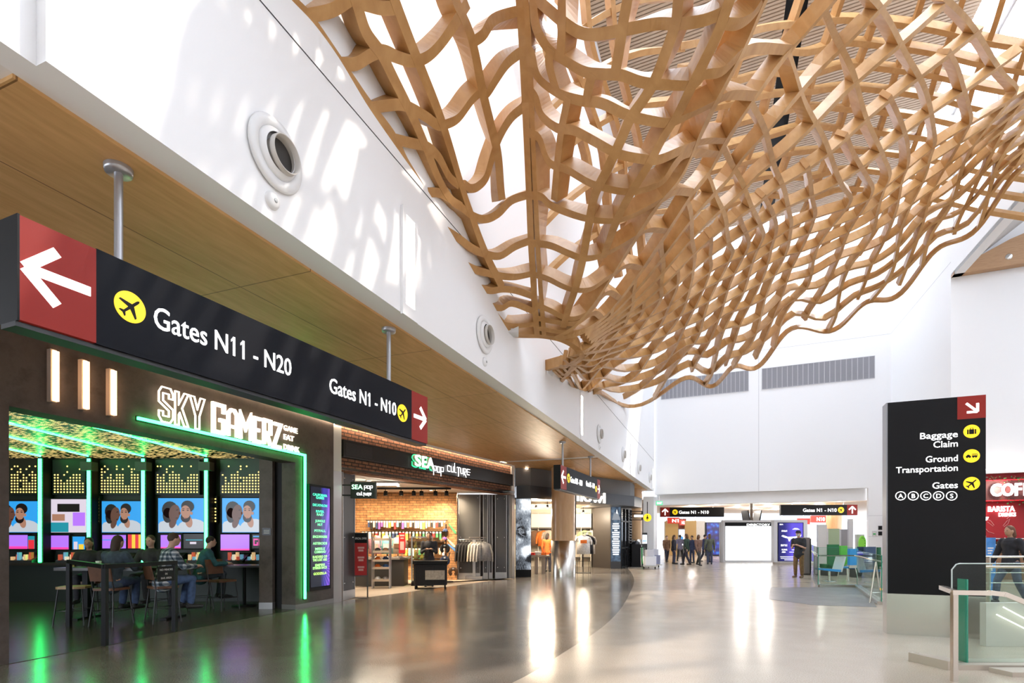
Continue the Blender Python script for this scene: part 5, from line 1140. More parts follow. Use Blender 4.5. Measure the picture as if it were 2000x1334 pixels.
for i, z in enumerate(zs):
    for j, x in enumerate((-.11, .12)):
        cap('%s cap on the %s side of the %s shelf of the cap tower' % (CC[i][j], ('entrance', 'far')[j], NMZ[i]), CLOTHS[CC[i][j]], M0 @ Vector((x, .13, z+.032)), .12, 'caps on the tower', CLOTHS['white'] if i == 4 else None)
# sign stand with the red offer board
st = FL(706, 1168); t = thing('offer_stand', 'thin grey sign stand with a red offer board at the left of the entrance', 'sign stand', (st.x+.06, st.y, .005), .1)
m = MB(); m.box(-.25, .10, -.14, .14, 0, .012); m.build('foot', GREYP, t)
m = MB(); m.box(.075, .105, -.015, .015, .012, 1.62); m.box(-.25, -.22, -.015, .015, .55, 1.62); m.box(-.25, .105, -.015, .015, 1.60, 1.62); m.box(-.22, .075, -.012, .012, .53, .56); m.build('frame', GREYP, t)
m = MB(); m.box(-.22, .075, -.008, .008, .56, 1.36); rbd = m.build('red_board', mat('offer_red', (.55, .02, .02), .5), t)
m = MB(); m.box(-.22, .075, -.008, .008, 1.36, 1.60); bb = m.build('head_board', BLACK, t)
m = MB(); text_into(m, 'SPECIAL OFFER', .07, 1.45, .07, -.012, fit=.28, depth=.004, align='RIGHT', bold=.01); m.build('lettering', _M['notice_white'], bb)
for k, zz in enumerate((1.22, .98, .74)):
    m = MB(); m.box(-.15, .01, -.012, -.008, zz, zz+.045); m.box(-.13, -.01, -.012, -.008, zz-.07, zz-.02); m.build('printed_lines', mat('offer_text', (.8, .45, .4), .5), rbd)
# table of souvenirs, busts with t-shirts
t = thing('display_table', 'grey display table behind the cap tower', 'table', (-4.28, 16.9, .005))
m = MB(); m.box(-1.5, 1.0, -.4, .4, .82, .88); m.build('tabletop', mat('pale_table', (.40, .35, .30), .5), t)
m = MB(); m.box(-1.45, .95, -.35, .35, 0, .82); m.build('cabinet', mat('dark_cabinet', (.07, .065, .06), .5), t)
for i, (px, k, lab) in enumerate(((735, 'pink', 'pink t-shirt on a bust with a yellow collar on the display table'), (757, 'teal', 'teal t-shirt on a bust in the middle of the display table'), (778, 'cream', 'cream t-shirt on a bust at the right of the display table'))):
    t = thing('t_shirt_bust', lab, 't-shirt bust', (PX(px, 16.9), 16.85, .89), 0, 'busts on the display table')
    m = MB(); m.lathe([(0, 0), (.13, 0), (.13, .02), (.02, .03), (.02, .12), (0, .12)], 16); m.build('stand', ALU, t); m = MB(); shirt_mb(.22, .21, .55, .11).v
    g = shirt_mb(.20, .21, .52, .11); g = xf(g, (0, 0, .62), 0); g.build('t_shirt', CLOTHS[k], t, fixn=True)
    m = MB(); m.lathe([(.07, .58), (.05, .64), (.045, .68), (0, .69)], 14); m.build('neck', mat('bust_wood', (.65, .42, .12), .5), t)
    m = MB(); m.box(-.10, .10, -.128, -.118, .28, .42); m.build('print', CLOTHS[('cream', 'white', 'brown')[i]], t)
t = thing('red_sign', 'upright red board with pale print on the display table', 'sign', (PX(786, 16.55), 16.5, .9)); m = MB(); m.box(-.10, .10, 0, .015, .12, .75); m.build('board', mat('offer_red', 0), t); m = MB(); m.box(-.08, .08, -.05, .06, -.02, .0); m.box(-.01, .01, 0, .015, 0, .12); m.build('foot', ALU, t)
m = MB(); m.box(-.07, .07, -.006, 0, .64, .69); m.box(-.05, .05, -.006, 0, .56, .60); m.box(-.06, .06, -.006, 0, .22, .48); m.build('printed_lines', _M['offer_text'], t)
# rails of small goods on the back wall
for r_, (z, Yd, n, x0, x1) in enumerate(((2.10, .20, 30, -5.0, -2.35), (1.72, .22, 24, -5.2, -2.5), (1.15, .22, 12, -3.7, -2.4))):
    nm = ('top', 'second', 'lowest')[r_]
    t = thing('goods_rail', '%s black rail of hanging souvenirs on the lit brick wall' % nm, 'rail', (0, YS-.03, z))
    m = MB(); m.tube([(x0-.1, -.18, 0), (x1+.1, -.18, 0)], .012, 6); [m.tube([(x, -.18, 0), (x, .03, 0)], .01, 6) for x in (x0-.05, (x0+x1)/2, x1+.05)]; m.build('bar', BLACK, t)
    m = MB(); m.box(x0-.1, x1+.1, -.2, .03, -.385, -.37); m.build('shelf', BLACK, t)
    ks = list(CLOTHS); proto = {}
    for i in range(n):
        x = x0+(x1-x0)*i/(n-1); k = R.choice(['white', 'cream', 'black', 'red', 'teal', 'yellow', 'purple', 'white', 'brown', 'orange', 'navy', 'beige', 'green'])
        hh = R.uniform(.20, .31); m = MB(); w = R.uniform(.028, .042); m.use(CLOTHS[k]); m.box(-w, w, -.035, .035, -hh, -.03); m.use(CLOTHS['white']); m.box(-w*.9, w*.9, -.037, .037, -.07, -.02); m.use(DARKMET); m.tube([(0, 0, -.02), (0, 0, .014)], .004, 5)
        tag(m.build('hanging_souvenir', None, None, (x, YS-.21, z)), 'small carded souvenir hanging on the %s rail of the lit brick wall' % nm, 'souvenir', 'souvenirs on the %s rail' % nm)
# column of caps and neck pillows
t = thing('cap_stand', 'black wire column with caps and neck pillows by the lit brick wall', 'stand', (PX(870, 18.0), 18.15, .005))
m = MB(); m.tube([(0, 0, 0), (0, 0, 1.95)], .02, 8); m.lathe([(0, 0), (.25, 0), (.25, .02), (0, .02)], 20); m.build('pole', BLACK, t)
for z in (.35, .75, 1.1, 1.45, 1.75): m = MB(); m.tube([(0, 0, z), (0, -.25, z+.03)], .008, 5); m.build('hook', BLACK, t)
for i, (z, k) in enumerate(((1.70, 'navy'), (1.42, 'purple'), (1.36, 'brown'))): cap(('dark blue cap at the top of the black wire column', 'purple cap on the black wire column', 'brown cap under the purple one on the black wire column')[i], CLOTHS[k], (PX(870, 18.0)+(-.06 if i == 2 else 0), 17.93-.08*i, z), .2*i, 'caps on the black wire column')
for i, (z, k, x) in enumerate(((1.12, 'black', 0), (.72, 'navy', .0), (.40, 'olive', -.12), (.36, 'brown', .28))):
    t = thing('neck_pillow', ('black neck pillow high on the black wire column', 'dark blue neck pillow on the black wire column', 'olive neck pillow low on the black wire column', 'brown neck pillow at the right of the wire column')[i], 'neck pillow', (PX(870, 18)+x, 17.85, z), 0, 'neck pillows')
    m = MB(); m.tube([(.11*math.sin(a), 0, -.11*math.cos(a)) for a in [.5+(2*math.pi-1.0)*k/14 for k in range(15)]][::1], [.05+.02*math.sin(math.pi*k/14) for k in range(15)], 10); m.build('cushion', CLOTHS[k], t); m = MB(); m.box(-.03, .03, -.075, -.06, .09, .14); m.build('tag', CLOTHS['white'], t)
for i, (px, py, k, an) in enumerate(((889, 994, 'brown', -.7), (888, 1033, 'green', -.8), (885, 1060, 'cream', -.7), (889, 1071, 'blue', -.6))):
    m = MB(); m.prism_y([(-.22, .02), (.18, -.05), (.24, -.01), (.18, .04), (-.2, .06)], 0, .03)
    for v_i, v in enumerate(m.v): m.v[v_i] = (v[0]*math.cos(an)-v[2]*math.sin(an), v[1], v[0]*math.sin(an)+v[2]*math.cos(an))
    tag(m.build('pennant', CLOTHS[k], None, (PX(px, YS-.035)-.1, YS-.035, PZ(py, YS))), ('brown', 'green', 'pale', 'blue')[i]+' pennant fixed at a slant to the right end of the lit brick wall', 'pennant', 'pennants on the brick wall')
# glass display case with gold things and the blurred shopper's trolley
t = thing('glass_showcase', 'glass showcase of golden and green goods in the middle of the shop', 'showcase', (PX(824, 16.9), 16.95, .005), .15)
m = MB(); m.box(-.33, .33, -.3, .3, 0, .12); m.build('base', BLACK, t); m = MB(); m.box(-.32, .32, -.29, .29, .13, 1.48); m.build('glass_box', glass('case_glass', (.86, .93, .88)), t)
m = MB(); [m.box(sx*.32-.012, sx*.32+.012, sy*.29-.012, sy*.29+.012, .12, 1.5) for sx in (-1, 1) for sy in (-1, 1)]; m.box(-.34, .34, -.31, .31, 1.49, 1.53); m.build('frame', ALU, t)
for z in (.48, .82, 1.15): m = MB(); m.box(-.30, .30, -.27, .27, z, z+.01); m.build('shelf', glass('case_glass'), t)
GD = mat('gold_good', (.62, .46, .10), .35, .5)
ii = 0
for z in (.125, .495, .835, 1.165):
    for x in (-.2, 0, .2):
        m = MB(); m.use((GD, CLOTHS['yellow'], CLOTHS['olive'])[ii % 3]); m.lathe([(0, 0), (.06, 0), (.07, .05), (.03, .12), (.05, .17), (.02, .22), (0, .23)], 12)
        ii += 1; q = Matrix.Translation((PX(824, 16.9), 16.95, .005)) @ Matrix.Rotation(.15, 4, 'Z') @ Vector((x, -.05, z))
        tag(m.build('trophy', None, None, q), ('left', 'middle', 'right')[(ii-1) % 3]+' golden or green figure on the '+('bottom', 'second', 'third', 'top')[(ii-1)//3]+' level of the glass showcase', 'souvenir', 'figures in the glass showcase')
t = thing('luggage_trolley', 'dark loaded luggage trolley standing at the shop entrance', 'trolley', (PX(842, 15.9), 15.8, .005), .1)
m = MB(); m.rbox(-.48, .48, -.3, .3, .12, .72, .06); m.build('cargo_bag', CLOTHS['black'], t); m = MB(); m.rbox(-.5, .5, -.32, .32, .73, .82, .05); m.build('tray', BLACK, t); m = MB(); m.rbox(-.14, .42, -.31, -.29, .28, .55, .004); m.build('front_pocket', CLOTHS['beige'], t)
for sx in (-.42, .42):
    for sy in (-.24, .24): m = MB(); m.lathe([(0, -.02), (.055, -.02), (.06, 0), (.055, .02), (0, .02)], 14, (sx, sy, .06), 'x'); m.build('wheel', BLACK, t)
m = MB(); m.tube([(.5, -.2, .8), (.56, -.2, 1.05), (.56, .2, 1.05), (.5, .2, .8)], .015, 8); m.build('handle', DARKMET, t)
person('shopper in dark clothes bending over the luggage trolley', (PX(838, 16.5), 16.5, .005), .15, 'stand', 1.66, 'tan', (.02, .015, .01), .1, (.03, .03, .035), (.03, .03, .03), lean=.12, arms='phone', vox=.014)
# ---------------------------------------------------------------- the clothing shop with the wolf picture
H3 = Vector((.69, 20.2, 0)); d3 = Vector((5.09, 5.2, 0)).normalized(); a3 = math.atan2(d3.y, d3.x); L3 = 7.28
CHAR = mat('charcoal_panel', (.030, .032, .038), .4); GRY3 = mat('grey_render', (.17, .165, .165), .7); DKB = mat('dark_bronze', (.055, .046, .040), .5)
m = MB(); m.prism_z([(.17, 20.38), (.69, 20.2), (5.78, 25.4), (6.5, 26.9), (6.2, 27.3), (.1, 21.2)], 2.98, 3.46); struct('trim_8', m, CHAR)
m = MB(); m.prism_z([(.12, 20.6), (.72, 20.6), (5.65, 25.7), (6.2, 27.2), (5.5, 28), (.1, 21.6)], 3.46, 4.17); struct('wall_front_clothing', m, GRY3)
m = MB(); m.use(_M['cove_lamp']); m.box(.1, L3, .33, .36, 4.12, 4.15); tag(m.build('cove_light', None, None, H3, a3), 'warm light line over the charcoal header of the clothing shop', 'light strip')
# wolf light box
ww = PX(1037.5, 20.45)-PX(1007, 20.45); t = thing('wolf_lightbox', 'tall backlit black and white close-up of a wolf face on the shop pillar', 'light box', (PX(1007, 20.45), 20.45, 0))
m = MB(); m.box(0, ww, 0, .45, 0, 2.98); m.build('case', BLACK, t)
wm, nt, b = nodes_of('wolf_fur'); v = coords(nt, (1, 1, 1), swap=True)
b.inputs['Base Color'].default_value = (0, 0, 0, 1)
mp = nt.nodes.new('ShaderNodeMapping'); mp.inputs['Scale'].default_value = (26, 9, 1); mp.inputs['Rotation'].default_value = (0, 0, .35); nt.links.new(v, mp.inputs[0])
n1 = nt.nodes.new('ShaderNodeTexNoise'); n1.inputs['Scale'].default_value = 1; n1.inputs['Detail'].default_value = 9; n1.inputs['Roughness'].default_value = .75; nt.links.new(mp.outputs[0], n1.inputs['Vector'])
n2 = nt.nodes.new('ShaderNodeTexNoise'); n2.inputs['Scale'].default_value = 2.0; n2.inputs['Detail'].default_value = 3; nt.links.new(v, n2.inputs['Vector'])
ad = nt.nodes.new('ShaderNodeMath'); ad.operation = 'ADD'; nt.links.new(n1.outputs[0], ad.inputs[0]); nt.links.new(n2.outputs[0], ad.inputs[1])
for (cx_, cz_), (s0, s1), amt in (((.40, .53), (.05, .32), -.42), ((.72, .25), (.10, .36), .40), ((.95, .16), (.04, .22), -.55), ((.70, .90), (.1, .5), .22), ((.25, .08), (.1, .5), -.25), ((.80, .55), (.05, .3), .20), ((.15, .72), (.1, .45), -.10)):
    sb_ = nt.nodes.new('ShaderNodeVectorMath'); sb_.operation = 'SUBTRACT'; sb_.inputs[1].default_value = (cx_*ww, .28+cz_*2.69, 0); nt.links.new(v, sb_.inputs[0])
    le_ = nt.nodes.new('ShaderNodeVectorMath'); le_.operation = 'LENGTH'; nt.links.new(sb_.outputs[0], le_.inputs[0])
    wb_ = nt.nodes.new('ShaderNodeMath'); wb_.operation = 'MULTIPLY_ADD'; wb_.inputs[1].default_value = .25; nt.links.new(n1.outputs[0], wb_.inputs[0]); nt.links.new(le_.outputs['Value'], wb_.inputs[2])
    mr_ = nt.nodes.new('ShaderNodeMapRange'); mr_.interpolation_type = 'SMOOTHSTEP'; mr_.inputs[1].default_value = s0+.12; mr_.inputs[2].default_value = s1+.12; mr_.inputs[3].default_value = amt; mr_.inputs[4].default_value = 0; nt.links.new(wb_.outputs[0], mr_.inputs[0])
    a2_ = nt.nodes.new('ShaderNodeMath'); a2_.operation = 'ADD'; nt.links.new(ad.outputs[0], a2_.inputs[0]); nt.links.new(mr_.outputs[0], a2_.inputs[1]); ad = a2_
rr = ramp(nt, [(.40, (.004, .005, .008)), (.56, (.22, .25, .29)), (.72, (.9, .95, 1))]); hv = nt.nodes.new('ShaderNodeMath'); hv.operation = 'MULTIPLY'; hv.inputs[1].default_value = .55; nt.links.new(ad.outputs[0], hv.inputs[0]); nt.links.new(hv.outputs[0], rr.inputs[0])
nt.links.new(rr.outputs[0], b.inputs['Emission Color']); b.inputs['Emission Strength'].default_value = 1.1
m = MB(); m.box(.015, ww-.01, -.004, 0, .28, 2.97); pic = m.build('picture', wm, t)
WB = mat('wolf_black', (0, 0, 0), .4, emit=.2, ecol=(.01, .012, .02)); WG = mat('wolf_grey', (0, 0, 0), .4, emit=.8, ecol=(.30, .33, .37)); WW = mat('wolf_white', (0, 0, 0), .4, emit=1, ecol=(.9, .95, 1))
def poly(m, mt, pts, y): m.use(mt); m.prism_y([(x*ww, .28+z*2.69) for x, z in pts], y-.003, y); return m
m = MB()
poly(m, WB, [(.08, .585), (.24, .612), (.46, .595), (.62, .54), (.70, .485), (.60, .475), (.42, .485), (.22, .535)], -.0045)
poly(m, WG, [(.14, .575), (.34, .595), (.52, .57), (.58, .515), (.40, .51), (.24, .535)], -.008)
poly(m, WG, [(.16, .53), (.36, .487), (.58, .468), (.60, .476), (.42, .492), (.22, .542)], -.012)
m.use(WB); m.disc_y(.40*ww, .28+.555*2.69, .068, .075, -.016, -.012, 20); m.use(WG); m.disc_y(.40*ww, .28+.555*2.69, .050, .055, -.019, -.016, 20); m.use(WB); m.disc_y(.40*ww, .28+.555*2.69, .026, .029, -.022, -.019, 16); m.use(WW); m.disc_y(.36*ww, .28+.565*2.69, .010, .010, -.024, -.022, 8)
m.build('wolf_features', None, pic)
# interior
m = MB(); m.use(mat('shop_cream', (.66, .60, .50), .7)); m.box(-2.5, 4.2, 28.0, 28.15, 0, 3.0); m.use(DKB); m.prism_z([(4.13, 27.1), (4.80, 26.0), (4.9, 26.1), (4.3, 27.3), (4.3, 28), (4.13, 28)], 0, 2.98); struct('wall_back_clothing', m)
m = MB(); m.use(DKB); m.prism_z([(.3, 20.8), (5.4, 26), (4.3, 28), (-2.5, 28), (-2.5, 21.2)], 3.0, 3.05)
m.use(mat('louvre_wood', (.55, .46, .34), .6))
for k in range(16): m.box(-1.2, 3.2+k*.0, 22.0+k*.34, 22.06+k*.34, 2.86, 2.97)
struct('ceiling_clothing', m)
m = MB(); m.box(-2.6, -2.5, 21, 28, 0, 3); struct('wall_left_clothing', m, mat('shop_cream', 0))
for i, (x, y) in enumerate(((1.0, 22.2), (1.45, 22.0), (1.7, 22.6), (2.7, 25.3), (3.5, 26.4), (.6, 24.5))):
    t = thing('ceiling_spot', 'bright ceiling spotlight of the clothing shop, %s' % ('leftmost beside the wolf picture', 'highest of the three by the wolf picture', 'nearest to the wood-clad column', 'over the white t-shirts', 'over the pale green shirts', 'deep behind the wolf picture')[i], 'ceiling lamp', (x, y, 2.80), 0, 'spotlights of the clothing shop')
    m = MB(); m.tube([(0, 0, .02), (0, 0, .20)], .012, 6); m.lathe([(.035, .05), (.05, .04), (.055, -.08), (.045, -.08)], 14); m.build('head', BLACK, t); m = MB(); m.ball((0, 0, -.05), .042); m.build('bulb', LAMPW, t)
    la = bpy.data.lights.new('spot', 'POINT'); lo = bpy.data.objects.new('lamp_glow', la); COL.objects.link(lo); lo.parent = t; lo.location = (0, 0, -.25); la.energy = 150; la.color = (1, .83, .62); la.shadow_soft_size = .08
t = thing('wall_shelving', 'cream wall shelving with tall cupboards along the back of the clothing shop', 'shelving', (0, 27.6, .0))
for x in (.6, 1.35, 2.1, 2.85, 3.55, 4.05): m = MB(); m.box(x-.02, x+.02, 0, .38, 0, 2.75); m.build('divider', mat('shelf_cream', (.75, .70, .60), .6), t)
for x0, x1 in ((.62, 1.33), (1.37, 2.08), (2.12, 2.83), (2.87, 3.53), (3.57, 4.03)):
    m = MB(); m.box(x0, x1, 0, .38, 2.02, 2.72); m.build('cupboard', mat('shelf_cream', 0), t); m = MB(); m.box(x0, x1, -.15, .38, 1.955, 2.02); m.box(x0, x1, 0, .38, .45, .49); m.build('shelf', DKB, t)
for i, (px, Y, z, k, lab, rz) in enumerate(((1047, 27.5, 1.86, 'brown', 'brown jacket hanging behind the wolf picture', .3), (1062, 27.5, 1.84, 'orange', 'orange jacket hanging left of the wood-clad column', .2), (1072, 27.5, 1.86, 'beige', 'beige jacket hanging high left of the wood-clad column', .1), (1142, 27.5, 1.86, 'olive', 'pale green shirt hanging right of the wood-clad column', 0), (1157, 27.5, 1.86, 'heather', 'pale patterned shirt hanging by the dark bronze panel', 0))):
    hanging('hanging_jacket', lab, CLOTHS[k], (PX(px, Y), Y, z), rz, 'clothes on the walls of the clothing shop', w=.32, h=.78)
t = thing('clothes_stand', 'black wire clothes stand of t-shirts right of the wood-clad column', 'clothes rail', (PX(1139, 22.8), 22.8, 0)); 
m = MB(); m.tube([(0, 0, .03), (0, 0, 1.72)], .015, 8); m.tube([(-.28, -.25, 0.01), (-.28, -.25, .5), (-.28, .25, .5), (-.28, .25, 0.01)], .012, 6); m.tube([(.28, -.25, 0.01), (.28, -.25, .5), (.28, .25, .5), (.28, .25, 0.01)], .012, 6); m.tube([(-.28, 0, .5), (.28, 0, .5)], .012, 6); m.box(-.3, .3, -.26, .26, 0.002, .015); m.tube([(-.05, -.2, 1.7), (.4, .2, 1.7)], .012, 6); m.tube([(0, 0, 1.68), (0, -.05, 1.7)], .012, 6); m.build('frame', BLACK, t)
for i, (dx, dy, k, lab) in enumerate(((-.02, -.18, 'white', 'white t-shirt with an orange print on the black wire stand'), (.16, .0, 'black', 'black t-shirt behind the white one on the black wire stand'), (.28, .1, 'cream', 'cream t-shirt at the back of the black wire stand'))):
    g = hanging('hanging_t_shirt', lab, CLOTHS[k], (PX(1139, 22.8)+dx, 22.8+dy, 1.60), .15+.2*i, 't-shirts on the wire stand', sl=.30, w=.30, h=.80, th=.035, sr=.7)
    if i == 0: m = MB(); m.box(-.15, .13, -.095, -.085, -.34, -.20); m.build('print', CLOTHS['orange'], g)
t = thing('low_table', 'low grey display table behind the wolf picture', 'table', (PX(1052, 22.3), 22.3, 0)); m = MB(); m.box(-.4, .45, -.3, .3, .70, .78); m.build('tabletop', mat('pale_table', 0), t)
for x in (-.1, .2): m = MB(); m.box(x-.07, x+.07, -.22, .22, 0, .70); m.build('leg', mat('pale_table', 0), t)
for i, (k, x, z) in enumerate((('red', -.2, .78), ('orange', .15, .78), ('white', -.02, .78))):
    m = MB(); m.rbox(-.13, .13, -.15, .15, 0, .05+.02*i, .03); m.rbox(-.12, .12, -.14, .14, .052+.02*i, .09+.02*i, .03); tag(m.build('folded_clothes', CLOTHS[k], None, (PX(1052, 22.3)+x*1.4, 22.25, z+.002)), ('red', 'orange', 'white')[i]+' folded clothes on the low grey table', 'folded clothes', 'folded clothes on the low table')
person('person in an orange top standing left of the wood-clad column', (PX(1069, 23.6), 23.6, 0), 2.6, 'stand', 1.7, 'tan', (.03, .02, .015), .1, (.75, .16, .03), (.03, .03, .05), vox=.016)
# text light box
tw = PX(1212.5, 25.9)-PX(1193, 25.9); t = thing('text_lightbox', 'tall backlit screen with rows of white lines under a small mountain picture', 'light box', (PX(1193, 25.9), 25.9, 0))
m = MB(); m.box(0, tw, 0, .3, 0, 2.98); m.build('case', CHAR, t)
lm, nt, b = nodes_of('night_screen'); v = coords(nt, (1, 1, 1), swap=True); n1 = nt.nodes.new('ShaderNodeTexNoise'); n1.inputs['Scale'].default_value = 5; n1.inputs['Detail'].default_value = 6; nt.links.new(v, n1.inputs['Vector'])
rr = ramp(nt, [(.35, (.015, .03, .06)), (.7, (.14, .22, .32))]); nt.links.new(n1.outputs[0], rr.inputs[0]); nt.links.new(rr.outputs[0], b.inputs['Emission Color']); b.inputs['Emission Strength'].default_value = .8; b.inputs['Base Color'].default_value = (0, 0, 0, 1)
m = MB(); m.box(.01, tw-.01, -.004, 0, .35, 2.97); pc_ = m.build('picture', lm, t)
m = MB(); m.use(WG); m.prism_y([(.05, 2.35), (tw*.35, 2.75), (tw*.45, 2.62), (tw*.6, 2.88), (tw*.95, 2.35)], -.008, -.004); m.use(WW); m.prism_y([(tw*.5, 2.66), (tw*.6, 2.88), (tw*.74, 2.62), (tw*.62, 2.66)], -.011, -.008); m.build('mountain', None, pc_)
m = MB()
for k in range(15): z = 2.17-k*.105; w = tw*(.30, .36, .34, .16, .38, .33, .36, .28, .38, .34, .36, .30, .36, .33, .3)[k]; m.box(tw/2-w, tw/2+w, -.007, -.004, z-.04, z+.03)
m.build('text_rows', WW, pc_)
# shop name seen past the hanging sign
t = thing('shop_name_letters', 'glowing white letters on the charcoal header, half hidden by the second hanging sign', 'sign', H3, a3)
x0 = onplane(H3, d3, 1126)[0]; x1 = onplane(H3, d3, 1181)[0]; m = MB(); text_into(m, 'llowl', x0, 3.02, .62, -.03, fit=x1-x0, bold=.012, depth=.04); m.build('lettering', mat('halo_white', (1, 1, 1), .4, emit=4, ecol=(1, .93, .82)), t)
# windows at the right flank, blade sign
e0 = Vector((5.27, 26.0, 0)); e1 = Vector((6.2, 27.9, 0)); dd = (e1-e0); aw = math.atan2(dd.y, dd.x); Lw = dd.length
m = MB(); m.use(GRY3); m.box(0, Lw, .06, .2, 0, 2.98); m.use(BLACK); [m.box(x-.03, x+.03, -.02, .06, 0, 2.98) for x in (.02, .75, 1.4, Lw-.02)]; [m.box(0, Lw, -.02, .06, z-.03, z+.03) for z in (.06, 1.0, 2.3, 2.95)]; [m.box(1.45, Lw-.05, -.03, .05, .2+k*.14, .26+k*.14) for k in range(19)]; m.use(mat('dark_pane', (.02, .022, .025), .1)); m.box(.04, 1.38, .04, .06, .1, 2.92); struct('window_1', m, None, None, e0, aw)
p = P(1243, 1007, 26.2); t = thing('lit_blade_sign', 'black framed blade sign with a glowing white line by the charcoal header corner', 'sign', (p.x-.3, 26.2, p.z-.22), .1)
m = MB(); [m.box(x, x+.04, 0, .06, 0, .44) for x in (0, .58)]; [m.box(0, .62, 0, .06, z, z+.035) for z in (0, .1, .28, .405)]; m.build('frame', BLACK, t); m = MB(); m.box(.2, .62, -.03, 0, .15, .25); m.build('lit_line', mat('blade_glow', (1, 1, 1), .4, emit=5, ecol=(1, .85, .68)), t)
# ---------------------------------------------------------------- columns
COLW = wood('column_veneer', (.58, .35, .17), (.68, .44, .24), (2, 2, .4), .28, 3)
def column(label, x, y, r, top, zs_):
    t = thing('round_column', label, 'column', (x, y, 0)); t['kind'] = 'structure'
    m = MB(); m.lathe([(r+.012, 0), (r+.012, zs_), (r, zs_)], 48); m.build('steel_base', STEEL, t); m = MB(); m.lathe([(r, zs_), (r, top)], 48); m.build('veneer_shaft', COLW, t); return t
column('thick wood-clad round column with a steel base behind the second hanging sign', 1.975, 20.68, .455, 4.18, 1.38)
column('smaller wood-clad round column behind the black and green bin', 6.83, 29.5, .30, 4.18, 1.4)
m = MB(); m.box(-.02, .02, -.02, .02, 1.6, 3.6); tag(m.build('column_strip', DARKMET, None, (1.975+.475, 20.7, 0)), 'thin dark strip on the right side of the thick column', 'strip')
# ---------------------------------------------------------------- bins and round sign
for i, (px, k, lab) in enumerate(((1242, 'b', 'black waste bin with a domed top beside the smaller column'), (1253, 'g', 'bin with a green front next to the black waste bin'))):
    q = FL(px, 1107 if i == 0 else 1106); t = thing('waste_bin', lab, 'bin', (q.x, q.y+.3*i, 0), -.15, 'bins by the smaller column'); w = .25 if i == 0 else .17
    m = MB(); m.rbox(-w, w, -.25, .25, .02, 1.15, .03); m.build('body', BLACK if i == 0 else mat('bin_black', (.02, .025, .02), .5), t); m = MB(); m.rbox(-w+.02, w-.02, -.23, .23, 0, .02, .02); m.build('plinth', DARKMET, t)
    if i == 0: m = MB(); m.ball((0, 0, 1.15), .23, .23, .2, 16); m.build('dome', mat('dome_dark', (.03, .03, .035), .25), t)
    else: m = MB(); m.box(-w+.02, w-.02, -.262, -.25, .1, .98); m.build('green_front', mat('bin_green', (.05, .42, .12), .5), t); m = MB(); m.box(-.08, .08, -.262, -.25, 1.02, 1.10); m.build('slot_plate', CLOTHS['white'], t)
p = P(1264.3, 1011, 30.5); t = thing('restroom_sign', 'round yellow restroom sign with a black figure on the far left', 'sign', p, -.1); picto(t, 0, 0, .225, -.02, 'person'); m = MB(); m.disc_y(0, 0, .22, .22, -.02, .03, 32); m.box(-.02, .02, -.01, .02, .22, .9); m.build('housing', BLACK, t)
# ---------------------------------------------------------------- the concourse beyond the far opening
TANC = mat('tan_ceiling', (.46, .38, .31), .6)
m = MB(); m.prism_z([(7.0, 33.2), (21, 27.0), (48, 27), (48, 51), (7, 51)], 3.80, 3.9); struct('ceiling_far', m, TANC)
m = MB(); m.box(5.6, 5.75, 28, 60, 0, 3.9); m.box(5.6, 9.1, 36, 36.1, 0, 3.8); m.box(7.6, 7.9, 35.5, 36, 0, 3.8); struct('wall_far_left', m, mat('far_grey', (.36, .34, .32), .7))
for i, (px, Y) in enumerate(((1395, 38), (1492, 36), (1500, 40), (1470, 43), (1440, 41), (1515, 44), (1350, 40), (1450, 36), (1560, 36), (1600, 38), (1640, 34))):
    t = thing('downlight', 'small round downlight in the tan ceiling beyond the far opening', 'ceiling lamp', (PX(px, Y), Y, 3.79), 0, 'downlights in the tan far ceiling'); m = MB(); m.lathe([(0, -.005), (.12, -.005), (.14, .0), (.14, .01)], 16); m.build('lamp', LAMPW, t)
    la = bpy.data.lights.new('far', 'POINT'); lo = bpy.data.objects.new('lamp_glow', la); COL.objects.link(lo); lo.parent = t; lo.location = (0, 0, -.3); la.energy = 130; la.color = (1, .93, .84); la.shadow_soft_size = .15
m = MB(); m.box(7, 48, 55.9, 56.0, 0, .9); [m.box(x, x+.12, 55.9, 56.05, .9, 6) for x in range(7, 49, 3)]; [m.box(7, 48, 55.9, 56.05, z, z+.1) for z in (.9, 3.2, 6)]; struct('window_2', m, WHITE2)
m = MB(); m.box(7, 48, 55.96, 55.99, 1, 6); struct('window_3', m, glass('far_glass', (.45, .46, .47)))
def simple_sign(label, px0, px1, py0, py1, Y, arrow_left, txt, grp):
    x0, x1 = PX(px0, Y), PX(px1, Y); z0, z1 = PZ(py1, Y), PZ(py0, Y); w, hh = x1-x0, z1-z0; t = thing('hanging_gates_sign', label, 'overhead sign', (x0, Y, z0), -.03, grp)
    rw = .62; m = MB(); m.box(0, w, 0, .18, 0, hh); m.build('sign_panel', BLACK, t)
    a, b_ = (0, rw) if arrow_left else (w-rw, w); m = MB(); m.box(a, b_, -.004, 0, 0, hh); rp = m.build('red_panel', RED, t); m = MB(); arrow_into(m, (a+b_)/2, hh/2, .42, math.pi/2, -.009, -.004); m.build('arrow', LIT, rp)
    cx = rw+.36 if arrow_left else w-rw-.36; picto(t, cx, hh/2, .18, -.002)
    m = MB(); text_into(m, txt, cx+.26 if arrow_left else cx-.26, hh/2-.11, .30, -.006, fit=2.0, bold=.008, depth=.006, align='LEFT' if arrow_left else 'RIGHT'); m.build('lettering', LIT, t)
    for x in (w*.16, w*.83): m = MB(); m.tube([(x, .09, hh), (x, .09, 3.80-z0)], .02, 8); m.build('hanging_rod', STEEL, t)
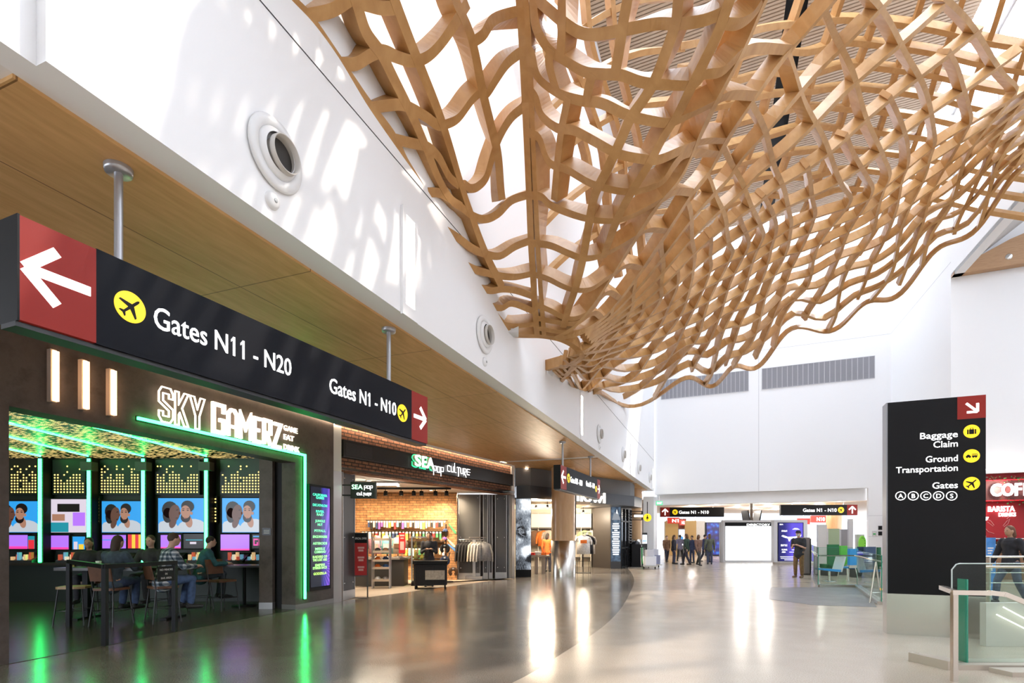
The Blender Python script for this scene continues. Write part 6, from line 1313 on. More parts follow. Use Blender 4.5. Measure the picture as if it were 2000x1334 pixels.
simple_sign('far gates sign with the red arrow panel at its left end', 1290, 1413, 991, 1009.5, 36.5, True, 'Gates N1 - N10', 'far gates signs')
simple_sign('far gates sign with the red arrow panel at its right end', 1525, 1672, 986, 1006.5, 32.6, False, 'Gates N1 - N10', 'far gates signs')
def gate_no(label, px0, px1, py0, py1, Y, txt, emit=.15):
    x0, x1 = PX(px0, Y), PX(px1, Y); z0, z1 = PZ(py1, Y), PZ(py0, Y); t = thing('gate_number_sign', label, 'sign', (x0, Y, z0), 0, 'red gate number signs')
    m = MB(); m.box(0, x1-x0, 0, .12, 0, z1-z0); m.build('panel', mat('gate_red_%d' % int(emit*100), '#c0301a', .4, emit=emit), t)
    if txt: m = MB(); text_into(m, txt, (x1-x0)*.93, (z1-z0)*.22, (z1-z0)*.75, -.006, fit=min((x1-x0)*.55, (z1-z0)*1.6), bold=.02, depth=.006, align='RIGHT'); m.build('lettering', LIT, t)
    m = MB(); m.tube([((x1-x0)/2, .06, z1-z0), ((x1-x0)/2, .06, 3.8-z0)], .015, 6); m.build('hanging_rod', STEEL, t)
gate_no('red gate sign reading N1', 1304, 1327, 1011, 1022.5, 40, 'N1'); gate_no('red gate sign reading N2, right of N1', 1327.5, 1338, 1015, 1026, 45, 'N2'); gate_no('bright red gate sign reading N10', 1584, 1613, 1007, 1020.5, 36, 'N10', .5); gate_no('plain dark red gate sign left of N10', 1558, 1582, 1012.5, 1024, 41, '')
p = P(1287.5, 983, 30.3); t = thing('exit_sign', 'small green lit exit sign under the far beam', 'exit sign', (p.x-.17, p.y, p.z-.11)); m = MB(); m.box(0, .36, 0, .05, 0, .23); m.build('plate', mat('exit_green', (.1, .7, .3), .4, emit=.6, ecol=(.12, .75, .32)), t); m = MB(); text_into(m, 'EXIT', .18, .06, .16, -.005, fit=.27, bold=.02, depth=.005, align='CENTER'); m.build('lettering', LIT, t); m = MB(); m.box(.17, .19, .02, .04, .23, .5); m.build('rod', STEEL, t)
# shop fronts far left beyond the opening
m = MB(); m.use(mat('honey_wall', (.55, .36, .14), .6)); m.prism_z([(PX(1300, 46), 46), (PX(1322, 46), 45.6), (PX(1322, 46), 46.2), (PX(1300, 46), 46.4)], 0, 2.9); m.use(CLOTHS['white']); m.box(PX(1360, 48), PX(1378, 48), 48, 48.3, 0, 3); m.use(mat('honey_wall', 0)); m.box(PX(1338, 48), PX(1360, 48), 48, 48.3, 0, 3); m.use(mat('far_red', (.25, .05, .03), .6)); m.box(PX(1320, 48.5), PX(1340, 48.5), 48.5, 48.8, 0, 3.2); struct('wall_far_shops', m)
t = thing('blue_screen_wall', 'glowing dark blue screen wall of a far shop left of the directory', 'screen', (PX(1379, 44), 44, 0)); w = PX(1412, 44)-PX(1379, 44)
m = MB(); m.box(0, w, 0, .3, 0, 2.75); m.build('case', BLACK, t); bm2, nt, b = nodes_of('blue_glow'); v = coords(nt, (1, 1, 1), swap=True); vo = nt.nodes.new('ShaderNodeTexVoronoi'); vo.inputs['Scale'].default_value = 3.2; nt.links.new(v, vo.inputs['Vector']); rr = ramp(nt, [(.1, (.02, .25, .8)), (.35, (.02, .04, .45)), (.7, (.01, .01, .12))]); nt.links.new(vo.outputs['Distance'], rr.inputs[0]); nt.links.new(rr.outputs[0], b.inputs['Emission Color']); b.inputs['Emission Strength'].default_value = .9; b.inputs['Base Color'].default_value = (0, 0, 0, 1)
m = MB(); m.box(.05, w-.05, -.01, 0, .1, 2.7); m.build('display', bm2, t)
t = thing('lit_poster', 'white lit poster under the N2 gate sign', 'poster', (PX(1325, 42), 42, 0)); m = MB(); m.box(0, .52, 0, .1, 0, 2.2); m.build('case', GREYP, t); m = MB(); m.box(.04, .48, -.01, 0, .9, 2.12); d_ = m.build('display', mat('poster_white', (.9, .93, 1), .4, emit=.8), t); m = MB(); m.disc_y(.26, 1.45, .12, .16, -.014, -.01, 16); m.build('dark_shape', BLUE, d_)
t = thing('lit_poster', 'white and blue lit poster behind the green bin', 'poster', (PX(1254, 31), 31, 0)); m = MB(); m.box(0, .30, 0, .3, 0, 1.78); m.build('case', DARKMET, t); m = MB(); m.box(.02, .28, -.01, 0, 1.15, 1.66); d_ = m.build('display', mat('poster_white', 0), t); m = MB(); [m.box(.05+.07*k, .09+.07*k, -.014, -.01, 1.25, 1.36) for k in range(3)]; m.build('blue_figures', BLUE, d_)
# directory and advertising display
YD = 32.5
t = thing('directory_display', 'large glowing white directory map panel in a grey frame at the far end', 'display', (PX(1412, YD), YD, 0)); w = PX(1515.5, YD)-PX(1412, YD); zt = PZ(1016, YD); FR = mat('frame_grey', (.62, .62, .64), .45)
m = MB(); m.box(0, .12, 0, .3, 0, zt); m.box(w-.12, w, 0, .3, 0, zt); m.box(.12, w-.12, 0, .3, zt-.13, zt); m.box(.12, w-.12, 0, .3, 0, .1); m.build('frame', FR, t)
m = MB(); m.box(.12, w-.12, .04, .26, .1, zt-.13); m.build('back_panel', BLACK, t)
m = MB(); m.box(.16, w-.16, .02, .04, .12, zt-.36); dm = m.build('lit_map', mat('map_lit', (.95, .98, 1), .4, emit=1.1, ecol=(.93, .97, 1)), t)
m = MB(); m.use(mat('map_tint', (.5, .75, .9), .5, emit=.9, ecol=(.55, .8, .9))); [m.box(w-.9+.1*(k % 3), w-.62+.1*(k % 3), .014, .02, 1.1+k*.11, 1.17+k*.11) for k in range(7)]; m.build('map_key', None, dm)
m = MB(); text_into(m, 'DIRECTORY', PX(1504.8, YD)-PX(1412, YD), zt-.33, .17, .03, fit=1.42, bold=.02, depth=.01, align='RIGHT'); m.build('lettering', LIT, t)
YA = 30.0
t = thing('advertising_screen', 'tall blue advertising screen with a white aeroplane, right of the directory', 'display', (PX(1512, YA), YA, 0)); w = PX(1577, YA)-PX(1512, YA); zt = PZ(1015.5, YA); z0 = PZ(1101, YA)
m = MB(); m.box(0, w, 0, .35, max(.12, z0), zt); m.build('case', FR, t); m = MB(); m.box(.08, w-.08, .03, .32, 0, .12); m.build('plinth', mat('plinth_tan', (.4, .35, .3), .5), t)
am, nt, b = nodes_of('ad_blue'); v = coords(nt, (1, 1, 1)); s_ = nt.nodes.new('ShaderNodeSeparateXYZ'); nt.links.new(v, s_.inputs[0]); a_ = nt.nodes.new('ShaderNodeMath'); a_.inputs[1].default_value = 0; nt.links.new(s_.outputs[0], a_.inputs[0]); rr = ramp(nt, [(.1, (.006, .008, .06)), (.6, (.02, .02, .22)), (1, (.12, .08, .75))]); nt.links.new(a_.outputs[0], rr.inputs[0]); nt.links.new(rr.outputs[0], b.inputs['Emission Color']); b.inputs['Emission Strength'].default_value = .9; b.inputs['Base Color'].default_value = (0, 0, 0, 1)
xa, xb = PX(1520, YA)-PX(1512, YA), PX(1568, YA)-PX(1512, YA); za, zb = PZ(1095.5, YA), PZ(1021.5, YA)
m = MB(); m.use(BLACK); m.box(xa-.04, xb+.04, -.004, 0, max(.14, za-.03), zb+.03); m.use(am); m.box(xa, xb, -.008, -.004, za if za > .16 else .16, zb); ad_ = m.build('display', None, t); hh = zb-.16
m = MB()
for tx, fx, fz, sz, fit in (('SEA', .05, .95, .09, .2), ('STARLUX', .13, .775, .12, .32), ('SEATTLE', .10, .40, .14, .36), ('FLYING', .14, .29, .12, .30), ('ASIA', .14, .23, .12, .22)):
    text_into(m, tx, xa+fx*(xb-xa), .16+fz*hh, sz, -.012, fit=fit, bold=.01, depth=.004)
for fx0, fx1, fz in ((.55, .85, .305), (.45, .85, .245), (.08, .8, .125), (.10, .85, .085), (.25, .85, .045)): m.box(xa+fx0*(xb-xa), xa+fx1*(xb-xa), -.012, -.008, .16+fz*hh-.012, .16+fz*hh+.012)
m.build('lettering', LIT, ad_)
m = MB(); m.use(mat('ad_white', (.8, .86, .95), .4, emit=.8)); c_ = lambda x, z: (xa+x*(xb-xa), .16+z*hh)
m.prism_y([c_(.12, .66), (c_(.18, .69)), c_(.40, .64), c_(.85, .66), c_(.95, .70), c_(.9, .64), c_(.5, .585), c_(.25, .62)], -.012, -.008); m.prism_y([c_(.38, .63), c_(.52, .60), c_(.46, .52), c_(.42, .53)], -.014, -.012); m.prism_y([c_(.56, .83), c_(.66, .87), c_(.78, .865), c_(.88, .83)], -.012, -.008); m.build('aeroplane_picture', None, ad_)
t = thing('screen_pole', 'tan pole with two dark tilted flight screens rising behind the directory', 'screen pole', (PX(1467.5, 35), 35, 0)); m = MB(); m.tube([(0, 0, 0), (0, 0, 3.79)], .09, 16); m.lathe([(.3, 3.75), (.32, 3.79)], 20); m.build('pole', mat('pole_tan', (.42, .36, .31), .5), t)
for s in (-1, 1): m = MB(); m.hexa([(s*.17, -.5, 1.9), (s*.25, -.5, 1.9), (s*.25, .5, 1.9), (s*.17, .5, 1.9), (s*.40, -.5, 3.25), (s*.46, -.5, 3.25), (s*.46, .5, 3.25), (s*.40, .5, 3.25)]); m.tube([(0, 0, 2.6), (s*.28, 0, 2.6)], .03, 6); m.build('screen', BLACK, t, fixn=True)
t = thing('steel_post', 'pale steel post standing left of the directory panel', 'post', (PX(1409, 33), 33, 0)); m = MB(); m.rbox(-.1, .1, -.1, .1, 0, 2.45, .02); m.build('shaft', FR, t); m = MB(); m.box(.1, .2, -.1, .1, 0, 2.4); m.build('dark_side', GREYP, t)
# ---------------------------------------------------------------- right: glass balustrade, seats, partitions
GLS = glass('balustrade_glass', (.86, .94, .91)); GED = mat('glass_edge', (.03, .30, .20), .15, spec=.6)
def glass_panel(par, a, b_, z0, z1, th=.018):
    a, b_ = Vector(a), Vector(b_); d = (b_-a).normalized(); n = Vector((-d.y, d.x, 0))*th/2; m = MB(); m.use(GLS)
    c = [a-n, b_-n, b_+n, a+n]; m.hexa([v+Vector((0, 0, z0)) for v in c]+[v+Vector((0, 0, z1)) for v in c]); m.build('glass_pane', None, par)
    m = MB(); m.use(GED); e = .006
    for p in (a, b_): q = [p-n-d*e, p-n+d*e, p+n+d*e, p+n-d*e]; m.hexa([v+Vector((0, 0, z0)) for v in q]+[v+Vector((0, 0, z1)) for v in q])
    m.hexa([v+Vector((0, 0, z1)) for v in c]+[v+Vector((0, 0, z1+.006)) for v in c]); m.build('pane_edge', None, par)
fa, fb, fc, fd = FL(1598, 1147), FL(1674, 1147), FL(1584, 1117), FL(1722, 1182)
t = thing('glass_balustrade', 'greenish glass balustrade around the floor opening left of the sign pillar', 'balustrade', fa)
r_ = lambda v: v-fa
glass_panel(t, r_(fa), r_(fb), .08, 1.2); glass_panel(t, r_(fc), r_(fa), .08, 1.2); glass_panel(t, r_(fb), r_(fd), .08, 1.1); 
m = MB()
for a, b_ in ((fa, fb), (fc, fa), (fb, fd)):
    a, b_ = r_(a), r_(b_); d = (b_-a).normalized(); n = Vector((-d.y, d.x, 0))*.08; m.hexa([a-n, b_-n, b_+n, a+n]+[v+Vector((0, 0, .08)) for v in (a-n, b_-n, b_+n, a+n)])
m.build('steel_kerb', STEEL, t)
m = MB(); m.tube([r_(fc)+Vector((0, 0, .95)), r_(fa)+Vector((.0, .12, .95)), r_(fb)+Vector((0, .12, .95)), r_(fd)+Vector((.08, .05, .95))], .022, 8); m.build('handrail', STEEL, t)
ee = FL(1700, 1166); t = thing('escalator_frame', 'A-shaped steel barrier with an orange lamp inside the glass balustrade', 'barrier', (PX(1711, 12.2), 12.2, 0)); m = MB(); m.tube([(-.14, 0, .02), (0, 0, .95)], .018, 6); m.tube([(.12, 0, .02), (0, 0, .95)], .018, 6); m.tube([(-.1, 0, .25), (.1, 0, .25)], .012, 6); m.build('frame', STEEL, t); m = MB(); m.ball((.1, -.02, .33), .03); m.build('lamp', mat('amber', (1, .45, .03), .4, emit=.8), t)
PANC = [('dark green', (.015, .16, .05)), ('bright green', (.12, .55, .06)), ('dark blue', (.018, .045, .10)), ('slate blue', (.045, .085, .16)), ('deep green', (.01, .11, .05))]
for i, (px0, px1, y0, y1, Y) in enumerate(((1617, 1640, 1063.5, 1083, 21), (1641, 1656, 1066, 1078, 21.5), (1676, 1688, 1068, 1087, 20), (1689, 1712, 1068, 1087, 19.8), (1714, 1722, 1069, 1088, 20))):
    t = thing('seat_back', PANC[i][0]+' padded seat back seen over the glass balustrade', 'seat', (PX(px0, Y), Y, 0), 0, 'coloured seats behind the balustrade'); w = PX(px1, Y)-PX(px0, Y)
    m = MB(); m.rbox(0, w, 0, .1, .42, PZ(y0, Y), .03); m.build('back', mat('seat_%d' % i, PANC[i][1], .7), t); m = MB(); m.rbox(0, w, .1, .6, .3, .45, .03); m.build('cushion', mat('seat_%d' % i, 0), t); m = MB(); m.box(.02, w-.02, .05, .55, 0, .3); m.build('base', GREYP, t)
t = thing('shell_chair', 'bright blue shell chair behind the glass balustrade', 'chair', (PX(1667, 18.5), 18.5, 0), .2); BL = mat('chair_blue', (.02, .30, .72), .4)
m = MB(); m.rbox(-.2, .2, .0, .06, .55, 1.12, .05); m.build('backrest', BL, t); m = MB(); m.rbox(-.22, .22, .06, .5, .44, .49, .05); m.build('seat', BL, t)
for sx in (-1, 1): m = MB(); m.tube([(sx*.17, .1, .45), (sx*.2, .0, 0)], .015, 6); m.build('leg', STEEL, t); m = MB(); m.tube([(sx*.17, .42, .45), (sx*.2, .5, 0)], .015, 6); m.build('leg', STEEL, t)
m = MB(); m.box(-.15, .15, .02, .05, .45, .56); m.build('bracket', STEEL, t)
t = thing('lounge_chair', 'blue reclining chair low behind the glass, left of the shell chair', 'chair', (PX(1620, 18.3), 18.3, 0)); m = MB(); m.hexa([(-.35, -.25, .40), (.25, -.25, .34), (.25, .25, .34), (-.35, .25, .40), (-.35, -.25, .46), (.25, -.25, .42), (.25, .25, .42), (-.35, .25, .46)]); m.build('seat', BL, t); m = MB(); m.hexa([(.22, -.25, .34), (.28, -.25, .34), (.28, .25, .34), (.22, .25, .34), (.36, -.25, .85), (.42, -.25, .85), (.42, .25, .85), (.36, .25, .85)]); m.build('backrest', mat('chair_frame_white', (.7, .72, .75), .4), t); m = MB(); m.tube([(0, 0, .02), (0, 0, .36)], .04, 10); m.lathe([(0, 0), (.22, 0), (.2, .03), (0, .03)], 18); m.build('pedestal', STEEL, t)
for i, (px0, px1, y0, Y, c) in enumerate(((1617, 1640, 1032.5, 26, (.42, .52, .33)), (1642, 1656, 1034, 26.2, (.36, .35, .37)), (1657, 1666, 1014, 26.4, (.75, .74, .74)), (1597, 1615, 1025, 28, (.72, .70, .68)), (1672, 1688, 1044, 24.5, (.55, .60, .50)))):
    t = thing('partition', ('pale green upright partition behind the dark green seat', 'grey partition right of the pale green one', 'tall white partition next to the grey one', 'white partition under the N10 gate sign', 'low pale partition beside the round green sign')[i], 'partition', (PX(px0, Y), Y, 0), 0, 'partitions behind the seats'); m = MB(); w = PX(px1, Y)-PX(px0, Y); m.box(.02, w-.02, 0, .08, .06, PZ(y0, Y)); m.build('panel', mat('part_%d' % i, c, .5), t); m = MB(); m.box(0, w, -.02, .1, 0, .06); m.box(0, .02, -.01, .09, .06, PZ(y0, Y)); m.box(w-.02, w, -.01, .09, .06, PZ(y0, Y)); m.build('frame', FR, t)
column('copper-coloured round column behind the N10 gate sign', PX(1629, 36.5), 36.5, .5, 3.8, 1.2)
t = thing('green_round_sign', 'bright green upright oval sign right of the partitions', 'sign', (PX(1685, 24), 24, 0)); m = MB(); m.disc_y(0, 1.22, .16, .36, 0, .06, 28); m.build('oval', mat('leaf_green', (.22, .62, .06), .5, emit=.15), t); m = MB(); m.box(-.12, .12, -.05, .12, 0, .03); m.box(-.02, .02, .01, .05, .03, .88); m.build('stand', GREYP, t)
m = MB()
for k in range(9): a = -1.9+k*.44; m.box(.10*math.sin(a+1.6)-.012, .10*math.sin(a+1.6)+.012, -.004, 0, 1.22+.27*math.cos(a+1.6)-.02, 1.22+.27*math.cos(a+1.6)+.02)
m.build('dark_marks', mat('mark_green', (.02, .15, .02), .6), t)
BO = B0; 
for i, (px0, px1, y0, y1, lab) in enumerate(((1703, 1712, 1037, 1048.5, 'white framed notice on the wall left of the sign pillar'), (1715, 1723, 1027, 1035, 'upper dark small display beside the sign pillar'), (1715, 1723, 1038, 1046, 'lower dark small display beside the sign pillar'))):
    t0 = onplane(BO, BD, px0, y1); t1_ = onplane(BO, BD, px1, y0); t = thing('wall_notice', lab, 'notice', BO+BD*t0[0]+Vector((0, 0, t0[1])), AB, 'small notices on the far right wall'); w = t1_[0]-t0[0]; hh = t1_[1]-t0[1]
    m = MB(); m.box(0, w, -.03, 0, 0, hh); m.build('frame', (FR, GREYP, GREYP)[i], t); m = MB(); m.box(.02, w-.02, -.034, -.03, .02, hh-.02); m.build('sheet', (CLOTHS['white'], BLACK, BLACK)[i], t)
    if i == 0: m = MB(); m.box(.04, w-.04, -.037, -.034, hh*.35, hh*.6); m.build('green_bar', mat('bin_green', 0), t)
# ---------------------------------------------------------------- right foreground: stair railing
q0 = FL(1863, 1331); PR = Vector((q0.x, q0.y, 0)); SAT = mat('satin_steel', (.66, .62, .58), .25, 1)
t = thing('stair_railing', 'satin steel handrail with square posts in the right foreground', 'railing', PR)
def sq(m, a, b_, w): 
    a, b_ = Vector(a), Vector(b_); d = (b_-a).normalized(); n = d.cross(Vector((0, 0, 1))); n = n.normalized() if n.length > .01 else Vector((1, 0, 0)); u = n.cross(d)
    c = [(-1, -1), (1, -1), (1, 1), (-1, 1)]; m.hexa([a+(n*x+u*y)*w for x, y in c]+[b_+(n*x+u*y)*w for x, y in c])
m = MB(); sq(m, (0, 0, 0), (0, 0, .93), .022); sq(m, (.05, .02, 0), (.05, .02, .93), .008); m.build('post', SAT, t)
m = MB(); sq(m, (.73, -.18, .25), (.73, -.18, .80), .022); sq(m, (.76, -.16, .25), (.76, -.16, .80), .008); m.build('post', SAT, t)
m = MB(); sq(m, (.31, .55, .93), (0, -.02, .93), .024); sq(m, (-.02, 0, .93), (.30, -.09, .93), .024); sq(m, (.29, -.09, .935), (.42, -.12, .92), .024); sq(m, (.41, -.12, .925), (1.6, -.3, .40), .024); m.build('handrail', SAT, t)
t = thing('glass_stair_guard', 'clear glass guard with a green edge on a steel kerb behind the foreground handrail', 'balustrade', (5.08, 6.2, 0))
gm = MB(); gm.use(GLS); c = .09
pts = [(0, .06), (0, 1.13), (.05, 1.19), (.09, 1.2), (1.9, 1.2), (1.9, .06)]; gm.prism_y(pts, 0, .018); gm.build('glass_pane', None, t)
m = MB(); m.tube([(0, .009, .06), (0, .009, 1.13), (.05, .009, 1.19), (.09, .009, 1.2), (1.9, .009, 1.2)], .008, 6); m.build('polished_edge', mat('edge_pale', (.55, .62, .60), .1, spec=.8), t)
m = MB(); m.box(.155, .172, -.012, .12, .04, 1.02); m.build('green_edge', GED, t)
KRB = mat('kerb_metal', (.55, .48, .40), .45, .25)
m = MB(); m.prism_z([(-.15, -.12), (1.9, -.18), (1.9, .2), (.2, .2), (.0, .5), (-.2, .35)], 0, .06); m.prism_z([(.30, -.42), (1.9, -.45), (1.9, -.19), (.25, -.19)], 0, .05); m.build('kerb', KRB, t)
m = MB(); m.hexa([(-.25, .35, 0), (-.15, -.12, 0), (-.1, -.12, 0), (-.18, .38, 0), (-.25, .35, .1), (-.15, -.12, .1), (-.1, -.12, .1), (-.18, .38, .1)]); m.build('kerb_end', KRB, t)
t = thing('stair_wall', 'pale stair side panel with two bright light lines behind the glass guard', 'wall panel', (PX(1926, 7.4), 7.4, 0))
m = MB(); m.box(0, 1.6, 0, .1, 0, .60); m.build('panel', mat('panel_pale', (.62, .58, .52), .3), t)
for a, b_ in (((.19, -.05, .55), (.9, -.05, .17)), ((.09, -.06, .45), (.55, -.06, .22))): m = MB(); m.tube([a, b_], .008, 6); m.build('light_line', mat('line_lit', (1, 1, 1), .4, emit=2.5, ecol=(1, .93, .82)), t)
t = thing('far_stair_rail', 'steel rail with glass and thin bars in front of the coffee counter', 'railing', (PX(1895, 9.2), 9.2, 0))
m = MB(); m.tube([(0, 0, 1.0), (2.2, -.05, 1.0)], .022, 8); m.build('handrail', mat('rail_copper', (.60, .47, .40), .25, .9), t); m = MB(); m.tube([(.2, .35, 1.16), (2.2, .35, 1.16)], .018, 8); m.build('upper_rail', STEEL, t); m = MB(); [m.tube([(.3, .3, z), (2.2, .3, z)], .006, 6) for z in (.88, .70)]; m.build('thin_bar', STEEL, t)
for x in (.59, 1.5): m = MB(); m.box(x-.012, x+.012, .28, .36, 0, 1.16); m.build('post', STEEL, t)
m = MB(); m.box(.0, 2.2, .0, .014, .06, .98); m.build('glass_pane', GLS, t); m = MB(); m.box(0, 2.2, -.05, .40, 0, .06); m.build('kerb', STEEL, t)
# ---------------------------------------------------------------- coffee shop
CO_ = C2+Vector((-.08, -.25, 0)); KX = lambda px: onplane(CO_, BD, px)[0]; KZ = lambda px, py: onplane(CO_, BD, px, py)[1]
m = MB(); m.box(-.6, 9, .7, 6, 3.85, 4.0); struct('ceiling_coffee', m, WHITE2, None, CO_, AB)
DRED = concrete('dark_red_panel', (.055, .008, .008), (.10, .014, .012), 6); CRED = mat('coffee_red', (.40, .008, .014), .5)
m = MB(); m.use(CRED); m.box(-.6, 9, .9, 1.05, 0, 3.85); struct('wall_coffee', m, None, None, CO_, AB)
t = thing('coffee_sign', 'dark red sign band with big white COFFEE letters over the counter', 'sign', CO_, AB); zb_, zt_ = KZ(1960, 976), KZ(1960, 937)
m = MB(); m.use(DRED); m.box(-.3, 6, .3, .8, zb_, zt_); m.use(mat('red_line', (.6, .01, .02), .4, emit=.4)); m.box(-.3, 6, .27, .3, zb_-.03, zb_); m.box(-.3, 6, .27, .3, zt_, zt_+.03); m.build('band', None, t)
m = MB(); xq0, xq1 = KX(1940), KX(2001); z0 = KZ(1965, 969); text_into(m, 'COF', xq0, z0+.03, .62, .22, fit=xq1-xq0, bold=.02, depth=.1); text_into(m, 'FEE', xq1+.06, z0+.03, .62, .22, fit=xq1-xq0, bold=.02, depth=.1); m.build('lettering', LIT, t)
m = MB(); m.use(LIT); text_into(m, 'BARISTA', KX(1948), KZ(1975, 997), .28, .83, fit=KX(2003)-KX(1948), bold=.02, depth=.05); text_into(m, 'DRINKS', KX(1970), KZ(1985, 1007), .20, .83, fit=KX(2005)-KX(1970), bold=.02, depth=.05); tag(m.build('menu_heading', None, None, CO_, AB), 'white BARISTA DRINKS heading on the red coffee shop wall', 'sign')
m = MB(); WL = mat('mural_line', (.75, .35, .33), .6); m.use(WL)
def ml(pts): m.tube([(KX(a), .885, KZ(a, b_)) for a, b_ in pts], .008, 5)
ml([(1930, 1000), (1929, 995), (1934, 992), (1941, 993), (1942, 999)]); ml([(1930, 1000), (1936, 998), (1942, 1000)]); ml([(1940, 1016), (1943, 1030), (1950, 1038), (1962, 1042)]); ml([(1945, 1011), (1955, 1016), (1962, 1025)]); ml([(1948, 1018), (1956, 1024), (1960, 1027)]); ml([(1980, 1026), (1988, 1016), (1994, 1012), (1990, 1022), (1982, 1028)]); ml([(1988, 1012), (1994, 1005), (1993, 998)]); ml([(1985, 1043), (1995, 1040), (1999, 1032)]); ml([(1926, 1036), (1945, 1037), (1940, 1041), (1926, 1040)])
tag(m.build('line_mural', None, None, CO_, AB), 'pale line drawing on the red wall of the coffee shop', 'mural')
t = thing('wall_lamp', 'small glowing white lamp on the red coffee shop wall', 'wall lamp', CO_+BD*KX(1936)+Vector((0, 0, KZ(1936, 1012))), AB); m = MB(); m.lathe([(0, -.10), (.10, -.06), (.15, .04), (.15, .06)], 18, (0, .72, 0)); m.build('shade', mat('lamp_bowl', (1, 1, 1), .4, emit=4), t); m = MB(); m.tube([(0, .72, .02), (0, .9, .08)], .012, 6); m.build('arm', CHROME, t)
# garland of leaves over the sign
m = MB(); m.use(mat('garland_leaf', (.03, .09, .025), .6, var=.4, scale=30))
for k in range(420):
    x = R.uniform(-.2, 5); z = (zt_ if k % 3 else zb_-.10)+R.gauss(.05, .055); y = .35+R.uniform(-.12, .1); a = R.uniform(0, 6.28); s = R.uniform(.04, .075); b_ = R.uniform(-1, 1)
    m.add([(x, y, z), (x+s*math.cos(a)*.5-s*.3*math.sin(a), y+b_*s, z+s*math.sin(a)*.5+s*.3*math.cos(a)), (x+s*math.cos(a), y, z+s*math.sin(a)), (x+s*math.cos(a)*.5+s*.3*math.sin(a), y-b_*s, z+s*math.sin(a)*.5-s*.3*math.cos(a))], [(0, 1, 2, 3)])
o = tag(m.build('leaf_garland', None, None, CO_, AB), 'green leaf garland draped along the coffee sign', 'garland'); o['kind'] = 'stuff'
t = thing('coffee_counter', 'wooden coffee counter with shelves of baked goods under the red wall', 'counter', CO_, AB)
m = MB(); m.box(.2, 6, .25, .85, .95, 1.0); m.build('top', DW, t); m = MB(); m.box(.2, 6, .3, .85, 0, .95); m.build('front_panel', wood('counter_wood', (.20, .10, .05), (.30, .16, .08)), t); m = MB(); [m.box(.3, 6, .55, .85, z, z+.03) for z in (1.22, 1.45)]; [m.box(x, x+.03, .55, .85, 1.0, 1.5) for x in (.3, 1.6, 2.9)]; m.build('shelf', CHROME, t)
for i in range(18):
    m = MB(); k = ('orange', 'brown', 'cream', 'beige', 'red', 'white')[i % 6]; m.use(CLOTHS[k]); m.ball((0, 0, .055), .085, .07, .055, 10); m.box(-.09, .09, -.07, .07, 0, .012)
    q = CO_+BD*(.42+.26*(i % 9))+Vector((.25, .62, (1.002 if i < 9 else 1.252))); tag(m.build('pastry', None, None, q, AB), 'small baked good on the %s of the coffee counter shelves' % ('lower level' if i < 9 else 'upper level'), 'pastry', 'pastries on the %s' % ('lower level' if i < 9 else 'upper level'))
t = thing('blue_banner', 'narrow blue standing banner beside the right edge of the sign pillar', 'banner', (PX(1926, 14.5), 14.5, 0)); m = MB(); m.box(0, .26, 0, .03, .06, 1.5); m.build('sheet', mat('banner_blue', (.05, .22, .55), .5, var=.3, scale=3), t); m = MB(); m.box(-.03, .29, -.12, .15, 0, .06); m.build('foot', FR, t); m = MB(); [m.box(.04, .20-.03*k, -.004, 0, 1.20-.07*k, 1.235-.07*k) for k in range(3)]; m.box(.08, .17, -.004, 0, .6, .8); m.build('white_print', CLOTHS['white'], t); m = MB(); m.box(-.04, 0, 0, .04, .06, 1.55); m.build('edge_post', FR, t)
for i, px in enumerate((1930, 1978)):
    q = (PX(px, 20.2), 20.6, 3.84); m = MB(); m.lathe([(0, -.004), (.08, -.004), (.09, .01)], 16); tag(m.build('downlight', LAMPW, None, q), ('left', 'right')[i]+' round downlight in the white ceiling over the coffee sign', 'ceiling lamp')
    la = bpy.data.lights.new('cof', 'POINT'); lo = bpy.data.objects.new('lamp_glow', la); COL.objects.link(lo); lo.location = (PX(px, 19.2)+.3, 19.0, 3.3); la.energy = 60; la.color = (1, .9, .8); la.shadow_soft_size = .15
# ---------------------------------------------------------------- people in the concourse
q = FL(1560, 1128); mp_ = person('man in a black cap and brown trousers looking at his phone before the blue screen', (q.x, q.y, 0), -.9, 'stand', 1.76, 'light', (.03, .02, .02), 0, (.025, .028, .035), (.17, .10, .04), (.18, .10, .05), sleeves=.5, arms='phone', hat=(.02, .02, .03), mask=(.55, .60, .55))
t = thing('backpack', 'tall grey-brown backpack worn behind the man with the phone', 'backpack', (q.x+.20, q.y+.16, .95), -.9); m = MB(); m.ball((0, 0, .27), .17, .12, .30, 14); m.build('bag', mat('pack_grey', (.16, .13, .12), .8), t); m = MB(); m.ball((0, .10, .18), .11, .06, .14, 12); m.build('pocket', mat('pack_dark', (.08, .07, .07), .8), t)
t = thing('upright_display', 'narrow grey-brown upright cabinet right of the man with the phone', 'cabinet', (PX(1573, 21.5), 21.5, 0)); m = MB(); m.rbox(-.05, .2, 0, .3, .06, 1.5, .03); m.build('body', mat('cab_brown', (.17, .14, .13), .5), t); m = MB(); m.box(.2, .24, .02, .28, .06, 1.46); m.build('dark_side', BLACK, t); m = MB(); m.box(-.04, .23, .03, .27, 0, .06); m.build('foot', DARKMET, t)
person('person in a dark jacket with brown hair walking past the coffee counter', (PX(1974, 12.2), 12.2, 0), -1.5, 'walk', 1.77, 'tan', (.12, .05, .025), .04, (.015, .016, .022), (.05, .07, .12), group=None)
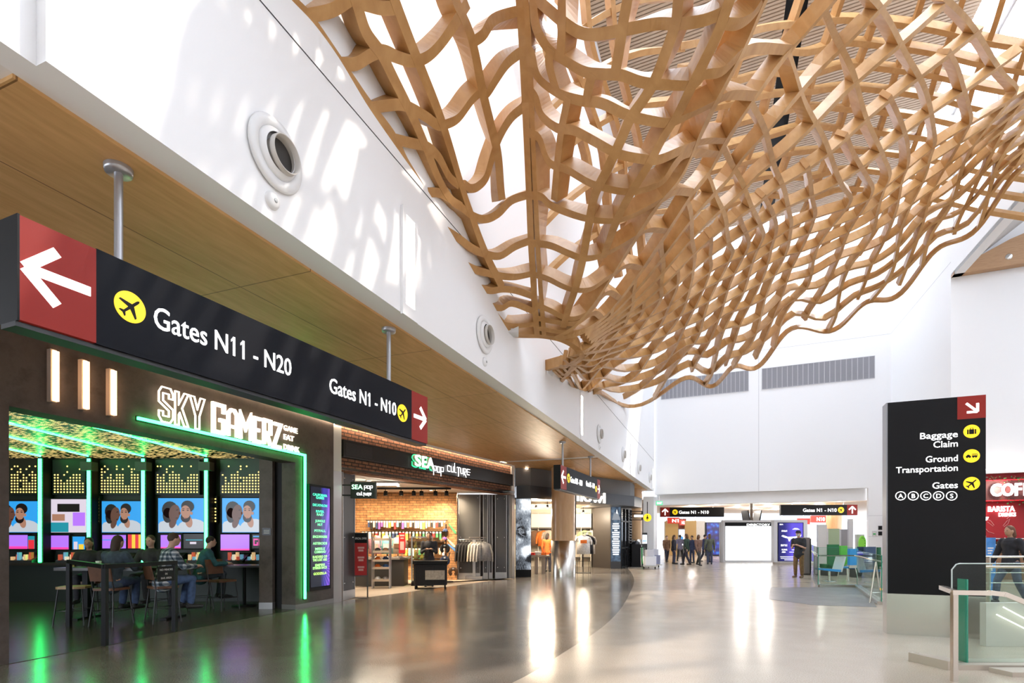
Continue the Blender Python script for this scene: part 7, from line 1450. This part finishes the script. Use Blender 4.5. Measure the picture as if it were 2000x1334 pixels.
CR = [(1302, 33, 'walk', (.20, .10, .05), 'brown-jacketed person at the left end of the far crowd'), (1316, 30.5, 'stand', (.02, .02, .03), 'person in black left of the middle of the far crowd'), (1328, 34, 'walk', (.22, .20, .28), 'person in a grey-violet top in the far crowd under the N1 sign'), (1341, 29.5, 'walk', (.03, .06, .04), 'person in dark green at the front of the far crowd'), (1352, 32, 'stand', (.03, .04, .09), 'person in dark blue in the middle of the far crowd'), (1364, 29, 'walk', (.20, .11, .08), 'person in a reddish brown top in front of the blue screen wall'), (1376, 33, 'walk', (.05, .06, .14), 'person in navy near the blue screen wall'), (1386, 30, 'stand', (.10, .11, .08), 'person in olive at the right end of the far crowd')]
for i, (px, Y, po, c, lab) in enumerate(CR):
    person(lab, (PX(px, Y), Y, 0), (i*1.3) % 6.2, po, 1.62+.03*(i % 4), ('light', 'tan', 'brown')[i % 3], ((.03, .02, .015), (.10, .05, .02))[i % 2], .08*(i % 2), c, ((.03, .03, .05), (.05, .06, .11), (.04, .04, .04))[i % 3], vox=.02, group='people of the far crowd')
for i, (px, Y) in enumerate(((1268, 25.5), (1276, 27))):
    t = thing('luggage_cart', ('pale loaded luggage cart right of the green bin', 'bluish luggage cart behind the pale one')[i], 'luggage cart', (PX(px, Y), Y, 0), .2*i); cm_ = (mat('bag_pale', (.62, .66, .74), .6), mat('bag_blue', (.22, .24, .36), .6))[i]
    m = MB(); m.rbox(-.25, .3, -.2, .2, .18, .62, .05); m.build('suitcase', cm_, t); m = MB(); m.rbox(-.2, .22, -.18, .18, .63, .92, .06); m.build('bag', mat('bag_grey', (.48, .50, .58), .6), t); m = MB(); m.box(-.32, .36, -.24, .24, .12, .17); m.tube([(-.33, -.22, .15), (-.36, -.22, 1.0), (-.36, .22, 1.0), (-.33, .22, .15)], .015, 6); m.build('frame', STEEL, t)
    for sx in (-.26, .28): m = MB(); m.lathe([(0, -.02), (.055, -.02), (.06, 0), (.055, .02), (0, .02)], 12, (sx, 0, .06), 'x'); m.tube([(sx, 0, .06), (sx, 0, .13)], .012, 6); m.build('wheel', BLACK, t)
